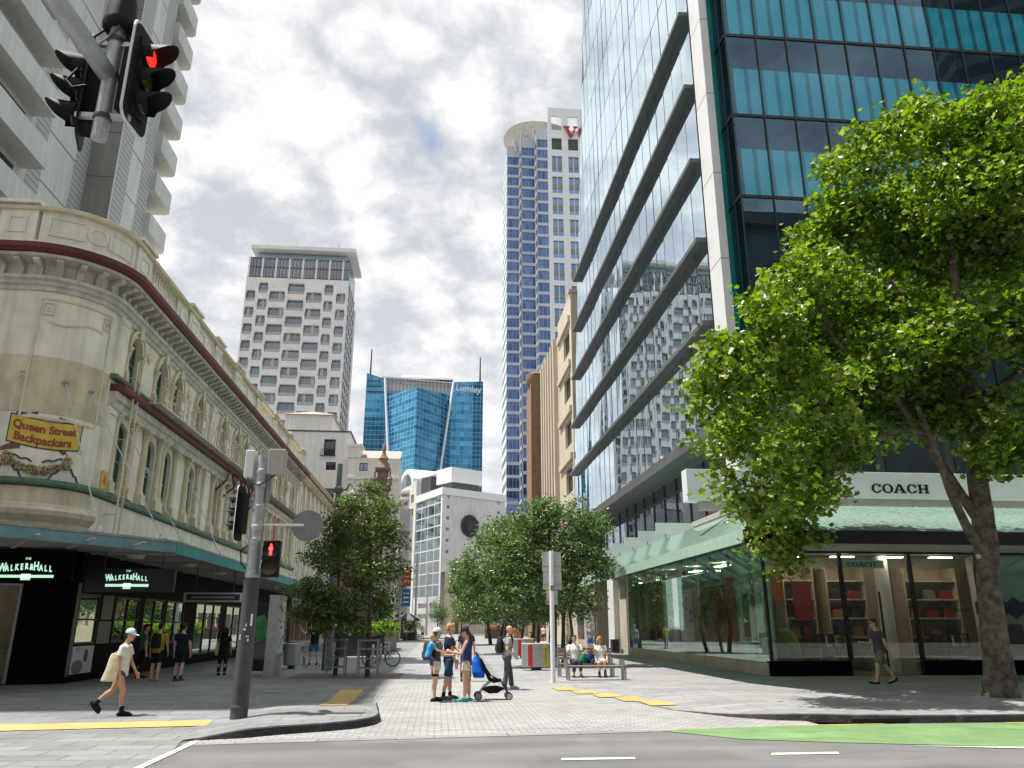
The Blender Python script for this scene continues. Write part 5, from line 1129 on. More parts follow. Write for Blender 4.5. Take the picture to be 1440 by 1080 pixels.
# ---- buildings across the road behind the camera, seen only in the glass
K1 = thing('office_building', 'grey stone office block across the road, mirrored in the shop glass', 'building', (10, -30, 0))
b = MB(); rs = [(2 + 4 * i, 4.6 + 4 * i, z, z + 2.4) for i in range(34) for z in (6.2, 10.2, 14.2, 18.2)]
b.holes((104, -27, 0), (-1, 0, 0), (0, 0, 1), (0, 1, 0), 140, 22, [rect(*r) for r in rs], .4); b.quad((104, -27, 22), (104, -45, 22), (-36, -45, 22), (-36, -27, 22)); b.build('wall', M['granite_brown'], K1)
MB().quad((104, -27.35, 0), (-36, -27.35, 0), (-36, -27.35, 22), (104, -27.35, 22)).build('glazing', M['window_dark'], K1); MB().box(-36, 104, -26.98, -24.2, 3.6, 4.0).build('canopy', M['dark_grey'], K1)
# ================================================================ GLASS TOWER WITH SHOP
GT = thing('glass_office_tower', 'mirror glass office tower with slanting stone fins and pale corner pier above the shop', 'tower', (25, 45, 0))
GX = 12.1
def fe(z): return 70.8 - (z - 10.3) * 0.262
tops = [10.3, 15.0, 19.2, 23.5, 27.8, 32.3, 36.7, 41.1, 45.5, 50, 54.4, 58.8, 63.2, 67.6, 72]
b = MB()
ylines = [31.75 + 1.62 * i for i in range(25)]
for z0, z1 in zip(tops, tops[1:]):
    for i, y in enumerate(ylines):
        e0, e1 = fe(z0), fe(z1)
        if y >= min(e0, e1): break
        y2 = ylines[i + 1] if i + 1 < len(ylines) else 99
        tw = .010 * math.sin(i * 7.3 + z0 * 3.1)      # panes sit very slightly out of plane
        b.quad((GX + tw, min(y2, e0), z0), (GX - tw, y, z0), (GX - tw * .6, y, z1), (GX + tw * .6, min(y2, e1), z1))
b.build('mirror_facade', M['glass_facade'], GT)
b = MB(); b.quad((GX + .05, 31.7, 10.3), (GX + .05, 70.8, 10.3), (GX + .05, fe(72), 72), (GX + .05, 31.7, 72)); b.build('facade_backing', M['dark_grey'], GT)
for i, y in enumerate(ylines):
    z1 = 72 if y < fe(72) else 10.3 + (70.8 - y) / .262
    MB().box(GX - .012, GX + .02, y - .012, y + .012, 10.3, z1).build('glass_joint', M['dark_grey'], GT)
for z in tops[1:]: MB().box(GX - .011, GX + .02, 31.7, fe(z) - .05, z - .012, z + .012).build('floor_joint', M['dark_grey'], GT)
for z in (32.3, 27.8, 23.5, 19.2, 15.0):
    MB().box(11.64, GX + .03, 31.85, fe(z) - .25, z - .24, z).build('fin', M['fin_dark'], GT, bevel=.015)
b = MB(); b.box(11.75, 14.2, 31.2, 70.5, 9.75, 10.28); b.build('soffit', M['fin_dark'], GT)
b = MB(); b.box(GX, GX + .38, 30.2, 31.62, 4.6, 72); b.build('corner_pier', M['column_panel'], GT)
for k in range(15): z = 8.6 + 4.35 * k; MB().box(GX - .004, GX + .384, 30.196, 31.624, z, z + .03).build('pier_joint', M['groove'], GT)
# front curtain wall (towards the road) with blinds behind tinted glass
FY = 29.4; FX0, FX1 = 12.93, 45.0
fz = [10.9, 15.5, 20.0, 24.25, 28.75, 33.2, 37.6, 42, 46.4, 50.8]
b = MB(); b.quad((FX0, FY, 10.9), (FX1, FY, 10.9), (FX1, FY, 50.8), (FX0, FY, 50.8)); b.build('front_glass', M['glass_teal'], GT)
b = MB(); b.quad((FX0, 30.7, 10.9), (FX0, FY, 10.9), (FX0, FY, 50.8), (FX0, 30.7, 50.8)); b.build('return_glass', M['glass_teal'], GT)
b = MB(); b.quad((GX + .4, 30.75, 10.9), (FX0 + .01, 30.75, 10.9), (FX0 + .01, 30.75, 50.8), (GX + .4, 30.75, 50.8)); b.build('recess_glass', M['teal_back'] if 'teal_back' in M else mat('teal_back', (0.02, 0.30, 0.26), .15, var=.2, vscale=.5), GT)
for z in fz: MB().box(FX0 - .02, FX1, FY - .05, FY + .03, z - .07, z + .07).build('transom', M['black_metal'], GT); MB().box(FX0 - .05, FX0 - .005, FY + .04, 30.7, z - .06, z + .06).build('transom', M['black_metal'], GT)
for i in range(21): x = FX0 + .02 + 1.5 * i; MB().box(x - .03, x + .03, FY - .06, FY - .003, 10.9, 50.8).build('mullion', M['black_metal'], GT)
MB().box(FX0 - .06, FX0 - .01, 29.95, 30.02, 10.9, 50.8).build('mullion', M['black_metal'], GT)
stripe_mat('blinds', (0.22, 0.32, 0.34), (0.88, 0.94, 0.95), 'X', 0.75, .28)
for z0, z1 in zip(fz, fz[1:]):
    MB().quad((FX0 + .3, FY + .12, z0 + .1), (FX1, FY + .12, z0 + .1), (FX1, FY + .12, z0 + (z1 - z0) * .60), (FX0 + .3, FY + .12, z0 + (z1 - z0) * .60)).build('blind', M['blinds'] if z0 > 16 else M['void'], GT)
    MB().box(FX0 + .05, FX1, FY + .13, FY + 9, z0 - .2, z0 + .09).build('floor_slab', M['dark_grey'], GT)
    MB().quad((FX0 + .3, FY + 2.4, z0 + .1), (FX1, FY + 2.4, z0 + .1), (FX1, FY + 2.4, z1 - .2), (FX0 + .3, FY + 2.4, z1 - .2)).build('inner_wall', M['ceiling_navy'] if 'ceiling_navy' in M else mat('ceiling_navy', (.06, .075, .11), .7, var=.2), GT)
b = MB(); b.box(GX + .5, 44, 31.7, 53, 60, 71.5); b.build('core', M['dark_grey'], GT)
# podium behind the canopy
b = MB(); b.quad((13.4, 70, 4.3), (13.4, 30.9, 4.3), (13.4, 30.9, 9.75), (13.4, 70, 9.75)); b.build('podium_glass', M['glass_window'], GT)
for i in range(17): y = 31 + 2.4 * i; MB().box(13.33, 13.39, y, y + .06, 4.3, 9.75).build('mullion', M['dark_grey'], GT)
for z in (6.9, 8.9): MB().box(13.33, 13.385, 31, 70, z, z + .1).build('transom', M['dark_grey'], GT)
b = MB(); b.box(13.3, 45, 29.6, 30.9, 4.4, 10.85); b.build('podium_front', M['dark_grey'], GT)
for x in (15, 18, 21, 24): MB().box(x, x + 2.6, 29.5, 29.58, 7.2, 10.3).build('podium_window', M['window_dark'], GT)
# stone bays along the street past the shop glass
MB().box(11.85, 14, 49.35, 52.0, 0, 4.7).build('stone_bay', M['tan_stone'], GT)
b = MB(); 
for i in range(9): b.box(11.80, 11.845, 49.7, 51.7, 3.45 + i * .13, 3.5 + i * .13)
b.split('vent_slat', M['dark_grey'], GT)
MB().box(11.5, 12.4, 52.05, 53.9, 0, 4.9).build('pillar', M['column_panel'], GT); MB().box(13.2, 14, 53.9, 59.3, 0, 4.7).build('recess_wall', M['grey_tower_dark'], GT)
MB().box(13.1, 13.19, 54.4, 58.5, .4, 3.0).build('door', M['granite_brown'], GT); MB().box(13.14, 13.19, 54.5, 56.0, 3.2, 3.6).build('sign_plate', M['white_panel'], GT)
MB().box(11.8, 14, 59.3, 64, 0, 4.7).build('stone_bay', M['tan_stone'], GT); b = MB(); b.box(11.72, 11.79, 59.8, 63.2, .1, 3.2); b.build('panel_wall', M['mid_grey'], GT)
MB().box(11.8, 14, 64.05, 69, 0, 4.7).build('stone_bay', M['beige'], GT); MB().box(11.74, 11.79, 64.6, 67.5, .8, 3.4).build('shop_window', M['window_dark'], GT)
MB().box(11.6, 14, 49.3, 69, 4.72, 5.2).build('string_course', M['fin_stone'], GT)
# ---------------------------------------------------------------- glass canopy
m = bpy.data.materials.new('canopy_glass'); m.use_nodes = True; t = m.node_tree; L = t.links.new; t.nodes.clear(); M['canopy_glass'] = m
out = N(t, 'ShaderNodeOutputMaterial'); tr = N(t, 'ShaderNodeBsdfTransparent'); tr.inputs[0].default_value = (.55, .85, .72, 1)
df = N(t, 'ShaderNodeBsdfDiffuse'); tl = N(t, 'ShaderNodeBsdfTranslucent'); tl.inputs[0].default_value = (.30, .48, .40, 1); gl = N(t, 'ShaderNodeBsdfGlossy'); gl.inputs['Roughness'].default_value = .08; gl.inputs[0].default_value = (.75, .92, .84, 1)
tc = N(t, 'ShaderNodeTexCoord'); wv = N(t, 'ShaderNodeTexVoronoi'); wv.inputs['Scale'].default_value = 7.0; mp = N(t, 'ShaderNodeMapping'); mp.inputs['Scale'].default_value = (1, 1, 2.5); L(tc.outputs['Object'], mp.inputs[0]); L(mp.outputs[0], wv.inputs['Vector'])
cr = ramp(t, [(.10, (.08, .18, .14)), (.30, (.34, .48, .42)), (.8, (.44, .59, .52))]); L(wv.outputs['Distance'], cr.inputs[0]); L(cr.outputs[0], df.inputs[0])
m1 = N(t, 'ShaderNodeMixShader'); m1.inputs[0].default_value = .35; L(df.outputs[0], m1.inputs[1]); L(tl.outputs[0], m1.inputs[2])
m2 = N(t, 'ShaderNodeMixShader'); m2.inputs[0].default_value = .16; L(m1.outputs[0], m2.inputs[1]); L(tr.outputs[0], m2.inputs[2])
lw = N(t, 'ShaderNodeLayerWeight'); lw.inputs[0].default_value = .25; m3 = N(t, 'ShaderNodeMixShader'); L(lw.outputs['Fresnel'], m3.inputs[0]); L(m2.outputs[0], m3.inputs[1]); L(gl.outputs[0], m3.inputs[2]); L(m3.outputs[0], out.inputs[0])
CN = thing('glass_canopy', 'sloping pale green patterned glass canopy over the pavement round the corner shop', 'canopy', (10, 30, 4))
X0, Y0, Z0c, X1, Y1, Z1c = 8.25, 20.6, 4.18, 10.25, 24.6, 5.5
def slopq(pa, pb, pc, pd): return MB().add([pa, pb, pc, pd] + [(x, y, z - .02) for x, y, z in (pa, pb, pc, pd)], [(0, 1, 2, 3), (7, 6, 5, 4), (0, 4, 5, 1), (1, 5, 6, 2), (2, 6, 7, 3), (3, 7, 4, 0)])
ny = 12
for i in range(ny):
    ya, yb = (Y1 + (50 - Y1) * i / ny + .01, Y1 + (50 - Y1) * (i + 1) / ny - .01)
    slopq((X0, ya, Z0c), (X1, ya, Z1c), (X1, yb, Z1c), (X0, yb, Z0c)).build('glass_panel', M['canopy_glass'], CN)
slopq((X0, Y0, Z0c), (X1, Y1 - .01, Z1c), (X1, Y1, Z1c), (X0, Y1 - .01, Z0c)).build('glass_panel', M['canopy_glass'], CN)
slopq((X0 + .02, Y0, Z0c), (12, Y0, Z0c), (12, Y1, Z1c), (X1 + .02, Y1, Z1c)).build('glass_panel', M['canopy_glass'], CN)
for i in range(9): xa = 12.02 + 2.4 * i; slopq((xa, Y0, Z0c), (xa + 2.38, Y0, Z0c), (xa + 2.38, Y1, Z1c), (xa, Y1, Z1c)).build('glass_panel', M['canopy_glass'], CN)
mat('canopy_trim', (.33, .47, .39), .4, var=.08)
MB().box(X0 - .06, X0 - .005, Y0, 50, 3.86, 4.2).build('fascia', M['canopy_trim'], CN); MB().box(X0 - .06, 34, Y0 - .06, Y0 - .005, 3.84, 4.2).build('fascia', M['black_metal'], CN)
def beam(p, q, w, h, m=M['galv'], nm='beam'):
    p = Vector(p); q = Vector(q); d = q - p; s = d.cross(Vector((0, 0, 1))).normalized(); u = s.cross(d).normalized()
    MB().obox((p + q) / 2, d, s, u, d.length / 2, w / 2, h / 2).build(nm, m, CN)
for i in range(ny + 1): y = Y1 + (50 - Y1) * i / ny; beam((X0, y, Z0c - .10), (11.7, y, Z1c + .55), .06, .16)
for i in range(10): x = 12.01 + 2.4 * i; beam((x, Y0, Z0c - .10), (x, 28, Z1c + .7), .06, .16)
beam((X0, Y0, Z0c - .06), (X1, Y1, Z1c - .06), .08, .16)
beam((X1, Y1, Z1c + .12), (X1, 31, Z1c + .12), .10, .20, M['soffit']); beam((X1, Y1, Z1c + .14), (33, Y1, Z1c + .14), .10, .20, M['soffit'])
for i, y in enumerate((35.1, 38.3, 41.3, 44.5, 47.2)):
    b = MB(); b.box(9.85, 11.72, y, y + .05, 5.72, 6.22); b.build('glass_blade', M['white_panel'], CN)
    for x in (10.3, 11.3): MB().tube((x, y + .02, 5.2), (x, y + .02, 6.25), .02, n=5).build('blade_post', M['dark_grey'], CN)
MB().box(X1 + .02, 34, Y1 + .02, 29.4, Z1c - .14, Z1c - .04).build('roof_slab', M['canopy_trim'], CN); MB().box(X1 + .02, 13.2, 31.8, 50, Z1c - .14, Z1c - .04).build('roof_slab', M['canopy_trim'], CN); MB().box(X1 + .02, 12.0, 29.42, 31.78, Z1c - .14, Z1c - .04).build('roof_slab', M['canopy_trim'], CN)
# shop sign panel above the canopy
def coach(mb, Mx, h, thick=.02):
    def P(pl):
        n = len(pl); mb.add([Mx @ Vector((x * h, y * h, 0)) for x, y in pl] + [Mx @ Vector((x * h, y * h, thick)) for x, y in pl], [tuple(range(n - 1, -1, -1)), tuple(range(n, 2 * n))] + [(i, (i + 1) % n, n + (i + 1) % n, n + i) for i in range(n)])
    def ring(cx, w, a0, a1):
        n = 24
        for i in range(n):
            A, B = radians(a0 + (a1 - a0) * i / n), radians(a0 + (a1 - a0) * (i + 1) / n)
            o = lambda t: (cx + w / 2 * cos(t), .5 + .52 * sin(t)); q = lambda t: (cx + (w / 2 - .27) * cos(t), .5 + .41 * sin(t)); P([q(A), o(A), o(B), q(B)])
    ring(.55, 1.14, 38, 322); P([(.88, .62), (1.06, .62), (1.06, 1.0), (.96, .95), (.9, .8)]); P([(.92, .2), (1.08, .16), (1.06, .36), (.98, .36)])
    ring(1.85, 1.26, 0, 360)
    P([(2.62, .12), (2.86, .12), (3.24, 1.0), (3.1, 1.0)]); P([(3.1, 1.0), (3.42, 1.0), (3.86, .12), (3.52, .12)]); P([(2.9, .3), (3.5, .3), (3.46, .40), (2.95, .40)]); P([(2.52, 0), (2.98, 0), (2.98, .12), (2.52, .12)]); P([(3.4, 0), (4.0, 0), (4.0, .12), (3.4, .12)])
    ring(4.68, 1.14, 38, 322); P([(5.01, .62), (5.19, .62), (5.19, 1.0), (5.09, .95), (5.03, .8)]); P([(5.05, .2), (5.21, .16), (5.19, .36), (5.11, .36)])
    for x in (5.5, 6.28): P([(x, .1), (x + .27, .1), (x + .27, .9), (x, .9)]); P([(x - .12, 0), (x + .39, 0), (x + .39, .11), (x - .12, .11)]); P([(x - .12, .89), (x + .39, .89), (x + .39, 1), (x - .12, 1)])
    P([(5.77, .43), (6.28, .43), (6.28, .56), (5.77, .56)])
    return mb
mat('letter_black', (.012, .012, .014), .35, var=0)
SG = thing('shop_sign', 'long white panel sign with black shop name above the green canopy', 'sign', (17, 26.2, 5.85))
b = MB(); b.box(8.55, 28, 26.2, 26.75, 5.85, 6.97); b.build('sign_panel', M['white_panel'], SG, bevel=.01)
coach(MB(), frameM((15.3, 26.195, 6.22), (1, 0, 0), (0, 0, 1)), .322).build('lettering', M['letter_black'], SG)
b = MB(); b.box(9, 28, 26.3, 26.6, 5.55, 5.84); b.build('support_rail', M['soffit'], SG)
# ---------------------------------------------------------------- the shop itself
SH = thing('corner_shop', 'glass fronted corner shop with dark frames, lit shelves and pale stone base', 'shop', (16, 33, 0))
SX0 = 11.82; SY0 = 28.1
b = MB(); b.box(SX0 - .12, SX0 + .1, SY0 + .05, 49.3, 0, .44); b.build('stone_base', M['tan_stone'], SH)
b = MB(); b.box(SX0 - .1, 14.72, SY0 - .08, SY0 + .2, 0, .50); b.build('dark_base', M['granite_black'], SH); b = MB(); b.box(17.45, 34, SY0 - .08, SY0 + .2, 0, .5); b.build('dark_base', M['granite_black'], SH)
yl = [28.2, 29.9, 31.3, 33.2, 35.1, 37.0, 38.9, 40.8, 42.7, 44.6, 46.5, 48.0, 49.3]
for a, c in zip(yl, yl[1:]):
    b = MB(); b.quad((SX0, c - .01, .45), (SX0, a + .01, .45), (SX0, a + .01, 4.7), (SX0, c - .01, 4.7)); b.build('side_glass', M['glass_store_green'], SH)
    b = MB(); b.box(SX0 + .02, SX0 + .32, c - .012, c + .012, .45, 4.7); b.build('glass_fin', M['glass_store_green'], SH)
b = MB(); b.box(SX0 - .03, SX0 + .06, SY0, 49.3, 4.71, 4.95); b.build('head_frame', M['dark_grey'], SH); b = MB(); b.box(SX0 - .05, SX0 + .05, SY0 - .05, SY0 + .08, .5, 4.3); b.build('corner_mullion', M['black_metal'], SH)
fx = [11.9, 14.75, 17.45, 20.05, 23, 26, 30, 34]
for i, (a, c) in enumerate(zip(fx, fx[1:])):
    z0 = .05 if i == 1 else .52
    b = MB(); b.quad((a, SY0, z0), (c, SY0, z0), (c, SY0, 4.25), (a, SY0, 4.25)); b.build('front_glass', M['glass_store'], SH)
    b = MB(); b.box(c - .07, c + .07, SY0 - .06, SY0 + .05, z0, 4.25); b.build('mullion', M['black_metal'], SH)
b = MB(); b.box(16.1, 16.16, SY0 - .03, SY0 + .03, .05, 2.9); b.build('door_stile', M['black_metal'], SH); b = MB(); b.tube((16.0, SY0 - .08, 1.0), (16.0, SY0 - .08, 2.3), .02); b.build('door_handle', M['steel'], SH)
b = MB(); b.box(11.9, 34, SY0 - .05, SY0 + .06, 4.26, 4.34); b.build('head_frame', M['black_metal'], SH)
mat('fascia_stone', (.50, .47, .43), .5, var=.12, vscale=.8); b = MB(); b.box(11.95, 34, SY0 - .02, SY0 + .1, 4.35, 4.85); b.build('stone_fascia', M['fascia_stone'], SH)
mat('shop_floor', (.22, .19, .16), .3, var=.15); mat('shelf_beige', (.50, .42, .32), .6, var=.08); mat('ceiling', (.55, .55, .53), .7, var=.03)
b = MB(); b.quad((11.9, 28.2, .04), (34, 28.2, .04), (34, 38, .04), (11.9, 38, .04)); b.quad((11.9, 38, .04), (18, 38, .04), (18, 49, .04), (11.9, 49, .04)); b.build('floor', M['shop_floor'], SH)
b = MB(); b.quad((11.9, 28.2, 4.34), (11.9, 49, 4.9), (34, 49, 4.9), (34, 28.2, 4.34)); b.build('ceiling', M['ceiling'], SH)
b = MB(); b.box(13.2, 34, 31.0, 31.1, .05, 4.33); b.build('back_wall', M['shelf_beige'], SH); b = MB(); b.box(15.2, 15.3, 36, 49, .05, 4.6); b.build('inner_wall', M['dark_grey'], SH)
b = MB(); b.box(11.9, 14, 49, 49.2, 0, 4.7); b.build('end_wall', M['tan_stone'], SH)
# shelving bays
for x0, x1 in ((13.35, 14.5), (15.1, 16.6), (18.3, 20.4)):
    b = MB()
    for z in (.55, 1.25, 1.95, 2.65, 3.35): b.box(x0, x1, 29.9, 30.8, z, z + .05)
    b.box(x0 - .05, x0, 29.9, 30.8, .05, 3.9); b.box(x1, x1 + .05, 29.9, 30.8, .05, 3.9); b.box(x0, x1, 30.8, 30.86, .05, 3.9); b.build('shelf_unit', M['shelf_beige'], SH)
mat('shop_lamp', (1, .93, .8), emit=(1, .84, .62), estr=12, var=0)
for x in (13.2, 15.0, 17.0, 19.0): MB().box(x, x + .9, 29.1, 29.25, 4.22, 4.25).build('ceiling_lamp', M['shop_lamp'], SH)
for y in (36, 40, 44): MB().box(13.2, 13.4, y, y + 1.2, 4.4, 4.43).build('ceiling_lamp', M['shop_lamp'], SH)
for x, y in ((17.2, 29.6), (21.2, 29.8)): MB().lathe([(.26, .04), (.26, 4.3)], (x, y, 0), 18).build('column', M['ceiling'], SH)
# frosted panel at the corner, red posters inside the side window
mat('frosted', (.46, .62, .53), .5, var=.16, vscale=4); b = MB(); b.box(12.06, 12.1, 28.25, 29.75, .5, 4.6); b.build('frosted_panel', M['frosted'], SH); b = MB(); b.box(12.06, 12.1, 30.3, 31.6, .5, 4.6); b.build('frosted_panel', M['frosted'], SH)
b = MB(); b.box(12.0, 12.05, 29.85, 30.9, 1.3, 2.9); b.build('poster', M['granite_brown'], SH)
coach(MB(), frameM((11.99, 30.65, 1.85), (0, -1, 0), (0, 0, 1)), .07, .004).build('poster_lettering', M['white_panel'], SH)
mat('poster_red', (.34, .03, .03), .6, var=.55, vscale=3.0); mat('poster_pale', (.45, .30, .26), .6, var=.5, vscale=3.0)
for y0, y1, m, z1 in ((32.4, 33.9, 'poster_red', 4.1), (34.3, 35.1, 'poster_red', 3.3), (37.2, 37.9, 'poster_pale', 3.9), (44.6, 46.2, 'poster_red', 3.7)):
    MB().box(12.35, 12.4, y0, y1, .6, z1).build('poster', M[m], SH)
for k, (y, mir) in enumerate(((37.6, False), (42.4, False))):
    b = MB(); b.box(11.72, 11.76, y, y + 2.7, 4.02, 4.36); o = b.build('window_sign', M['soffit'], SH)
    coach(MB(), frameM((11.715, y + 2.4, 4.1), (0, -1, 0), (0, 0, 1)), .19 * 1.6, .004).build('lettering', M['letter_black'], o) if k == 1 else coach(MB(), frameM((11.715, y + 2.2, 4.12), (0, -1, 0), (0, 0, 1)), .26, .004).build('lettering', M['letter_black'], o)
b = MB(); b.box(14.85, 16.4, SY0 - .12, SY0 - .06, 3.72, 4.02); o = b.build('window_sign', M['canopy_trim'], SH); coach(MB(), frameM((14.98, SY0 - .125, 3.78), (1, 0, 0), (0, 0, 1)), .165, .004).build('lettering', M['letter_black'], o)
coach(MB(), frameM((13.8, SY0 + .1, 3.7), (1, 0, 0), (0, 0, 1)), .15, .004).build('lettering', M['paint_white'], SH)
coach(MB(), frameM((18.9, SY0 + .06, 2.2), (1, 0, 0), (0, 0, 1)), .10, .004).build('lettering', M['dark_grey'], SH)
b = MB(); b.box(13.2, 13.9, 28.9, 28.95, 1.9, 3.3); b.build('hanging_panel', M['red'], SH); b = MB(); b.box(12.35, 12.75, 28.7, 28.76, 2.6, 3.9); b.build('hanging_panel', M['orange'], SH); b = MB(); b.box(12.05, 12.6, 28.65, 28.69, 3.55, 3.95); b.build('hanging_panel', M['yellow'], SH)
random.seed(31)
gcol = ['poster_red', 'poster_pale', 'mid_grey', 'bag_tan', 'white_panel', 'banner_blue', 'soil', 'red']
mat('bag_tan', (.30, .15, .06), .45, var=.2)
for n_, (x, y) in enumerate(((12.7, 38.4), (12.8, 40.6), (12.7, 42.6), (13.3, 35.4))):
    rk = thing('clothes_rack', ('clothes rack nearest the middle of the side window', 'clothes rack in the middle of the side window', 'clothes rack towards the far end of the side window', 'clothes rack deeper in the shop behind the red posters')[n_], 'clothes rack', (x, y, .05), 0, 'clothes racks inside the side window')
    b = MB(); b.path([(x, y - .7, .05), (x, y - .7, 1.55), (x, y + .7, 1.55), (x, y + .7, .05)], .018, 6); b.build('rail', M['steel'], rk)
    for k in range(11):
        yy = y - .6 + .115 * k; h = random.uniform(.7, 1.05); b = MB(); b.extr([(-.2, -h), (.2, -h), (.22, -.12), (.05, 0), (-.05, 0), (-.22, -.12)], (x, yy, 1.52), (1, 0, 0), (0, 0, 1), (0, 1, 0), .05); b.build('garment', M[random.choice(gcol)], rk)
# sale boards in the window
cols = ['poster_red', 'banner_purple', 'white_panel', 'yellow']
for n_, x in enumerate((13.3, 18.2)):
    s = thing('sale_board', ('dark sale board with coloured letters left of the shop door', 'dark sale board with coloured letters right of the shop door')[n_], 'sign', (x + .75, 28.7, .52))
    b = MB(); b.box(x, x + 1.55, 28.7, 28.74, .92, 1.42); b.build('board', M['black_metal'], s)
    for i, ch in enumerate('SALE'): text_mb(ch, .5, frameM((x + .25 + .36 * i, 28.695, 1.0), (1, 0, 0), (0, 0, 1)), .004, 'CENTER', None, None, .02).build('letter', M[cols[i]], s)
    for xx in (x + .15, x + 1.4): MB().tube((xx, 28.72, .05), (xx, 28.72, .92), .015, n=5).build('stand_leg', M['dark_grey'], s)
dg = thing('display_figure', 'lime green woven display figure standing inside the shop window', 'figure', (12.75, 28.75, .05))
b = MB(); b.lathe([(.40, .05), (.46, .5), (.44, 1.0), (.36, 1.3), (.2, 1.55)], (12.75, 28.75, 0), 12); mat('lime', (.22, .27, .05), .8, var=.35, vscale=20, bump=.5, bscale=60); b.build('body', M['lime'], dg)
b = MB(); b.ball((12.6, 28.7, 1.45), .3, .2, .18, 10); b.build('head', M['lime'], dg); b = MB(); b.tube((12.8, 28.72, 1.55), (12.92, 28.7, 1.98), .06, .02); b.build('ear', M['lime'], dg)
# handbags on the shelves
mat('bag_black', (.02, .02, .022), .4, var=.2); mat('bag_tan', (.30, .15, .06), .45, var=.2); mat('bag_grey', (.16, .15, .15), .5, var=.2); mat('bag_red', (.25, .03, .03), .45, var=.2)
def handbag(x, y, z, w, h, m, lab, grp='handbags on the shop shelves'):
    t_ = thing('handbag', lab, 'handbag', (x, y, z), 0, grp)
    b = MB(); b.extr([(-w / 2, 0), (w / 2, 0), (w * .44, h), (-w * .44, h)], (x, y, z), (1, 0, 0), (0, 0, 1), (0, 1, 0), .16); b.build('body', M[m], t_, bevel=.02)
    b = MB(); b.path([(x + w * .28 * cos(pi * i / 8), y + .08, z + h + h * .55 * sin(pi * i / 8)) for i in range(9)], .014, 5); b.build('handle', M[m], t_); return t_
nm_c = {'bag_black': 'black', 'bag_tan': 'tan', 'bag_grey': 'grey', 'bag_red': 'red'}
lvl = {.6: 'bottom', 1.3: 'second', 2.0: 'middle', 2.7: 'upper', 3.4: 'top'}
random.seed(21)
for bay, x0, x1 in (('left of the door', 13.35, 14.5), ('behind the door', 15.1, 16.6), ('right of the door', 18.3, 20.4)):
    for z in (.6, 1.3, 2.0, 2.7):
        n_ = 2 if x1 - x0 < 1.8 else 3
        for i in range(n_):
            m = random.choice(['bag_black', 'bag_black', 'bag_grey', 'bag_tan', 'bag_red']); x = x0 + (i + .5) * (x1 - x0) / n_
            pos = ('left', 'right') if n_ == 2 else ('left', 'middle', 'right')
            handbag(x, 30.05, z, random.uniform(.40, .54), random.uniform(.30, .42), m, f'{nm_c[m]} handbag, {pos[i]} one on the {lvl[z]} shelf {bay}')
# cash machine bay at the right end
AT = thing('cash_machine', 'grey cash machine under blue hexagon pattern in pale green wall behind the big trunk', 'cash machine', (20.8, 28.2, .5))
b = MB(); b.box(20.1, 25.9, 28.16, 28.2, .52, 4.2); mat('atm_wall', (.48, .66, .58), .4, var=.04); b.build('back_panel', M['atm_wall'], AT)
b = MB(); b.box(20.35, 21.5, 28.05, 28.155, 1.05, 1.75); b.build('machine', M['dark_grey'], AT, bevel=.02); b = MB(); b.box(20.55, 21.1, 28.02, 28.045, 1.3, 1.65); b.build('screen', M['window_dark'], AT); b = MB(); b.box(20.05, 20.3, 28.1, 28.155, 1.0, 1.9); b.build('side_panel', M['white_panel'], AT)
for i in range(5):
    cx = 20.15 + .62 * i; P = [(cx + .36 * cos(pi / 6 + k * pi / 3), 2.33 + .40 * sin(pi / 6 + k * pi / 3)) for k in range(6)]
    MB().extr(P, (0, 28.15 - .003 * (i % 2), 0), (1, 0, 0), (0, 0, 1), (0, -1, 0), .01).build('hexagon', M['blue_deep'] if 'blue_deep' in M else mat('blue_deep', (.015, .03, .16), .5, var=.1), AT)
text_mb('ATM', .26, frameM((20.55, 28.15, 2.98), (1, 0, 0), (0, 0, 1)), .004, 'CENTER', None, None, .008).build('lettering', M['letter_black'], AT)
K2 = thing('dark_tower', 'dark curved office tower across the road, mirrored in the upper glass', 'tower', (100, -60, 0))
b = MB(); P = [(84 + 14 * (1 - cos(a)), -42 - 14 * sin(a)) for a in [pi / 2 * i / 10 for i in range(11)]] + [(130, -70), (130, -42 + 10), (100, -32)]
b.prism(P[::-1], 0, 130); stripe_mat('dark_bands', (.03, .035, .045), (.10, .105, .11), 'Z', 4.2, .6); b.build('wall', M['dark_bands'], K2)
K3 = thing('stone_building', 'dark classical stone building across the road, mirrored low in the tinted glass', 'building', (45, -35, 0))
b = MB(); rs = [(3 + 5 * i, 5.4 + 5 * i, z, z + 5) for i in range(9) for z in (24.5, 32, 40)]; b.holes((75, -26.5, 22.2), (-1, 0, 0), (0, 0, 1), (0, 1, 0), 48, 28, [rect(r[0], r[1], r[2] - 22.2, r[3] - 22.2) for r in rs], .8); b.quad((27, -26.5, 22.2), (27, -45, 22.2), (27, -45, 50.2), (27, -26.5, 50.2)); b.build('wall', M['grey_tower_dark'], K3); MB().quad((75, -27.4, 22.2), (27, -27.4, 22.2), (27, -27.4, 50), (75, -27.4, 50)).build('glazing', M['window_dark'], K3); MB().box(26, 76, -27, -25.4, 50.3, 52).build('cornice', M['grey_tower_dark'], K3)
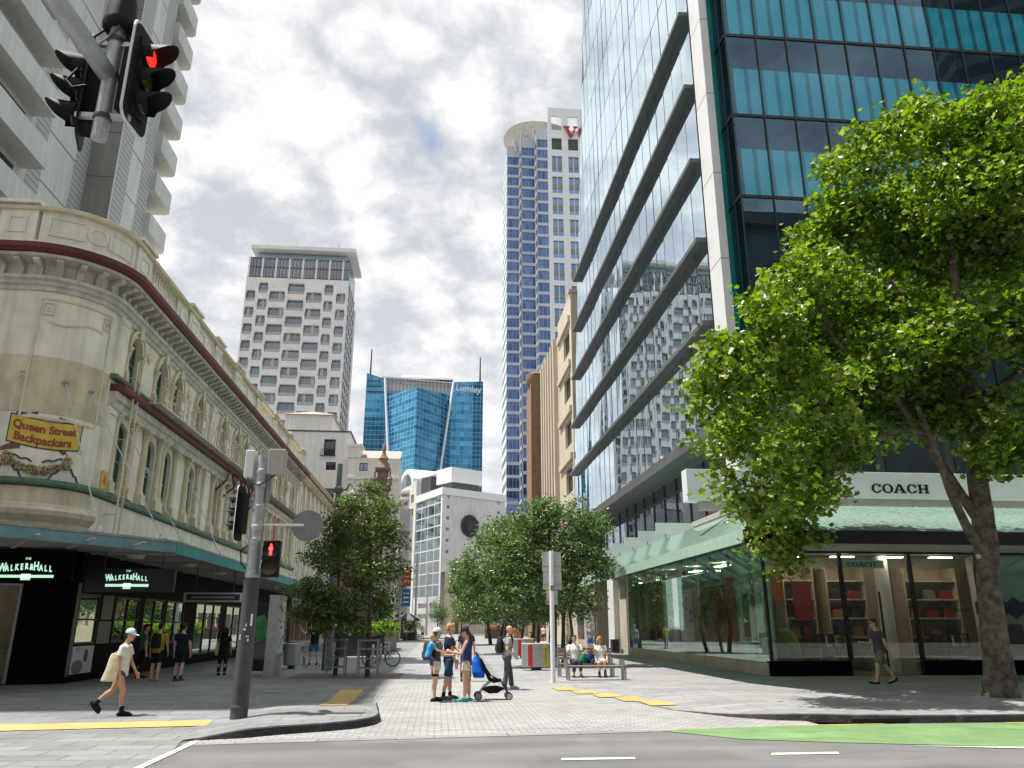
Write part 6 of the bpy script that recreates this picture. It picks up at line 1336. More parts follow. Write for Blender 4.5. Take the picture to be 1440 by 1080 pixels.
# ================================================================ STREET FURNITURE
def P3(*a): return Vector(a)
mat('lens_off', (.03, .03, .032), .2, var=0); mat('lens_red', (.35, .02, .01), .3, var=0, emit=(1, .03, .02), estr=.8); mat('lens_amber_off', (.06, .045, .02), .2, var=0); mat('lens_green_off', (.02, .045, .04), .2, var=0)
def signal_head(parent, loc, rz, s=1.0, lit=True, board=True, border=True):
    """three-aspect signal; front toward local -Y"""
    R = Matrix.Translation(loc) @ Matrix.Rotation(rz, 4, 'Z') @ Matrix.Scale(s, 4)
    def put(mb, name, m, par, off):
        mb.v = [tuple(R @ Vector(p)) for p in mb.v]; return mb.build(name, m, par)
    b = MB(); b.box(-.17, .17, .0, .22, -.56, .56)
    for z in (-.37, 0, .37): b.lathe([(.15, -.0), (.15, .05)], (0, .0, z), 14, (0, -1, 0))
    h = put(b, 'signal_head', M['black_plastic'], parent, 0)
    if board:
        out = []; w, hh, r = .34, .76, .16
        for cx, cz, a0 in ((w - r, hh - r, 0), (-w + r, hh - r, 90), (-w + r, -hh + r, 180), (w - r, -hh + r, 270)):
            for k in range(5): a = radians(a0 + 22.5 * k); out.append((cx + r * cos(a), cz + r * sin(a)))
        b = MB(); b.extr(out, (0, .03, 0), (1, 0, 0), (0, 0, 1), (0, 1, 0), .02); put(b, 'target_board', M['black_plastic'], h, 0)
        b = MB(); k = len(out); b_ = b; A = [(x * 1.0, .028, z) for x, z in out] + [(x * .93, .028, z * .965) for x, z in out]
        b.add(A, [(i, (i + 1) % k, k + (i + 1) % k, k + i) for i in range(k)]); A2 = [(x, .028, z) for x, z in out] + [(x * 1.01, .052, z * 1.005) for x, z in out]; b.add(A2, [(i, (i + 1) % k, k + (i + 1) % k, k + i) for i in range(k)]); put(b, 'board_border', M['white_paint'] if border else M['black_plastic'], h, 0)
    for z, m in ((.37, 'lens_red' if lit else 'lens_off'), (0, 'lens_amber_off'), (-.37, 'lens_green_off')):
        b = MB(); b.lathe([(.14, .0), (.13, .02), (.05, .04)], (0, -.052, z), 16, (0, -1, 0)); put(b, 'lens', M[m], h, 0)
        b = MB(); n = 14; P = []
        for i in range(n + 1):
            a = radians(-35 + 250 * i / n); t = .34 if 1 else 0; ln = .13 + .25 * max(0, sin(a)) ** .7
            for r in (.155, .165): P += [(r * cos(a), -.03, z + r * sin(a)), (r * cos(a), -.03 - ln, z + r * sin(a) - .02)]
        b.add(P, [(i * 4, i * 4 + 1, i * 4 + 5, i * 4 + 4) for i in range(n)] + [(i * 4 + 2, i * 4 + 6, i * 4 + 7, i * 4 + 3) for i in range(n)] + [(i * 4 + 1, i * 4 + 3, i * 4 + 7, i * 4 + 5) for i in range(n)]); b.sm = [True] * len(b.f)
        put(b, 'visor', M['black_plastic'], h, 0)
    return h
TM = thing('traffic_signal_mast', 'overhead grey mast arm carrying two black back-to-back traffic signals above the road', 'traffic signal', (-5.75, .6, 0))
b = MB(); b.tube((-5.75, .6, 0), (-5.75, .6, 6.2), .16, .13, 14); b.build('pole', M['galv'], TM)
b = MB(); b.path([(-5.75, .6, 6.1), (-5.7, .9, 7.4), (-5.4, 2.0, 8.3), (-4.95, 3.6, 8.5), (-4.5, 5.4, 8.3), (-4.2, 7.0, 8.02), (-4.02, 7.97, 7.86)], [.13, .12, .115, .11, .11, .11, .11], 14); b.build('arm', M['galv'], TM)
b = MB(); b.tube((-4.0, 8.0, 7.0), (-4.0, 8.0, 8.62), .085, n=14); b.build('stub_pole', M['galv'], TM)
b = MB()
for z in (7.28, 7.86, 8.35): b.lathe([(.10, -.03), (.105, 0), (.10, .03)], (-4.0, 8.0, z), 14)
b.split('clamp_band', M['dark_grey'], TM)
b = MB(); b.lathe([(.17, 8.5), (.19, 8.56), (.18, 8.62), (.16, 8.9), (.10, 9.15), (.03, 9.2)], (-4.0, 8.0, 0), 14); b.build('cap', M['black_plastic'], TM)
for i, pts in enumerate(([(-4.1, 7.95, 8.5), (-4.22, 7.9, 8.3), (-4.2, 7.95, 8.05), (-4.1, 8, 7.9)], [(-3.95, 7.9, 8.5), (-4.05, 7.88, 8.3), (-4.16, 7.9, 8.2), (-4.3, 8.0, 8.1)], [(-4.35, 7.95, 7.9), (-4.42, 7.9, 7.7), (-4.34, 7.9, 7.6), (-4.22, 7.95, 7.68)], [(-3.9, 8, 8.5), (-3.84, 7.96, 8.36), (-3.8, 8, 8.3)])):
    b = MB(); b.path(pts, .014, 6); b.build('cable', M['black_plastic'] if i != 1 else M['mid_grey'], TM)
for z in (7.3, 8.3):
    b = MB(); b.box(-4.3, -3.7, 7.97, 8.03, z - .03, z + .03); b.build('bracket', M['steel'], TM)
signal_head(TM, (-3.68, 8.12, 7.92), radians(85), .9)
signal_head(TM, (-4.38, 8.22, 7.78), radians(-72), .9, lit=False, border=False)
# corner traffic pole
TP = thing('traffic_pole', 'leaning-looking grey and black traffic pole at the kerb with red pedestrian signal', 'traffic signal', (-3.63, 15.98, .13))
TP['label'] = 'grey and black traffic pole at the left kerb with red pedestrian signal and round sign'
px, py = -3.63, 15.98
b = MB(); b.tube((px, py, .02), (px, py, 2.58), .160, .148, 10); b.lathe([(.175, .25), (.17, .28), (.162, .3)], (px, py, 0), 10); b.build('pole_base', M['dark_grey'], TP)
b = MB(); b.tube((px, py, 2.59), (px, py, 5.02), .130, .122, 16)
for z in (2.6, 3.25, 3.5, 3.9, 4.35, 4.62): b.lathe([(.132, z), (.142, z + .02), (.142, z + .1), (.132, z + .12)], (px, py, 0), 16)
b.build('pole', M['galv'], TP)
b = MB(); b.box(px - .34, px - .16, py - .12, py + .12, 4.55, 5.12); b.build('control_box', M['white_panel'], TP, bevel=.02); b = MB(); b.box(px + .12, px + .46, py - .16, py + .1, 4.62, 5.14); b.build('control_box', M['soffit'], TP, bevel=.015)
b = MB(); b.box(px + .13, px + .2, py - .1, py, 4.05, 4.6); b.build('junction_box', M['mid_grey'], TP)
b = MB(); b.path([(px - .26, py - .1, 4.55), (px - .2, py - .16, 4.44), (px, py - .18, 4.38), (px + .15, py - .17, 4.5), (px + .28, py - .12, 4.6)], .016, 6); b.build('cable', M['black_plastic'], TP)
b = MB(); b.path([(px - .1, py - .16, 3.2), (px - .24, py - .14, 3.1), (px - .2, py - .14, 2.85), (px - .1, py - .16, 2.75)], .014, 6); b.build('cable', M['black_plastic'], TP)
signal_head(TP, (px - .42, py + .1, 3.86), radians(-96), .72, lit=False)
b = MB(); b.tube((px, py, 3.62), (px + .92, py - .08, 3.62), .025, n=8); b.build('sign_arm', M['white_paint'], TP)
b = MB(); b.lathe([(.31, 0), (.31, .012)], (px + .98, py + .02, 3.62), 36, (0, 1, 0)); o = b.build('round_sign', M['mid_grey'], TP)
b = MB(); b.lathe([(.31, 0), (.34, .01), (.31, .02)], (px + .26, py + .3, 3.55), 24, (.97, .22, 0)); b.build('ring_sign', M['red'], TP); b = MB(); b.lathe([(.25, .015), (.25, .024)], (px + .26, py + .3, 3.55), 24, (.97, .22, 0)); b.build('ring_sign_face', M['white_paint'], TP)
b = MB(); b.box(px + .19, px + .52, py - .20, py - .02, 2.6, 3.3); h = b.build('pedestrian_signal', M['black_plastic'], TP, bevel=.02)
for z, m in ((3.12, 'lens_off'), (2.79, 'lens_amber_off')):
    b = MB(); b.lathe([(.15, 0), (.15, .02), (.13, .025)], (px + .355, py - .2, z), 18, (0, -1, 0)); b.build('lens', M[m], h)
    b = MB(); n = 14; P = []
    for i in range(n + 1):
        a = radians(-20 + 220 * i / n)
        for r in (.145, .155): P += [(px + .355 + r * cos(a), py - .2, z + r * sin(a)), (px + .355 + r * cos(a), py - .2 - (.05 + .13 * max(0, sin(a))), z + r * sin(a))]
    b.add(P, [(i * 4, i * 4 + 1, i * 4 + 5, i * 4 + 4) for i in range(n)] + [(i * 4 + 2, i * 4 + 6, i * 4 + 7, i * 4 + 3) for i in range(n)] + [(i * 4 + 1, i * 4 + 3, i * 4 + 7, i * 4 + 5) for i in range(n)]); b.build('visor', M['black_plastic'], h)
b = MB(); fx_, fy_, fz_ = px + .355, py - .228, 3.12
E3 = lambda pl: b.extr([(x * .001, z * .001) for x, z in pl], (fx_, fy_, fz_), (1, 0, 0), (0, 0, 1), (0, -1, 0), .004)
b.lathe([(.022, 0), (.022, .004)], (fx_, fy_, fz_ + .09), 10, (0, -1, 0)); E3([(-32, 62), (32, 62), (42, 0), (28, -10), (24, 30), (22, -5), (26, -105), (6, -105), (0, -30), (-6, -105), (-26, -105), (-22, -5), (-24, 30), (-28, -10), (-42, 0)])
mat('red_man', (1, .05, .04), .4, var=0, emit=(1, .03, .03), estr=4); b.build('red_man', M['red_man'], h)
b = MB()
for dx, z, w, hh in ((-.04, 1.62, .05, .03), (.08, 1.7, .035, .22), (-.1, 1.45, .03, .1), (.02, 1.5, .06, .02), (0, 1.68, .02, .06), (.05, 1.42, .03, .05)): b.box(px + dx, px + dx + w, py - .163 + abs(dx) * .15, py - .15 + abs(dx) * .15, z, z + hh)
b.split('sticker', M['white_paint'], TP)
# lamp posts
mat('post_green', (.11, .135, .13), .5, var=.15)
def lamp_post(x, y, h, lab, m, r=.15, arm=True, grp='lamp posts along the street'):
    t = thing('lamp_post', lab, 'lamp post', (x, y, 0), 0, grp); b = MB(); b.tube((x, y, 0), (x, y, h * .28), r * 1.5, r * 1.4, 12); b.tube((x, y, h * .28), (x, y, h), r, r * .8, 12)
    for k in (.55, .72, .85): b.lathe([(r * 1.05, h * k), (r * 1.3, h * k + .04), (r * 1.3, h * k + .22), (r, h * k + .26)], (x, y, 0), 12)
    b.build('post', M[m], t)
    if arm:
        b = MB(); b.path([(x, y, h * .86), (x + .35, y, h * .87), (x + .45, y, h * .90), (x + .55, y, h * .89)], .04, 6); b.build('arm', M[m], t)
        b = MB(); b.lathe([(.09, .3), (.12, .18), (.17, .14), (.32, .02), (.32, -.03)], (x + .62, y, h * .84), 14); b.build('lamp_shade', M[m], t)
    return t
lamp_post(-4.35, 33.4, 8.35, 'tall grey green lamp post with a single bell lamp above the left street tree', 'post_green', .14)
lamp_post(-4.1, 60, 10.5, 'slim pale lamp post rising behind the planted hedge', 'galv', .12, False); lamp_post(-4.3, 92, 11.5, 'slim pale pole carrying the red street banner', 'galv', .14, False); lamp_post(-3.2, 118, 12, 'slim pale pole just right of the striped umbrella', 'galv', .15, False); lamp_post(-2.0, 150, 13, 'thin distant pole nearest the white block', 'galv', .15, False); lamp_post(-5.2, 75, 9.0, 'thin grey pole beside the far end of the hedge', 'galv', .1, False)
for x, y, z, w, h, m, lb in ((-4.12, 91.8, 6.0, 1.0, 2.2, 'red', 'small red street banner on a pale pole'), (-4.12, 91.8, 2.6 + 1.2, 1.0, 1.9, 'blue', 'small blue street banner below the red one')):
    t = thing('street_banner', lb, 'banner', (x, y, z)); b = MB(); b.box(x, x + w, y, y + .03, z, z + h); b.build('cloth', M[m], t); b = MB(); b.tube((x - .1, y + .015, z + h), (x + w, y + .015, z + h), .03, n=6); b.build('rod', M['galv'], t)
    b = MB()
    for k in range(3): b.box(x + .2, x + .8, y - .012, y - .002, z + h * .25 * (k + 1) - .06, z + h * .25 * (k + 1) + .08)
    b.split('pattern_bar', M['white_paint'], t)
# sign post seen from behind
SP = thing('sign_post', 'white post with the pale grey backs of two rectangular signs in front of the trees', 'sign', (3.66, 25.7, 0))
b = MB(); b.tube((3.66, 25.7, 0), (3.66, 25.7, 4.05), .075, n=12); b.build('post', M['white_paint'], SP)
mat('sign_back', (.50, .52, .53), .4, metal=.3, var=.06, vscale=2)
for x0, x1, z0, z1, nm in ((3.37, 3.99, 3.40, 4.03, 'sign_panel'), (3.39, 4.0, 2.82, 3.39, 'sign_panel'), (3.5, 3.86, 2.35, 2.80, 'sign_panel')):
    b = MB(); b.box(x0, x1, 25.78, 25.80, z0, z1); o = b.build(nm, M['sign_back'], SP)
    b = MB(); b.box(x0 + .02, x1 - .02, 25.755, 25.779, z0 + .15, z0 + .19); b.build('rail', M['steel'], o)
b = MB(); b.box(3.6, 3.73, 25.6, 25.63, 2.78, 2.95); b.build('clamp', M['mid_grey'], SP); b = MB(); b.box(3.42, 3.56, 25.74, 25.754, 2.84, 2.9); b.build('sticker', M['yellow'], SP); b = MB(); b.box(3.5, 3.6, 25.74, 25.754, 2.4, 2.46); b.build('sticker', M['orange'], SP)
# information kiosk
KI = thing('information_kiosk', 'steel edged information kiosk with green plant picture on white glass', 'kiosk', (-5.75, 30, 0))
b = MB(); b.box(-5.95, -5.6, 29.2, 29.26, 0, 2.75); b.box(-5.95, -5.9, 29.26, 30.5, 0, 2.75); b.box(-5.95, -5.58, 29.26, 30.5, 2.6, 2.75); b.build('frame', M['steel'], KI); b = MB(); b.box(-5.89, -5.60, 29.27, 30.5, 0, .75); b.build('plinth', M['soffit'], KI)
b = MB(); b.box(-5.89, -5.6, 29.27, 30.5, .76, 2.59); b.build('picture_panel', M['white_panel'], KI)
mat('leaf_green', (.05, .30, .08), .5, var=.3, vscale=4); b = MB(); random.seed(8)
for i in range(9): y, z, a = random.uniform(29.5, 30.3), random.uniform(1, 2.4), random.uniform(-1, 1); b.extr([(-.3 * cos(a), -.3 * sin(a) - .0), (.05 * sin(a), -.05 * cos(a)), (.3 * cos(a), .3 * sin(a)), (-.05 * sin(a), .06 * cos(a))], (-5.598, y, z), (0, 1, 0), (0, 0, 1), (1, 0, 0), .004)
b.build('plant_picture', M['leaf_green'], KI)
KI2 = thing('advert_panel', 'dark advert panel with a bright green shape under the canopy', 'sign', (-6.6, 31.2, 0))
b = MB(); b.box(-7.1, -6.15, 31.2, 31.3, .1, 2.55); b.build('frame', M['black_metal'], KI2); b = MB(); b.box(-7.0, -6.25, 31.18, 31.195, .5, 2.4); b.build('glass', M['window_dark'], KI2); b = MB(); b.extr([(-.3, -.5), (-.1, -.3), (-.3, .1), (-.2, .5), (.1, .6), (.3, .3), (.3, -.2)], (-6.6, 31.18, 1.5), (1, 0, 0), (0, 0, 1), (0, -1, 0), .005); b.build('green_shape', M['leaf_green'], KI2)
# bins and benches
def round_bin(x, y, lab):
    t = thing('litter_bin', lab, 'bin', (x, y, 0)); b = MB(); b.lathe([(.14, 0), (.14, .14)], (x, y, 0), 12); b.build('foot', M['dark_grey'], t); b = MB(); b.lathe([(.30, .14), (.33, .16), (.33, 1.0), (.31, 1.02), (.25, 1.02)], (x, y, 0), 22); b.build('body', M['steel'], t); b = MB(); b.lathe([(.25, 1.0), (.26, 1.06), (.1, 1.12)], (x, y, 0), 18); b.build('lid', M['dark_grey'], t)
round_bin(-5.95, 34.6, 'round brushed steel litter bin beside the slatted bench')
def recycling(x, y, w, lab):
    t = thing('recycling_bin', lab, 'bin', (x, y, 0), 0, 'recycling bins on the plaza'); b = MB(); b.box(x - .2, x + .2, y - .1, y + .1, 0, .13); b.build('foot', M['dark_grey'], t)
    n = 15; P = [(x - w / 2 + w * i / n, y - .36 * sqrt(max(0, 1 - ((i / n) * 2 - 1) ** 2 * .75))) for i in range(n + 1)] + [(x + w / 2, y + .3), (x - w / 2, y + .3)]
    b = MB(); b.prism(P, .14, .98); b.build('body', M['mid_grey'] if 0 else M['steel'], t); b = MB(); b.prism([(a, c) for a, c in P], .99, 1.03); b.build('lid', M['white_panel'], t)
    def stripe(f0, f1, m, nm):
        b = MB(); k = 5; xs_ = [x - w / 2 + w * (f0 + (f1 - f0) * i / k) for i in range(k + 1)]; yy = lambda xx: y - .36 * sqrt(max(0, 1 - ((xx - x) / w * 2) ** 2 * .75)) - .012
        b.add([(xx, yy(xx), z) for xx in xs_ for z in (.15, .97)], [(2 * i, 2 * i + 2, 2 * i + 3, 2 * i + 1) for i in range(k)]); return b.build(nm, M[m], t)
    stripe(.18, .34, 'red', 'red_stripe'); stripe(.72, .88, 'yellow', 'yellow_stripe')
    text_mb('Recycling', .17, frameM((x + w * .33, y - .345, .22), (0, 0, 1), (-1, .25, 0)), .002, 'LEFT').build('lettering', M['letter_black'], t)
recycling(3.98, 32.7, 1.12, 'nearer grey recycling bin with red and yellow stripes under the trees'); recycling(4.75, 44.5, 1.12, 'farther recycling bin with yellow stripe, half hidden by the bald man')
t = thing('litter_bin', 'small black bin against the stone wall past the shop window', 'bin', (11.4, 51.6, 0)); b = MB(); b.box(11.15, 11.6, 51.3, 51.9, .05, .8); b.build('body', M['black_metal'], t, bevel=.02); b = MB(); b.box(11.13, 11.62, 51.28, 51.92, .81, .87); b.build('lid', M['dark_grey'], t)
def slat_bench(x0, x1, y0, lab, back=False, posts=False, m='wood', z=.45):
    t = thing('bench', lab, 'bench', ((x0 + x1) / 2, y0 + .25, 0))
    for i in range(5): b = MB(); b.box(x0, x1, y0 + .1 * i, y0 + .1 * i + .08, z - .04, z); b.build('seat_slat', M[m], t)
    for x in (x0 + .04, x1 - .1):
        for y in (y0 + .02, y0 + .42):
            b = MB(); b.box(x, x + .07, y, y + .07, 0, z - .041 if not posts else z - .041); b.build('leg', M['steel'], t)
        if posts:
            for y in (y0 + .02, y0 + .42): b = MB(); b.box(x - .06, x + .03 - .06 + .05, y, y + .07, z - .1, z + .2); b.build('end_post', M['steel'], t)
        b = MB(); b.box(x, x + .06, y0 + .09, y0 + .42, z - .1, z - .042); b.build('crossbar', M['steel'], t)
    if back:
        for i in range(4): b = MB(); zz = z + .12 + .1 * i; b.box(x0, x1, y0 + .5 + .03 * i, y0 + .525 + .03 * i, zz, zz + .08); b.build('back_slat', M[m], t)
        for x in (x0 + .05, (x0 + x1) / 2, x1 - .1): b = MB(); b.tube((x + .03, y0 + .46, z - .05), (x + .03, y0 + .64, z + .55), .022, n=6); b.build('back_support', M['steel'], t)
    return t
slat_bench(4.22, 6.22, 26.45, 'backless timber bench with steel end posts nearest the camera', posts=True)
slat_bench(4.2, 6.2, 28.15, 'timber bench with slatted back where two people sit', back=True, posts=True)
slat_bench(-6.0, -4.6, 37.4, 'pale slatted bench with back beside the round steel bin', back=True, m='soffit')
# tree guards
def guard(x, y, lab):
    t = thing('tree_guard', lab, 'tree guard', (x, y, 0), 0, 'steel guards round the left street trees')
    for sx in (-1, 1):
        for sy in (-1, 1): b = MB(); b.box(x + sx * .33 - .025, x + sx * .33 + .025, y + sy * .33 - .012, y + sy * .33 + .012, 0, 1.25); b.build('post', M['fin_stone'], t)
    for z in (.30, .62, .92, 1.2):
        b = MB(); b.box(x - .3, x + .3, y - .34, y - .32, z, z + .04); b.build('rail', M['fin_stone'], t); b = MB(); b.box(x - .3, x + .3, y + .32, y + .34, z, z + .04); b.build('rail', M['fin_stone'], t)
        b = MB(); b.box(x - .34, x - .32, y - .3, y + .3, z, z + .04); b.build('rail', M['fin_stone'], t); b = MB(); b.box(x + .32, x + .34, y - .3, y + .3, z, z + .04); b.build('rail', M['fin_stone'], t)
guard(-3.55, 29.6, 'brown steel guard round the left one of the two street tree trunks'); guard(-2.35, 28.7, 'brown steel guard round the right one of the two street tree trunks')
# bicycle, racks
def hoop(x, y, lab):
    t = thing('bike_rack', lab, 'bike rack', (x, y, 0), 0, 'bike hoops beside the hedge'); b = MB(); b.path([(x, y - .35, 0), (x, y - .35, .75), (x, y - .22, .9), (x, y + .22, .9), (x, y + .35, .75), (x, y + .35, 0)], .03, 8); b.build('hoop', M['steel'], t); b = MB(); b.box(x - .06, x + .06, y - .41, y - .29, 0, .015); b.build('foot_plate', M['steel'], t)
for i, (x, y) in enumerate(((-2.75, 36.0), (-2.55, 38.2), (-2.5, 40.4), (-2.45, 42.6))): hoop(x, y, ('nearest bike hoop with the bicycle leaning on it', 'second bike hoop, just behind the bicycle', 'third bike hoop from the bicycle', 'farthest bike hoop from the bicycle')[i])
def bicycle(x, y, rz, lab):
    t = thing('bicycle', lab, 'bicycle', (x, y, 0), rz); L_ = dict(parent=t, local=True)
    for wx in (-.52, .52):
        b = MB(); b.path([(wx + .32 * cos(2 * pi * i / 28), 0, .34 + .32 * sin(2 * pi * i / 28)) for i in range(28)], .022, 6, True); w = b.build('wheel', M['black_plastic'], **L_)
        b = MB(); b.path([(wx + .295 * cos(2 * pi * i / 28), 0, .34 + .295 * sin(2 * pi * i / 28)) for i in range(28)], .008, 5, True)
        for i in range(16): a = 2 * pi * i / 16; b.tube((wx, 0, .34), (wx + .29 * cos(a), 0, .34 + .29 * sin(a)), .0025, n=4)
        b.tube((wx, -.05, .34), (wx, .05, .34), .02); b.build('rim', M['steel'], w, local=True)
    b = MB(); A, B, Cc, D, E_ = (.52, 0, .34), (.08, 0, .30), (-.12, 0, .82), (.36, 0, .84), (-.52, 0, .34)
    A2 = (-.52, 0, .34); b.tube((.08, 0, .3), (-.1, 0, .84), .018); b.tube((.08, 0, .3), (.36, 0, .80), .02); b.tube((-.09, 0, .8), (.35, 0, .82), .018)
    for s in (-.05, .05): b.tube((-.52, s, .34), (.06, s * .6, .3), .01); b.tube((-.52, s, .34), (-.09, s * .3, .8), .01); b.tube((.52, s, .34), (.385, s * .6, .72), .012)
    b.tube((.34, 0, .9), (.39, 0, .7), .02); b.build('frame', M['dark_grey'], **L_)
    b = MB(); b.path([(.33, -.28, .98), (.37, -.15, .97), (.37, .15, .97), (.33, .28, .98)], .013, 6); b.tube((.34, 0, .88), (.37, 0, .97), .015); b.build('handlebar', M['black_plastic'], **L_)
    b = MB(); b.extr([(-.17, -.05), (-.14, .07), (.0, .035), (.13, .015), (.13, -.015), (0, -.035), (-.14, -.07)], (-.12, 0, .9), (1, 0, 0), (0, 1, 0), (0, 0, 1), .05); b.tube((-.1, 0, .82), (-.12, 0, .9), .014); b.build('saddle', M['black_plastic'], **L_)
    b = MB(); b.lathe([(.09, -.01), (.09, .01)], (.08, -.05, .3), 16, (0, 1, 0)); b.tube((.08, -.06, .3), (.2, -.06, .2), .01); b.tube((.08, .06, .3), (-.04, .06, .4), .01); b.box(.15, .25, -.14, -.06, .18, .2); b.box(-.09, .01, .06, .14, .4, .42); b.build('crank', M['steel'], **L_)
bicycle(-2.42, 36.4, radians(172), 'dark bicycle leaning on a hoop beside the right street tree trunk')
# planters
mat('hedge_panel', (.035, .038, .045), .5, var=.2)
# cafe umbrella
def umbrella(x, y, lab):
    t = thing('umbrella', lab, 'umbrella', (x, y, 0)); b = MB(); b.tube((x, y, 0), (x, y, 3.2), .04); b.build('pole', M['galv'], t)
    n = 12; r = 1.75
    for i in range(n):
        a, c = 2 * pi * i / n, 2 * pi * (i + 1) / n; b = MB(); b.add([(x, y, 3.35), (x + r * cos(a), y + r * sin(a), 2.5), (x + r * cos(c), y + r * sin(c), 2.5), (x + r * cos(a), y + r * sin(a), 2.28), (x + r * cos(c), y + r * sin(c), 2.28)], [(0, 1, 2), (1, 3, 4, 2)]); b.build('canopy_panel', M['white_paint'] if i % 2 else M['banner_blue'], t)
umbrella(-3.7, 100, 'blue and white striped umbrella over the far left pavement')
t = thing('market_stall', 'small dark stall counter with orange goods beyond the row of trees', 'stall', (8.2, 112, 0)); b = MB(); b.box(6.6, 9.6, 112, 113.5, 0, 1.2); b.build('counter', M['granite_brown'], t); b = MB(); b.box(6.4, 9.8, 111.8, 113.7, 2.6, 2.8); b.build('roof', M['red'], t); b = MB(); b.box(6.8, 9.3, 112.1, 113, 1.21, 1.6); b.build('goods', M['orange'], t)
for x in (6.6, 9.5): MB().tube((x, 112, 1.2), (x, 112, 2.6), .05).build('post', M['dark_grey'], t)
t = thing('market_stall', 'pink-topped stall among the tree trunks left of the bald man', 'stall', (9.5, 84, 0)); b = MB(); b.box(7.2, 8.6, 84, 85, 0, 1.1); b.build('counter', M['orange'], t); b = MB(); b.box(7.0, 8.8, 83.8, 85.2, 2.4, 2.9); b.build('roof', M['banner_purple'], t)
for x in (7.25, 8.55): MB().tube((x, 84.1, 1.1), (x, 84.1, 2.4), .05).build('post', M['dark_grey'], t)
CL_BIG = [(6.60,17.14,8.12,0.60),(6.11,16.55,6.68,0.65),(6.85,17.84,5.99,0.69),(7.32,16.78,7.84,0.93),(7.78,16.39,8.79,0.84),(9.36,17.87,10.47,1.03),(11.14,20.14,12.79,0.97),(11.86,19.62,13.50,1.07),(11.74,19.47,14.86,0.75),(11.39,17.08,13.96,1.05),(13.76,18.46,15.78,1.16),(14.14,17.32,14.76,1.19),(15.36,16.86,15.20,1.18),(15.43,16.57,13.65,1.33),(13.99,17.04,12.78,1.33),(14.61,20.18,14.46,1.34),(12.74,19.75,12.90,1.28),(14.06,19.65,11.74,1.47),(16.11,19.62,12.05,1.49),(14.76,16.95,9.09,1.26),(12.96,17.46,8.84,1.28),(12.23,18.86,9.98,1.18),(11.07,19.32,10.34,1.21),(10.17,19.86,9.44,1.22),(9.00,19.97,7.75,1.19),(8.62,16.48,6.73,0.99),(11.28,18.77,8.06,1.14),(12.78,19.06,7.59,1.16),(14.10,18.33,7.02,0.93),(14.07,16.88,6.10,1.02),(8.78,18.18,5.75,0.97),(7.38,16.49,4.56,0.71),(8.72,20.21,3.96,0.80),(9.00,19.91,3.29,0.52),(9.11,18.51,4.92,0.85),(9.71,17.42,5.75,0.72),(12.86,20.10,7.31,0.84),(13.19,18.62,6.92,0.75),(10.97,19.98,6.98,1.19),(8.25,19.83,6.88,0.87),(18.45,18.34,13.11,1.65),(17.46,17.92,9.58,1.54),(18.12,18.74,7.64,1.36),(18.28,18.00,16.49,1.49),(6.98,16.81,4.21,0.54),(6.94,17.44,4.71,0.56),(9.18,19.68,4.09,0.74),(8.39,16.29,4.51,0.50),(6.24,16.30,7.29,0.59),(8.56,18.86,10.05,0.58),(13.40,17.33,5.66,0.78),(14.15,18.45,12.95,1.22),(15.56,18.17,12.42,1.20),(11.24,17.61,8.25,0.99),(11.23,20.49,8.61,1.03)]
CL_MID = [(4.19,35.03,6.31,0.97),(5.93,35.72,6.32,1.12),(7.06,35.05,5.96,0.81),(3.35,36.42,5.17,1.16),(4.86,35.28,4.76,1.44),(6.51,35.54,4.48,1.23),(7.58,36.79,4.25,0.74),(2.62,35.43,4.13,0.89),(3.98,36.19,3.56,1.30),(5.78,37.29,3.30,1.17),(6.57,34.72,2.74,0.62),(2.81,34.60,2.81,0.86),(4.70,35.13,6.65,0.71),(4.05,36.85,2.32,0.59)]
CL_MID2 = [(3.40,52.46,6.91,1.23),(2.39,50.95,5.63,1.14),(3.79,51.32,7.49,1.17),(1.72,50.71,4.72,0.81),(2.92,51.84,3.90,1.20),(1.95,50.17,2.97,0.80),(3.92,52.79,2.59,1.03),(4.93,53.58,8.00,1.17),(4.47,53.82,4.45,1.44),(5.34,52.94,2.60,1.17)]
CL_MID3 = [(2.29,78.30,7.04,1.12),(1.85,73.59,5.13,0.98),(2.91,74.94,3.91,1.19),(2.37,78.33,2.88,0.83),(3.84,77.38,2.87,1.02),(4.62,75.55,2.46,0.80),(3.56,78.22,6.03,1.26),(5.01,76.60,3.64,1.02)]
CL_LEFT = [(-2.73,30.06,6.67,0.49),(-3.28,28.80,5.87,0.62),(-2.10,28.56,5.85,0.57),(-2.83,29.17,5.07,0.94),(-1.73,28.43,4.57,0.56),(-3.81,29.02,4.66,0.57),(-4.16,30.41,4.14,0.86),(-2.73,28.90,3.65,1.07),(-1.54,28.12,3.60,0.55),(-4.32,28.21,2.83,0.79),(-3.36,28.51,2.41,0.89),(-2.25,29.98,2.70,0.84),(-4.75,28.97,2.13,0.45),(-4.04,28.80,1.89,0.55),(-2.81,28.33,1.75,0.54),(-2.05,30.46,2.16,0.48),(-3.87,29.12,5.31,0.47),(-1.65,28.60,1.58,0.22),(-1.87,28.24,5.10,0.51)]
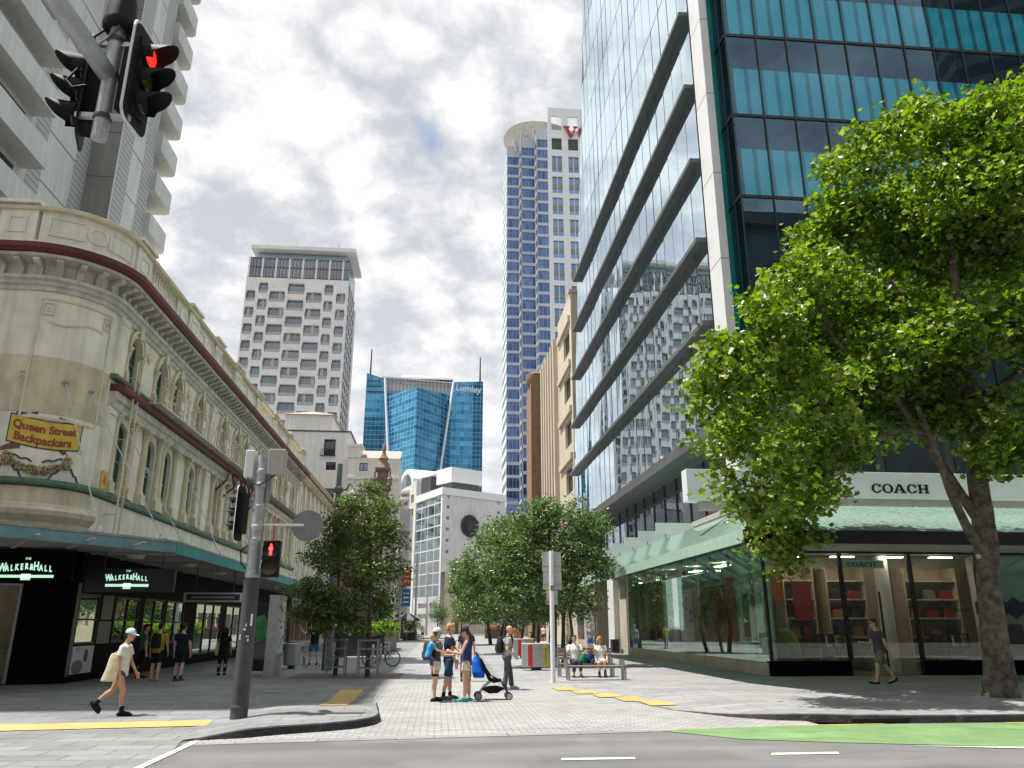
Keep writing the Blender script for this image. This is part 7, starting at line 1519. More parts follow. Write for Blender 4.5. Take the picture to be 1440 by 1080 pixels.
# ================================================================ TREES
leaf_mat('leaf_plane', [(.045, .095, .012), (.085, .16, .018), (.13, .22, .024), (.19, .28, .035), (.30, .33, .12)], .40, .30)
leaf_mat('leaf_dark', [(.028, .058, .018), (.06, .115, .032), (.11, .18, .05), (.20, .26, .10)], .34, .30)
leaf_mat('leaf_left', [(.030, .055, .016), (.06, .11, .024), (.11, .17, .04), (.20, .24, .09)], .36, .32)
leaf_mat('leaf_lime', [(.10, .20, .02), (.18, .30, .03), (.26, .38, .04)], .4, .45)
mat('bark_plane', (.115, .09, .07), .85, var=.55, vscale=5, bump=.9, bscale=18); mat('bark_dark', (.075, .06, .05), .9, var=.4, vscale=6, bump=.6, bscale=30)
LOBED = ([(0, 0), (-.42, .12), (-.30, .38), (-.52, .62), (-.20, .66), (0, 1.0)], [(0, 0), (0, 1.0), (.20, .66), (.52, .62), (.30, .38), (.42, .12)])
OVAL = ([(0, 0), (-.26, .38), (-.2, .72), (0, 1.0)], [(0, 0), (0, 1.0), (.2, .72), (.26, .38)])
def leaf_cloud(clumps, n, size, shape, rng, twigs=14, flat=.8, up=.5, spread=.16):
    """leaves on the ends of many short twigs filling each clump's volume"""
    cl = np.array(clumps); w = cl[:, 3] ** 2.2; w /= w.sum()
    cnt = np.maximum(3, (w * n / twigs).astype(int)); pts = []; tw = []
    for (x, y, z, r), k in zip(cl, cnt):
        d = rng.normal(size=(k, 3)); d /= np.linalg.norm(d, axis=1)[:, None]
        rad = r * (0.25 + .80 * rng.random(k) ** .5) * (1 + .22 * np.sin(d[:, 0] * 5 + x) * np.cos(d[:, 2] * 6 + z))
        c = np.array((x, y, z)) + d * rad[:, None] * np.array((1, 1, flat)); tw.append((np.array((x, y, z)), c))
        q = c[:, None, :] + rng.normal(size=(k, twigs, 3)) * spread * np.array((1, 1, .6)); pts.append(q.reshape(-1, 3))
    p = np.concatenate(pts); m = len(p)
    nr = rng.normal(size=(m, 3)) * .75 + np.array((0, 0, up)); nr /= np.linalg.norm(nr, axis=1)[:, None]
    t = rng.normal(size=(m, 3)); t -= nr * (t * nr).sum(1)[:, None]; t /= np.linalg.norm(t, axis=1)[:, None]; s = np.cross(nr, t)
    sz = size * (.65 + .6 * rng.random(m))
    A, B = shape; loc = A + B; V = np.zeros((m, len(loc), 3))
    for i, (a, b_) in enumerate(loc): V[:, i] = p + s * (a * sz)[:, None] + t * ((b_ - .5) * sz)[:, None] + nr * ((abs(a) * .35 - .18 * (b_ - .5) ** 2) * sz)[:, None]
    return V, len(A), tw
def leaves_obj(name, V, ka, m, parent):
    n, k, _ = V.shape
    # weld the two halves along the midrib: first and last points are shared
    A = ka; idx = []; keep = list(range(A)) + [i for i in range(A, k) if i not in (A, A + 1)]
    Vk = V[:, keep]; kk = len(keep); off = np.arange(n) * kk
    f1 = np.stack([off + i for i in range(A)], 1); rest = [A + i for i in range(k - A - 2)]
    f2 = np.stack([off, off + A - 1] + [off + i for i in rest], 1)
    me = bpy.data.meshes.new(name); o_ = parent.location
    loops = np.concatenate([f1, f2], 1).reshape(-1); fl = np.array([f1.shape[1], f2.shape[1]] * n)
    me.vertices.add(n * kk); me.vertices.foreach_set('co', (Vk.reshape(-1, 3) - np.array(o_)).reshape(-1).astype(np.float32))
    me.loops.add(len(loops)); me.loops.foreach_set('vertex_index', loops.astype(np.int32)); me.polygons.add(len(fl)); st_ = np.concatenate([[0], np.cumsum(fl)[:-1]]); me.polygons.foreach_set('loop_start', st_.astype(np.int32)); me.polygons.foreach_set('loop_total', fl.astype(np.int32))
    me.update(calc_edges=True); me.validate(); me.materials.append(m)
    o = bpy.data.objects.new(name, me); COL.objects.link(o); o.parent = parent; KIDS.setdefault(parent.name, []).append(o); return o
def tree(lab, base, trunk, clumps, n, size, shape, lm, bm, group=None, twigs=14, spread=.16, flat=.8, seed=1, forks=None, name='street_tree', branches=True, amin=None):
    rng = np.random.default_rng(seed); t = thing(name, lab, 'tree', base, 0, group)
    b = MB(); pts = [Vector(p[:3]) for p in trunk]; rr = [p[3] for p in trunk]
    fine = []; fr = []
    for i in range(len(pts) - 1):
        for k in range(4): s = k / 4; fine.append(pts[i].lerp(pts[i + 1], s) + Vector((noise.noise(pts[i] * 3 + Vector((s * 2, 0, 0))), noise.noise(pts[i] * 2 + Vector((0, s * 2, 0))), 0)) * rr[i] * .12); fr.append(rr[i] + (rr[i + 1] - rr[i]) * s)
    fine.append(pts[-1]); fr.append(rr[-1]); b.path(fine, fr, 14)
    for f in forks or []: b.path([Vector(p[:3]) for p in f], [p[3] for p in f], 10)
    if branches:
        top = [p for p in fine[len(fine) // 2:]]; top += [Vector(f[-1][:3]) for f in forks or []]
        if amin: top = [q for q in top if q.z > amin]
        nodes = [(q, 0, min(.10, .45 * fr[len(fr) // 2])) for q in top]
        for f in forks or []:
            fp = [Vector(p[:3]) for p in f]
            for p, q in zip(fp, fp[1:]): nodes += [(p.lerp(q, k / 3), 0, .07) for k in range(3) if p.lerp(q, k / 3).z > (amin or 0)]
        order = sorted(clumps, key=lambda c: min((q - Vector(c[:3])).length for q, _, _ in nodes))
        for x, y, z, r in order:
            c = Vector((x, y, z)); a, dp, ra = min(nodes, key=lambda n_: (n_[0] - c).length + .8 * max(0, n_[0].z - c.z) * .5 + .12 * n_[1])
            L_ = (c - a).length; r0 = max(.014, min(ra * .75, .02 + .02 * L_)); sag = Vector((rng.normal() * .1, rng.normal() * .1, .12)) * L_
            m1 = a.lerp(c, .35) + sag * .8; m2 = a.lerp(c, .7) + sag * .7; b.path([a, m1, m2, c], [r0, r0 * .8, r0 * .62, r0 * .4], 6); nodes += [(m2, dp + 1, r0 * .6), (c, dp + 1, r0 * .45)]
            for k in range(4): d = Vector(rng.normal(size=3)).normalized(); b.path([m2.lerp(c, .25 * k), c + d * r * .4, c + d * r * .85], [r0 * .35, r0 * .22, .006], 4)
    b.build('trunk', bm, t)
    V, ka, tw = leaf_cloud(clumps, n, size, shape, rng, twigs, flat, .95, spread); leaves_obj('crown', V, ka, lm, t); return t
tree('large plane tree with mottled trunk and broad bright green crown at the right kerb', (13.05, 18.2, .12), [(13.05, 18.15, .02, .43), (13.06, 18.15, .35, .36), (13.12, 18.15, 1.2, .30), (13.25, 18.2, 2.6, .265), (13.38, 18.2, 3.6, .275), (13.45, 18.2, 4.7, .24), (13.6, 18.3, 6.6, .22), (13.9, 18.4, 9, .16), (14, 18.3, 12, .09), (14.2, 18.3, 15, .04)],
     CL_BIG, 56000, .175, LOBED, M['leaf_plane'], M['bark_plane'], twigs=16, spread=.20, seed=3, amin=6.2, forks=[[(13.25, 18.15, 3.4, .13), (12.85, 18.0, 3.9, .11), (12.4, 17.8, 4.8, .09), (12.05, 17.6, 5.9, .07), (11.7, 17.5, 6.9, .05)], [(13.35, 18.2, 4.1, .14), (13.0, 18.3, 4.9, .12), (12.6, 18.5, 6.0, .10), (11.8, 18.6, 7.6, .07), (10.4, 18.6, 9.0, .05)], [(13.6, 18.3, 6.5, .15), (14.5, 18.4, 7.6, .12), (16, 18.6, 8.6, .08)], [(13.7, 18.3, 7.5, .13), (12.8, 18.2, 9.0, .1), (11.8, 18.0, 10.6, .06)]])
b = MB(); b.lathe([(.06, 0), (.055, .05), (.03, .06)], (12.98, 18.0, 3.3), 10, (-.6, -.8, .1)); b.build('cut_branch', M['tan_stone'], bpy.data.objects['street_tree'])
L_L = [c for c in CL_LEFT]; lt = [c for c in L_L if c[0] < -3.35]; rt = [c for c in L_L if c[0] >= -3.35]
tree('left one of two small street trees with layered dark leaves in the gravel pit', (-3.55, 29.6, 0), [(-3.55, 29.6, 0, .085), (-3.5, 29.6, 1.2, .07), (-3.55, 29.5, 2.2, .06), (-3.7, 29.4, 4.2, .04), (-3.8, 29.4, 5.6, .02)], lt, 7000, .13, OVAL, M['leaf_left'], M['bark_dark'], 'small street trees on the left', 14, .17, .62, 5)
tree('right one of two small street trees, taller, behind the bicycle hoops', (-2.35, 28.7, 0), [(-2.35, 28.7, 0, .09), (-2.36, 28.7, 1.6, .075), (-2.4, 28.8, 3, .065), (-2.6, 29.1, 5.2, .04), (-2.7, 29.2, 6.8, .02)], rt, 10500, .13, OVAL, M['leaf_left'], M['bark_dark'], 'small street trees on the left', 14, .17, .62, 6)
gr = 'dense evergreen trees in a row down the plaza'
tree('nearest dense evergreen tree of the plaza row, behind the white sign post', (5.2, 35.5, 0), [(5.0, 35.4, 0, .22), (5.05, 35.4, 1.0, .19), (5.1, 35.5, 2.0, .17), (5.0, 35.6, 4.2, .10), (5.0, 35.7, 6.2, .04)], CL_MID, 20000, .155, OVAL, M['leaf_dark'], M['bark_dark'], gr, 14, .18, .9, 7, forks=[[(5.5, 36.0, 0, .09), (5.75, 36.0, .6, .08), (6.05, 36.1, 1.2, .07), (5.95, 36.1, 2.2, .06), (6.3, 36.2, 3.5, .04)]])
tree('second evergreen tree of the plaza row with several thin trunks', (5.0, 52, 0), [(4.6, 52, 0, .15), (4.4, 52, 1.5, .12), (4.6, 52, 3.5, .08), (4.9, 52, 6.4, .03)], CL_MID2, 12000, .19, OVAL, M['leaf_dark'], M['bark_dark'], gr, 14, .22, .9, 8, forks=[[(5.9, 52.5, 0, .13), (6.3, 52.5, 1.6, .10), (6.0, 52.5, 4, .06)], [(5.2, 51.5, 0, .11), (5.5, 51.5, 1.7, .09), (5.3, 51.5, 4, .05)]])
tree('third evergreen tree of the plaza row, nearest the street bend', (4.8, 76, 0), [(5.0, 76, 0, .18), (4.7, 76, 2, .14), (4.6, 76, 5, .08)], CL_MID3, 7000, .25, OVAL, M['leaf_dark'], M['bark_dark'], gr, 14, .3, .9, 9, forks=[[(5.9, 77, 0, .15), (6.3, 77, 2, .11), (6.0, 77, 4, .06)], [(7.2, 77, 0, .15), (7.0, 77, 2, .11), (6.6, 77, 4, .06)]])
random.seed(12)
def ball_tree(x, y, h, r, lab, n, grp, seed):
    cl = [(x + random.uniform(-.6, .6) * r, y + random.uniform(-.6, .6) * r, h - r * .8 + random.uniform(-.75, .6) * r, r * random.uniform(.4, .6)) for _ in range(9)]
    tree(lab, (x, y, 0), [(x, y, 0, .16), (x + .1, y, h * .35, .12), (x, y, h * .7, .06)], cl, n, .22, OVAL, M['leaf_dark'], M['bark_dark'], grp, 12, .3, .9, seed)
for i, (x, y, h, r) in enumerate(((9.0, 58, 6.6, 2.6), (7.8, 66, 6.8, 2.6), (9.2, 74, 7.2, 2.8))): ball_tree(x, y, h, r, ('evergreen tree behind the plaza row nearest the stone wall', 'evergreen tree in the middle of the back row', 'farthest evergreen tree of the back row')[i], 6500, gr, 20 + i)
for i, (x, y, h, r) in enumerate(((0.0, 158, 6.6, 2.6), (4.7, 160, 7.4, 3.0))): ball_tree(x, y, h, r, ('small distant round tree left at the foot of the white block', 'small distant round tree right at the foot of the white block')[i], 3500, 'far trees at the foot of the white block', 30 + i)
# hedges in planters
def planter(x0, x1, y0, y1, h, hh, lab, seed, lm='leaf_lime', n=6000):
    t = thing('planter', lab, 'planter', ((x0 + x1) / 2, (y0 + y1) / 2, 0)); b = MB(); b.box(x0, x1, y0, y1, 0, h); b.box(x0 - .02, x1 + .02, y0 - .02, y1 + .02, h - .06, h + .02); b.build('box', M['hedge_panel'], t)
    rng = np.random.default_rng(seed); k = max(6, int((y1 - y0) * 1.2 + (x1 - x0) * 1.5)); cl = [(rng.uniform(x0, x1), y0 + (y1 - y0) * (i + .5) / k, h + hh * .45 + rng.normal() * .06, max(.28, hh * .5)) for i in range(k)]
    V, ka, tw = leaf_cloud(cl, n, .15, OVAL, rng, 12, 1.0, .7, .12); leaves_obj('foliage', V, ka, M[lm], t)
planter(-6.2, -3.9, 48.5, 49.6, 1.15, .6, 'dark planter wall with leafy plants facing the camera behind the left tree', 41, 'leaf_left', 3500)
planter(-4.3, -3.2, 50.5, 66, 1.15, .85, 'long planter with a bright lime green hedge along the left of the street', 42, 'leaf_lime', 9000)
planter(-4.1, -2.6, 100.5, 108, .9, 1.9, 'tall green hedge planter beside the striped umbrella', 43, 'leaf_left', 4000)
# ================================================================ PEOPLE
def remeshed(mb, voxel, smooth=2):
    me = mb.mesh('tmp', []); o = bpy.data.objects.new('tmp', me); COL.objects.link(o)
    r = o.modifiers.new('r', 'REMESH'); r.mode = 'VOXEL'; r.voxel_size = voxel; r.use_smooth_shade = True
    if smooth: k = o.modifiers.new('s', 'SMOOTH'); k.iterations = smooth; k.factor = .5
    dg = bpy.context.evaluated_depsgraph_get(); out = bpy.data.meshes.new_from_object(o.evaluated_get(dg)); bpy.data.objects.remove(o); bpy.data.meshes.remove(me); return out
def link_mesh(name, me, mats, parent):
    for m in mats: me.materials.append(m)
    me.name = name; o = bpy.data.objects.new(name, me); COL.objects.link(o); o.parent = parent; KIDS.setdefault(parent.name, []).append(o); return o
def caps(mb, p0, p1, r0, r1, n=10): mb.tube(p0, p1, r0, r1, n); mb.ball(p0, r0, n=n); mb.ball(p1, r1, n=n)
def loft(mb, rings, right, fwd, n=16):
    P = [Vector(c) + right * (rx * cos(2 * pi * i / n)) + fwd * (ry * sin(2 * pi * i / n)) for c, rx, ry in rings for i in range(n)]; F = []
    for k in range(len(rings) - 1): F += [(k * n + i, k * n + (i + 1) % n, (k + 1) * n + (i + 1) % n, (k + 1) * n + i) for i in range(n)]
    F += [tuple(range(n - 1, -1, -1)), tuple(range((len(rings) - 1) * n, len(rings) * n))]; mb.add(P, F)
SKIN = {}
def cmat(c, rough=.85, var=.12):
    k = ('cloth_%.3f_%.3f_%.3f' % tuple(c)).replace('.', '')
    return M.get(k) or mat(k, c, rough, var=var, vscale=9, spec=.25, bump=.15, bscale=35)
def dirv(f, s=0.0):
    """angle forward from straight down, angle sideways (positive = to +X)"""
    f = radians(f); s = radians(s); return Vector((sin(s) * cos(f) if abs(s) > 0 else 0, sin(f) * cos(s), -cos(f) * cos(s))).normalized()
mat('eye', (.015, .012, .012), .2, var=0); mat('lip', (.35, .13, .11), .5, var=0)
def person(label, loc, face, H, P, V=.0095):
    """face = heading in degrees (0 = away along the street, 90 = to the right); P = pose and clothes"""
    t = thing('person', label, 'person', loc, radians(-face), P.get('group')); fem = P.get('fem', False); X = Vector((1, 0, 0)); sk = cmat(P.get('skin', (.50, .30, .22)), .55, .05)
    lean = radians(P.get('lean', 0)); up = Vector((P.get('sway', 0), sin(lean), cos(lean))).normalized(); R = X; Fw = up.cross(R) * -1; Fw = R.cross(up) * -1 if R.cross(up).y > 0 and 0 else up.cross(R)
    Fw = Vector((0, cos(lean), -sin(lean)))
    th, sh = .245 * H, .235 * H; hw = .052 * H if not fem else .056 * H
    legs = {}; 
    for s, k in ((-1, 'L'), (1, 'R')):
        a = P.get('leg' + k, (0, 0)); side = P.get('spread', 3) * s; d1 = dirv(a[0], side); d2 = dirv(a[1], side * .5); h = Vector((s * hw, 0, 0)); kn = h + d1 * th; an = kn + d2 * sh; toe = radians(a[2] if len(a) > 2 else 0); legs[k] = (h, kn, an, toe)
    low = min(min(l[2].z, l[2].z - .0) + 0 for l in legs.values()) - .042 * H
    def drop(l): return min(l[2].z - .042 * H * cos(l[3]) , l[2].z - .042 * H + .13 * H * sin(-l[3]) * (1 if l[3] < 0 else 0), (l[2].z - .03 * H * 1 - .14 * H * sin(l[3])) if l[3] > 0 else 9)
    low = min(drop(l) for l in legs.values())
    hz = P['seat'] if 'seat' in P else -low
    hip = Vector((0, 0, hz)); legs = {k: tuple((v + hip) if i < 3 else v for i, v in enumerate(l)) for k, l in legs.items()}
    tl = .295 * H; sw = (.112 if not fem else .098) * H; chest = hip + up * tl * .68; neck = hip + up * (tl + .022 * H); shz = hip + up * tl * .96
    hd = Vector((0, 0, 1)); hl = radians(P.get('nod', 0)); hy = radians(P.get('turn', 0)); hF = Vector((sin(hy) * cos(hl), cos(hy) * cos(hl), -sin(hl))); hU = Vector((hF.x * sin(hl), hF.y * sin(hl), cos(hl))).normalized() if 0 else (Vector((0, 0, 1)) - hF * hF.z).normalized(); hR = hF.cross(hU)
    head = neck + up * .038 * H + hF * .016 * H + hU * .062 * H; hs = H / 1.7
    arms = {}
    for s, k in ((-1, 'L'), (1, 'R')):
        a = P.get('arm' + k, ((2, 8), (10, 4))); S0 = shz + R * s * sw + Vector((0, 0, -.012 * H)); u_ = dirv(a[0][0], a[0][1] * s); f_ = dirv(a[1][0], a[1][1] * s); el = S0 + u_ * .17 * H; wr = el + f_ * .148 * H; arms[k] = (S0, el, wr, f_, s)
    b = MB()
    fat = P.get('fat', 1.0)
    loft(b, [(hip - up * .05 * H, .075 * H * fat, .055 * H), (hip + up * .01 * H, (.098 if fem else .092) * H * fat, .066 * H * fat), (hip + up * tl * .38, (.078 if fem else .086) * H * fat, .058 * H * fat), (chest, (.094 if fem else .104) * H * fat, .068 * H * fat), (shz - up * .01, sw * .92, .052 * H), (shz + up * .02 * H, sw * .5, .04 * H), (neck, .036 * H, .036 * H)], R, Fw)
    caps(b, neck - up * .02 * H, neck + up * .045 * H + hF * .008 * H, .034 * H * (.88 if fem else 1), .031 * H)
    Mh = Matrix((hR, hF, hU)).transposed()
    b.ball(head + hU * .012 * H, .046 * H, .056 * H, .056 * H, 16, Mh); b.ball(head - hU * .026 * H + hF * .012 * H, .037 * H, .043 * H, .044 * H, 14, Mh); b.ball(head - hU * .054 * H + hF * .034 * H, .018 * H, .016 * H, .014 * H, 10, Mh)
    b.ball(head + hF * .062 * H - hU * .012 * H, .0075 * H, .012 * H, .014 * H, 8, Mh)
    for s in (-1, 1): b.ball(head + hR * s * .047 * H - hF * .002 * H - hU * .006 * H, .006 * H, .012 * H, .018 * H, 8, Mh)
    for k, (h, kn, an, toe) in legs.items():
        caps(b, h + Vector((0, 0, -.01 * H)), kn, .053 * H * (1.05 if fem else 1) * fat, .034 * H); d = (an - kn).normalized(); caf = kn + d * .07 * H + Vector((0, -.010 * H, 0)); caps(b, kn, caf, .033 * H, .034 * H); caps(b, caf, an, .034 * H, .021 * H)
        ft = Vector((0, cos(toe), -sin(toe))); caps(b, an + Vector((0, 0, -.015 * H)), an + ft * .085 * H + Vector((0, 0, -.022 * H * cos(toe))), .024 * H, .017 * H)
    for k, (S0, el, wr, f_, s) in arms.items():
        caps(b, S0, el, .030 * H * (.88 if fem else 1), .024 * H * (.9 if fem else 1)); caps(b, el, wr, .0245 * H * (.9 if fem else 1), .016 * H)
        # hand: palm, four fingers of different length with a knuckle bend, thumb from the side
        inw = Vector((-s, 0, 0)); inw = (inw - f_ * inw.dot(f_)); inw = inw.normalized() if inw.length > .1 else Vector((0, 0, -1)); ac = f_.cross(inw).normalized()
        if ac.y < 0 or (abs(ac.y) < .2 and ac.z < 0): ac = -ac
        pc = wr + f_ * .028 * H; curl = P.get('curl' + k, .35)
        for q in (-.6, -.2, .2, .6): caps(b, wr + ac * q * .010 * H, wr + f_ * .050 * H + ac * q * .024 * H, .0105 * H, .0085 * H, 6)
        for q, ln in ((.95, .040), (.33, .047), (-.3, .043), (-.9, .034)):
            k0 = wr + f_ * .052 * H + ac * q * .0185 * H; k1 = k0 + (f_ * cos(curl) + inw * sin(curl)).normalized() * ln * .52 * H; k2 = k1 + (f_ * cos(curl * 2.4) + inw * sin(curl * 2.4)).normalized() * ln * .48 * H; caps(b, k0, k1, .0056 * H, .0052 * H, 6); caps(b, k1, k2, .0052 * H, .0044 * H, 6)
        t0 = wr + f_ * .014 * H + ac * .014 * H; t1 = t0 + (f_ * .7 + ac * .55 + inw * .35).normalized() * .03 * H; caps(b, t0, t1, .0075 * H, .006 * H, 6); caps(b, t1, t1 + (f_ * .9 + inw * .35).normalized() * .024 * H, .006 * H, .0048 * H, 6)
    me = remeshed(b, V)
    f = MB(); f.smooth = True
    f.cm = 0
    n0 = len(me.vertices); e = MB()
    for s in (-1, 1):
        e.cm = 1; e.ball(head + hR * s * .018 * H + hF * .0545 * H + hU * .004 * H, .0062 * H, .005 * H, .0045 * H, 8, Mh); e.cm = 3 if P.get('hair') else 1; e.ball(head + hR * s * .018 * H + hF * .0535 * H + hU * .017 * H, .011 * H, .005 * H, .0028 * H, 6, Mh)
    e.cm = 2; e.ball(head + hF * .0525 * H - hU * .034 * H, .0135 * H, .005 * H, .0042 * H, 8, Mh)
    bm = bmesh.new(); bm.from_mesh(me); fe_ = e.mesh('tmp', []); bm2 = bmesh.new(); bm2.from_mesh(fe_); tmp = bpy.data.meshes.new('tmp2'); bm.from_mesh(fe_); bm.to_mesh(me); bm.free(); bm2.free(); bpy.data.meshes.remove(fe_); bpy.data.meshes.remove(tmp)
    hairm = cmat(P.get('hair', (.05, .03, .02)), .6, .3)
    link_mesh('body', me, [sk, M['eye'], M['lip'], hairm], t)
    def cloth(name, mb, col, m=None, v=None, sm=2): return link_mesh(name, remeshed(mb, v or V * 1.15, sm), [m or cmat(col)], t)
    # ---- top
    if P.get('top'):
        g = .012 * hs * P.get('loose', 1.0); lowz = P.get('hem', -.035); b = MB()
        loft(b, [(hip + up * lowz * H, .096 * H * fat + g * 1.5, .070 * H * fat + g * 1.4), (hip + up * .03 * H, .094 * H * fat + g * 1.3, .068 * H * fat + g * 1.2), (hip + up * tl * .4, .086 * H * fat + g * 1.2, .062 * H * fat + g), (chest, (.098 if fem else .106) * H * fat + g, .070 * H * fat + g), (shz - up * .012 * H, sw * .96 + g * .3, .056 * H + g * .5), (shz + up * .014 * H, sw * .66, .045 * H + g * .4), (neck - up * .014 * H, .043 * H, .042 * H)], R, Fw, 20)
        if fem:
            for s in (-1, 1): b.ball(chest + R * s * .042 * H + Fw * .052 * H, .036 * H, .03 * H, .034 * H, 10)
        sl = P.get('sleeve', .55)
        for k, (S0, el, wr, f_, s) in arms.items():
            if sl <= 0: continue
            if sl <= 1: q = S0.lerp(el, sl); b.ball(S0, .036 * H, n=10); b.tube(S0 - (el - S0) * .05, q, .036 * H + g * .3, .034 * H + g * .9, 12)
            else: caps(b, S0, el, .038 * H, .033 * H); b.tube(el, el.lerp(wr, .96), .033 * H, .026 * H, 12)
        cloth('shirt', b, P['top'])
        if P.get('print'):
            b = MB(); b.obox(chest + Fw * (.070 * H * fat + g + .006) + R * .03 * H + up * .02, R, Fw, up, .035 * H, .006, .03 * H); link_mesh('shirt_print', b.mesh('x', []), [cmat(P['print'])], t)
    # ---- bottom
    if P.get('bottom'):
        ln = P.get('length', .75); g = .014 * hs; b = MB(); loft(b, [(hip - up * .07 * H, .088 * H * fat, .064 * H), (hip - up * .02 * H, .100 * H * fat + g * .2, .072 * H * fat), (hip + up * .045 * H, .090 * H * fat + g * .4, .066 * H * fat + g * .3)], R, Fw, 18)
        for k, (h, kn, an, toe) in legs.items():
            h2 = h + Vector((0, 0, -.01))
            if ln <= 1: q = h2.lerp(kn, ln); b.ball(h2, .058 * H * fat, n=12); b.tube(h2, q, .058 * H * fat + g * .4, (.058 - .018 * ln) * H + g * P.get('flare', 1.3), 14)
            else: caps(b, h2, kn, .057 * H * fat + .004, .041 * H, 12); b.tube(kn, kn.lerp(an, ln - 1), .041 * H, .034 * H * P.get('cuff', 1), 14)
        cloth('trousers' if ln > 1 else 'shorts', b, P['bottom'])
        if P.get('dots'):
            random.seed(4); b = MB()
            for k, (h, kn, an, toe) in legs.items():
                for i in range(16):
                    a = random.uniform(0, 2 * pi); q = h.lerp(kn, random.uniform(-.12, ln * .9)); b.ball(q + Vector((cos(a), sin(a), 0)) * (.060 * H + g), .016, .016, .02, 6)
            link_mesh('flower_pattern', b.mesh('x', []), [cmat(P['dots'])], t)
    # ---- footwear
    if P.get('shoe'):
        for k, (h, kn, an, toe) in legs.items():
            ft = Vector((0, cos(toe), -sin(toe))); u2 = Vector((0, sin(toe), cos(toe))); b = MB(); s0 = an - u2 * .033 * H
            for q in (-.028, .0, .03, .06, .085, .105): b.ball(s0 + ft * q * H + u2 * (.008 - max(0, q) * .06) * H, .0265 * H, .03 * H, (.019 if q > .02 else .024) * H, 10, Matrix((X, ft, u2)).transposed())
            if not P.get('sandal'): caps(b, an + Vector((0, 0, -.012 * H)), an + ft * .085 * H + Vector((0, 0, -.020 * H * cos(toe))), .0305 * H, .0225 * H)
            if P.get('boot'): caps(b, an - u2 * .02 * H, an + (kn - an).normalized() * P['boot'] * H, .029 * H, .028 * H)
            cloth('shoe', b, P['shoe'])
            b = MB(); loft(b, [(s0 + ft * .038 * H - u2 * .020 * H, .028 * H, .078 * H), (s0 + ft * .038 * H - u2 * .009 * H, .028 * H, .080 * H)], X, ft, 18); link_mesh('sole', b.mesh('x', []), [cmat(P.get('sole', (.55, .55, .53)))], t)
    if P.get('sock'):
        for k, (h, kn, an, toe) in legs.items(): b = MB(); caps(b, an - Vector((0, 0, .01)), an.lerp(kn, P.get('sockh', .22)), .026 * H, .028 * H); cloth('sock', b, P['sock'])
    # ---- hair and hat
    hm = P.get('hairstyle', 'short')
    if hm != 'bald':
        b = MB(); b.ball(head + hU * .021 * H - hF * .007 * H, .0495 * H, .058 * H, .054 * H, 16, Mh); b.ball(head - hF * .030 * H - hU * .008 * H, .042 * H, .035 * H, .042 * H, 12, Mh); b.ball(head + hU * .050 * H + hF * .030 * H, .036 * H, .026 * H, .020 * H, 10, Mh)
        if hm == 'long':
            for s in (-1, 0, 1): b.path([head + hU * .02 * H - hF * .03 * H + hR * s * .03 * H, head - hU * .04 * H - hF * .05 * H + hR * s * .04 * H, head - hU * .11 * H - hF * .05 * H + hR * s * .035 * H, head - hU * P.get('hairlen', .17) * H - hF * .052 * H + hR * s * .028 * H], [.03 * H, .034 * H, .03 * H, .014 * H], 8)
            for s in (-1, 1): b.path([head + hU * .01 * H + hR * s * .045 * H, head - hU * .05 * H + hR * s * .048 * H, head - hU * .12 * H + hR * s * .05 * H + hF * .01 * H], [.018 * H, .02 * H, .012 * H], 8)
        if hm == 'braid': b.path([head - hF * .05 * H, head - hF * .068 * H - hU * .06 * H, head - hF * .07 * H - hU * .14 * H, head - hF * .06 * H - hU * .20 * H], [.022 * H, .02 * H, .017 * H, .010 * H], 8)
        me_ = remeshed(b, V, 1); link_mesh('hair', me_, [hairm], t)
    if P.get('cap'):
        b = MB(); b.ball(head + hU * .026 * H - hF * .002 * H, .055 * H, .064 * H, .058 * H, 18, Mh)
        me_ = b.mesh('x', []); bm = bmesh.new(); bm.from_mesh(me_); bmesh.ops.bisect_plane(bm, geom=bm.verts[:] + bm.edges[:] + bm.faces[:], plane_co=head + hU * .018 * H, plane_no=hU, clear_inner=True); bm.to_mesh(me_); bm.free()
        o = link_mesh('cap', me_, [cmat(P['cap'])], t); so_ = o.modifiers.new('thick', 'SOLIDIFY'); so_.thickness = .006
        fr = hF if not P.get('capback') else -hF; b = MB(); n = 10; pts = []
        for i in range(n + 1): a = radians(20 + 140 * i / n); pts.append((.052 * H * cos(a) * 1.05, .048 * H + .055 * H * sin(a)))
        b.extr([(-.05 * H, .03 * H)] and [(.05 * H, .025 * H)] + pts + [(-.05 * H, .025 * H)], head + hU * .022 * H, hR, fr - hU * .18, hU, .007); link_mesh('cap_brim', b.mesh('x', []), [cmat(P.get('brim', P['cap']))], t)
    if P.get('hood'):
        b = MB(); b.ball(head + hU * .012 * H - hF * .012 * H, .064 * H, .068 * H, .074 * H, 14, Mh); b.ball(neck - Fw * .02 * H, .07 * H, .06 * H, .05 * H, 12); cloth('hood', b, P['hood']); 
    if P.get('glasses'):
        b = MB()
        for s in (-1, 1): b.ball(head + hR * s * .019 * H + hF * .058 * H + hU * .005 * H, .016 * H, .006 * H, .011 * H, 10, Mh)
        b.tube(head + hR * -.05 * H + hU * .008 * H, head + hR * -.03 * H + hF * .055 * H + hU * .008 * H, .004, n=5); b.tube(head + hR * .05 * H + hU * .008 * H, head + hR * .03 * H + hF * .055 * H + hU * .008 * H, .004, n=5); link_mesh('sunglasses', b.mesh('x', []), [M['eye']], t)
    J = dict(hip=hip, chest=chest, shz=shz, neck=neck, head=head, arms=arms, legs=legs, up=up, Fw=Fw, t=t, sw=sw, H=H)
    return J
def wpt(J, p): a = J['t'].rotation_euler.z; return Vector(J['t'].location) + Matrix.Rotation(a, 3, 'Z') @ Vector(p)
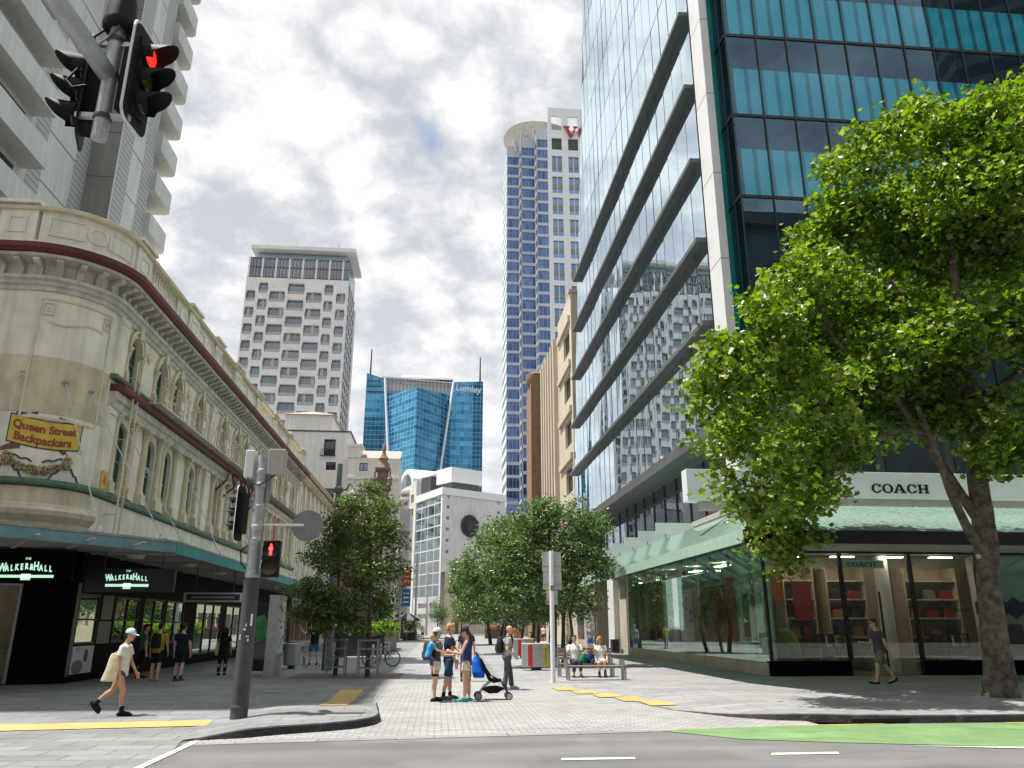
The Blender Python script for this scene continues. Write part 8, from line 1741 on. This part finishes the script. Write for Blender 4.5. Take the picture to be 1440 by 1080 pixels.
def bag_on(J, label, col, kind='backpack', cat='bag'):
    """bag worn or carried, a thing of its own at the wearer's frame"""
    t = thing(kind, label, cat, J['t'].location, J['t'].rotation_euler.z); H = J['H']; c = J['chest'] - J['Fw'] * .135 * H - J['up'] * .03
    if kind == 'backpack':
        b = MB(); loft(b, [(c - J['up'] * .14 * H, .075 * H, .05 * H), (c - J['up'] * .12 * H, .088 * H, .06 * H), (c + J['up'] * .04 * H, .088 * H, .056 * H), (c + J['up'] * .10 * H, .07 * H, .044 * H), (c + J['up'] * .12 * H, .04 * H, .03 * H)], Vector((1, 0, 0)), J['Fw'], 16); link_mesh('body', remeshed(b, .014), [cmat(col)], t)
        b = MB(); loft(b, [(c - J['up'] * .11 * H - J['Fw'] * .055 * H, .055 * H, .02 * H), (c - J['up'] * .02 * H - J['Fw'] * .055 * H, .055 * H, .02 * H)], Vector((1, 0, 0)), J['Fw'], 14); link_mesh('pocket', b.mesh('x', []), [cmat(tuple(q * 1.5 for q in col))], t)
        for s in (-1, 1):
            b = MB(); X = Vector((s, 0, 0)); b.path([c + J['up'] * .09 * H + X * .05 * H, J['shz'] + X * .062 * H + J['up'] * .035 * H, J['shz'] + X * .068 * H + J['Fw'] * .075 * H - J['up'] * .02, J['chest'] + X * .085 * H + J['Fw'] * .07 * H - J['up'] * .06 * H, c + X * .08 * H - J['up'] * .1 * H], .013, 6); link_mesh('strap', b.mesh('x', []), [cmat(col)], t)
    return t
BLACK = (.012, .012, .014); WHITE = (.72, .72, .70); NAVY = (.018, .02, .06); TAN = (.56, .33, .21); LIGHT = (.60, .40, .30); GREY = (.24, .25, .27)
# woman walking with tote
J = person('woman in white top, pale blue cap and black boots walking right with a canvas tote', (-6.3, 17.2, .012), 90, 1.64, dict(fem=True, skin=(.52, .29, .17), lean=5, nod=8, legR=(20, 4, 0), legL=(-20, -52, 48), armR=((-8, 6), (14, 2)), armL=((14, 6), (30, 2)), top=(.66, .65, .60), loose=2.0, hem=-.06, sleeve=.6, bottom=(.05, .07, .15), length=.35, flare=1.6, shoe=BLACK, boot=.055, sole=BLACK, hair=(.02, .015, .012), hairstyle='short', cap=(.50, .64, .80), hairlen=.1))
t = thing('tote_bag', 'pale canvas tote bag hanging at the walking woman side', 'bag', (-6.3, 17.2, .012), radians(-90)); b = MB(); H = 1.64; c = J['hip'] + Vector((.135 * H, -.05 * H, .03 * H))
b.v = []; rings = []
for z, w_, d_ in ((-.13, .16, .035), (-.12, .168, .05), (0, .14, .045), (.10, .105, .03), (.15, .07, .012)): rings.append((c + Vector((0, -.05 * (-z / .13) * 1.0 if z < 0 else 0, z * H * 1.15)), d_, w_ * .9 * H * .62))
loft(b, rings, Vector((1, 0, 0)), Vector((0, 1, 0)), 16); link_mesh('body', remeshed(b, .012), [cmat((.62, .57, .42))], t)
S0 = J['arms']['R'][0]
for k in (-.05, .05): b = MB(); b.path([c + Vector((0, k, .15 * H)), (c + Vector((0, k * .5 + .02, .15 * H))).lerp(S0, .6), S0 + Vector((-.02, k * .4, .055)), S0 + Vector((-.06, k * .4 - .02, -.05))], .012, 6); link_mesh('strap', b.mesh('x', []), [cmat((.62, .57, .42))], t)
# under the left canopy
person('man in grey t-shirt and black trousers by the dark shop window', (-9.95, 28.9, .01), 60, 1.74, dict(skin=TAN, turn=20, legL=(4, -2), legR=(-4, -8), top=(.13, .13, .135), bottom=BLACK, length=1.95, shoe=BLACK, sole=WHITE, hair=(.02, .015, .01)))
J = person('man in yellow t-shirt, black shorts and flip-flops seen from behind', (-9.0, 27.5, .01), 5, 1.77, dict(skin=LIGHT, turn=12, legL=(6, -4), legR=(-6, -10), top=(.52, .33, .02), bottom=BLACK, length=.85, hair=(.03, .02, .015), sandal=True, shoe=(.35, .2, .12), armR=((6, 12), (24, 2)))); bag_on(J, 'black backpack on the man in the yellow t-shirt', BLACK)
person('man in navy t-shirt, black shorts and dark socks seen from behind', (-8.25, 27.45, .01), 8, 1.76, dict(skin=LIGHT, legL=(5, -3), legR=(-8, -10), top=(.010, .013, .03), bottom=BLACK, length=.85, shoe=(.05, .05, .05), sole=WHITE, sock=BLACK, sockh=.3, hair=(.02, .015, .012), armR=((4, 12), (10, 4)), fat=1.06))
J = person('woman with long black hair in black top and trousers at the canopy shade edge', (-7.65, 30.4, .01), 0, 1.64, dict(fem=True, skin=TAN, legL=(3, -2), legR=(-8, -10), top=BLACK, bottom=BLACK, length=1.9, shoe=BLACK, sole=WHITE, hair=(.01, .009, .009), hairstyle='long', hairlen=.24, armR=((2, 12), (16, 4))))
t = thing('shoulder_bag', 'pale yellow shoulder bag on the woman in black', 'bag', (-7.65, 30.4, .01), 0); b = MB(); c = J['hip'] + Vector((-.24, -.03, .05)); loft(b, [(c + Vector((0, 0, -.24)), .05, .12), (c + Vector((0, 0, -.1)), .075, .15), (c + Vector((0, 0, .12)), .04, .12), (c + Vector((0, 0, .2)), .015, .08)], Vector((1, 0, 0)), Vector((0, 1, 0))); link_mesh('body', remeshed(b, .014), [cmat((.50, .44, .22))], t); b = MB(); S0 = J['arms']['L'][0]; b.path([c + Vector((0, .05, .2)), S0 + Vector((-.03, .05, -.05)), S0 + Vector((.02, 0, .05)), S0 + Vector((-.02, -.06, -.05)), c + Vector((0, -.05, .2))], .014, 6); link_mesh('strap', b.mesh('x', []), [cmat((.50, .44, .22))], t)
# skateboarder
person('man in black t-shirt and blue shorts on a skateboard touching his cap', (-5.22, 35.6, .11), 178, 1.76, dict(skin=LIGHT, legL=(6, -4), legR=(2, -6), spread=6, top=BLACK, print=(.10, .25, .4), bottom=(.05, .14, .30), length=.85, shoe=BLACK, sole=WHITE, cap=(.16, .17, .20), hair=(.05, .03, .02), armR=((50, 62), (165, -35)), armL=((10, 8), (24, 2))), V=.011)
t = thing('skateboard', 'dark skateboard under the man touching his cap', 'skateboard', (-5.22, 35.6, 0)); b = MB(); b.prism([(-5.62, 35.5), (-4.82, 35.5), (-4.72, 35.6), (-4.82, 35.7), (-5.62, 35.7), (-5.72, 35.6)], .09, .105); b.build('deck', M['dark_grey'], t)
for x in (-5.5, -4.95):
    for y in (35.52, 35.66): b = MB(); b.lathe([(.03, 0), (.03, .04)], (x, y, .035), 10, (0, 1, 0)); b.build('wheel', M['white_paint'], t)
    b = MB(); b.box(x - .02, x + .02, 35.53, 35.68, .05, .089); b.build('truck', M['steel'], t)
# family group
J = person('woman in pale cap and white shorts carrying a small boy', (-.02, 19.75, .004), 68, 1.63, dict(fem=True, skin=LIGHT, legL=(5, 2), legR=(-4, -5), top=(.10, .08, .07), bottom=(.68, .68, .66), length=.36, flare=1.2, shoe=BLACK, sole=(.2, .2, .2), cap=(.50, .68, .70), hair=(.10, .055, .03), hairstyle='braid', armR=((15, 16), (88, 30)), armL=((26, 10), (84, -34)), curlR=.7))
bag_on(J, 'dark brown backpack on the woman carrying the boy', (.05, .042, .04))
person('small blond boy in bright blue t-shirt carried on the hip of a woman', (-.20, 19.44, .90 - .38), 75, 1.02, dict(skin=LIGHT, seat=.50, lean=14, legL=(58, -6), legR=(46, -16), spread=22, top=(.03, .28, .62), bottom=(.03, .07, .16), length=.7, shoe=BLACK, sole=BLACK, hair=(.42, .24, .10), armR=((40, 14), (70, 6)), armL=((50, 14), (75, -10))))
person('tall boy in navy t-shirt with white print, teal shorts and grey shoes', (.30, 20.1, .004), 74, 1.76, dict(skin=LIGHT, turn=10, nod=4, legL=(10, 2), legR=(-8, -14, 4), top=NAVY, print=WHITE, bottom=(.02, .06, .12), length=.9, shoe=(.12, .11, .11), sole=WHITE, sock=BLACK, hair=(.45, .26, .11), armR=((4, 8), (16, 4)), armL=((14, 8), (40, 2)), fat=.95))
person('woman in black cap, navy vest top and flowered shorts with a long braid', (.72, 19.6, .004), -82, 1.66, dict(fem=True, skin=(.55, .33, .22), nod=14, legL=(4, 0), legR=(-2, -6), top=(.025, .04, .14), sleeve=0, bottom=(.66, .62, .50), length=.42, flare=1.5, dots=(.50, .12, .10), shoe=(.03, .36, .33), sole=(.10, .20, .4), sock=WHITE, sockh=.1, cap=(.02, .02, .022), hair=(.07, .04, .025), hairstyle='braid', armL=((24, 10), (100, -16)), armR=((18, 10), (120, -20)), curlL=.7, curlR=.7))
person('person in dark clothes half hidden behind the tall boy', (.95, 26.5, .004), 0, 1.72, dict(skin=LIGHT, top=(.05, .03, .05), bottom=(.03, .04, .08), length=1.9, shoe=BLACK, hair=(.10, .08, .07), armR=((10, 14), (20, 4))), V=.012)
J = person('bald man in grey shirt and grey trousers walking right', (1.98, 23.0, .004), 82, 1.70, dict(skin=(.58, .33, .22), lean=3, legR=(-6, -9, 4), legL=(16, 6), top=(.30, .30, .32), bottom=(.075, .078, .09), length=1.95, cuff=1.25, shoe=(.38, .48, .46), sole=WHITE, hairstyle='bald', hair=(.3, .25, .2), armR=((-16, 8), (52, 4)), armL=((10, 8), (46, 2)), fat=1.05))
bag_on(J, 'black backpack slung on the bald man', (.02, .02, .024))
# bench
person('man in white t-shirt and sunglasses sitting on the bench, hands together', (4.82, 28.42, .004), 178, 1.76, dict(skin=LIGHT, seat=.535, lean=-4, legL=(86, 4), legR=(82, -4), spread=7, top=WHITE, bottom=(.03, .035, .06), length=1.7, shoe=BLACK, sole=WHITE, hair=(.06, .04, .03), glasses=True, armR=((24, 16), (110, -34)), armL=((20, 16), (112, -36)), curlL=.8, curlR=.8))
person('fair haired woman in a white dress sitting on the bench, hand at her face', (5.72, 28.42, .004), 182, 1.68, dict(fem=True, skin=(.58, .36, .25), seat=.53, nod=6, legL=(88, 2), legR=(82, -6), spread=1, top=WHITE, hem=-.06, bottom=WHITE, length=.5, shoe=BLACK, boot=.06, sole=BLACK, hair=(.42, .24, .09), hairstyle='long', hairlen=.2, glasses=True, armR=((40, 12), (150, -14)), armL=((14, 14), (50, -10)), curlR=.8))
def soft_bag(name, label, x, y, z, w, h, d, col):
    t = thing(name, label, 'bag', (x, y, z)); b = MB(); loft(b, [((x, y, z), w * .46, d * .45), ((x, y, z + h * .3), w * .5, d * .5), ((x + .02, y, z + h * .7), w * .4, d * .4), ((x + .03, y, z + h), w * .16, d * .2)], Vector((1, 0, 0)), Vector((0, 1, 0))); me = remeshed(b, .014, 3); me.transform(Matrix.Translation(-Vector((x, y, z)))); link_mesh('body', me, [cmat(col)], t)
    b = MB(); b.path([(x - .06, y, z + h * .85), (x, y, z + h * 1.22), (x + .1, y, z + h * .9)], .01, 5); b.build('handle', cmat(col), t)
soft_bag('carrier_bag', 'green carrier bag beside the man in sunglasses', 5.08, 28.3, .452, .30, .34, .22, (.01, .20, .08)); soft_bag('carrier_bag', 'navy bag in the middle of the bench', 5.36, 28.36, .452, .32, .36, .24, (.012, .02, .08)); soft_bag('carrier_bag', 'dark bag with bright green trim next to the fair haired woman', 5.42 - .02, 28.18, .452, .14, .16, .14, (.03, .06, .03))
# others
person('man in grey hooded top and blue shorts standing by the stone wall', (10.3, 54.2, .01), 190, 1.78, dict(skin=LIGHT, legL=(6, -2), legR=(-6, -8), top=(.25, .26, .27), sleeve=2, hood=(.25, .26, .27), bottom=(.02, .14, .50), length=.8, shoe=(.5, .5, .5), sole=WHITE, armR=((6, 10), (26, -10)), armL=((6, 10), (26, -10))), V=.016)
person('distant man in white t-shirt and dark blue shorts beyond the trees', (11.3, 86, .01), 180, 1.76, dict(skin=LIGHT, legL=(16, 4), legR=(-14, -24), top=WHITE, bottom=(.03, .05, .14), length=.85, shoe=WHITE, hair=(.04, .03, .02)), V=.02)
person('distant person in pale top near the striped umbrella', (-1.9, 108, .01), 175, 1.72, dict(skin=LIGHT, legL=(10, 2), legR=(-10, -18), top=(.5, .48, .58), bottom=(.03, .035, .08), length=.9, shoe=BLACK, hair=(.04, .03, .02)), V=.024)
person('distant person in orange top at the hedge planter', (-4.0, 97.5, .01), 60, 1.72, dict(skin=LIGHT, top=(.45, .20, .06), bottom=BLACK, length=1.9, shoe=BLACK, hair=(.03, .02, .02)), V=.024)
person('distant person in yellow top among the tree trunks', (5.9, 62, .01), 120, 1.75, dict(skin=LIGHT, top=(.62, .42, .02), bottom=(.02, .22, .28), length=1.9, shoe=BLACK, hair=(.03, .02, .02)), V=.02)
J = person('man in dark purple t-shirt and camouflage shorts striding left by the shop', (12.75, 22.6, .115), -90, 1.80, dict(skin=(.58, .36, .26), lean=4, nod=4, legL=(24, 12, -6), legR=(-22, -34, 22), top=(.075, .062, .085), loose=1.3, bottom=(.16, .17, .12), length=.88, flare=1.9, dots=(.08, .09, .06), sandal=True, shoe=(.03, .026, .024), sole=(.02, .02, .02), hair=(.07, .045, .03), armL=((-22, 8), (-14, 6)), armR=((12, 8), (95, -4)), glasses=True))
# stroller with blue bag
ST = thing('stroller', 'black folding stroller with small pale wheels beside the woman in the black cap', 'stroller', (1.38, 20.05, 0), 0)
def sb(nm, m, f): b = MB(); f(b); b.v = [(x + 1.38, y + 20.05, z) for x, y, z in b.v]; return b.build(nm, m, ST)
for x, y, r in ((-.36, -.22, .09), (-.36, .22, .09), (.38, -.2, .085), (.38, .2, .085)):
    w_ = sb('wheel', M['black_plastic'], lambda b: b.lathe([(r * .75, -.02), (r, -.025), (r, .025), (r * .75, .02)], (x, y, r), 20, (0, 1, 0))); b = MB(); b.lathe([(r * .78, -.028), (r * .3, -.03), (r * .3, .03), (r * .78, .028)], (x + 1.38, y + 20.05, r), 18, (0, 1, 0)); b.build('hub', M['soffit'], w_)
for s in (-.2, .2):
    sb('frame_tube', M['black_plastic'], lambda b: b.path([(.38, s, .1), (.30, s, .28), (.18, s, .44), (.02, s, .48), (-.22, s, .30), (-.36, s, .1)], .014, 6)); sb('frame_tube', M['black_plastic'], lambda b: b.path([(.2, s, .42), (-.05, s, .55), (-.28, s, .86), (-.40, s, 1.06)], .014, 6))
sb('handle', M['black_plastic'], lambda b: b.path([(-.40, -.2, 1.06), (-.44, -.1, 1.08), (-.44, .1, 1.08), (-.40, .2, 1.06)], .016, 6))
sb('seat', cmat(BLACK), lambda b: b.add([(x, y, z) for y in (-.19, .19) for x, z in ((.2, .42), (.0, .38), (-.12, .45), (-.34, .92), (-.28, .94), (-.06, .52), (.02, .46), (.2, .47))], [tuple(range(8)), tuple(range(15, 7, -1))] + [(i, (i + 1) % 8, 8 + (i + 1) % 8, 8 + i) for i in range(8)]))
sb('basket', cmat(BLACK), lambda b: b.add([(x, y, z) for y in (-.18, .18) for x, z in ((.28, .26), (.1, .16), (-.1, .15), (-.28, .24), (-.1, .30), (.1, .31))], [tuple(range(6)), tuple(range(11, 5, -1))] + [(i, (i + 1) % 6, 6 + (i + 1) % 6, 6 + i) for i in range(6)]))
t = thing('carrier_bag', 'bright blue bag hanging from the stroller handle', 'bag', (1.0, 20.0, .55)); b = MB(); loft(b, [((1.04, 19.98, .50), .13, .10), ((1.02, 19.98, .62), .16, .13), ((.98, 20.0, .86), .12, .10), ((.96, 20.02, 1.0), .05, .05)], Vector((1, 0, 0)), Vector((0, 1, 0))); me = remeshed(b, .014, 2); me.transform(Matrix.Translation(Vector((-1.0, -20.0, -.55)))); link_mesh('body', me, [cmat((.01, .12, .62))], t); b = MB(); b.path([(.98, 20.0, .98), (.94, 20.03, 1.09), (1.0, 20.04, .98)], .01, 5); b.build('handle', cmat((.01, .12, .62)), t)
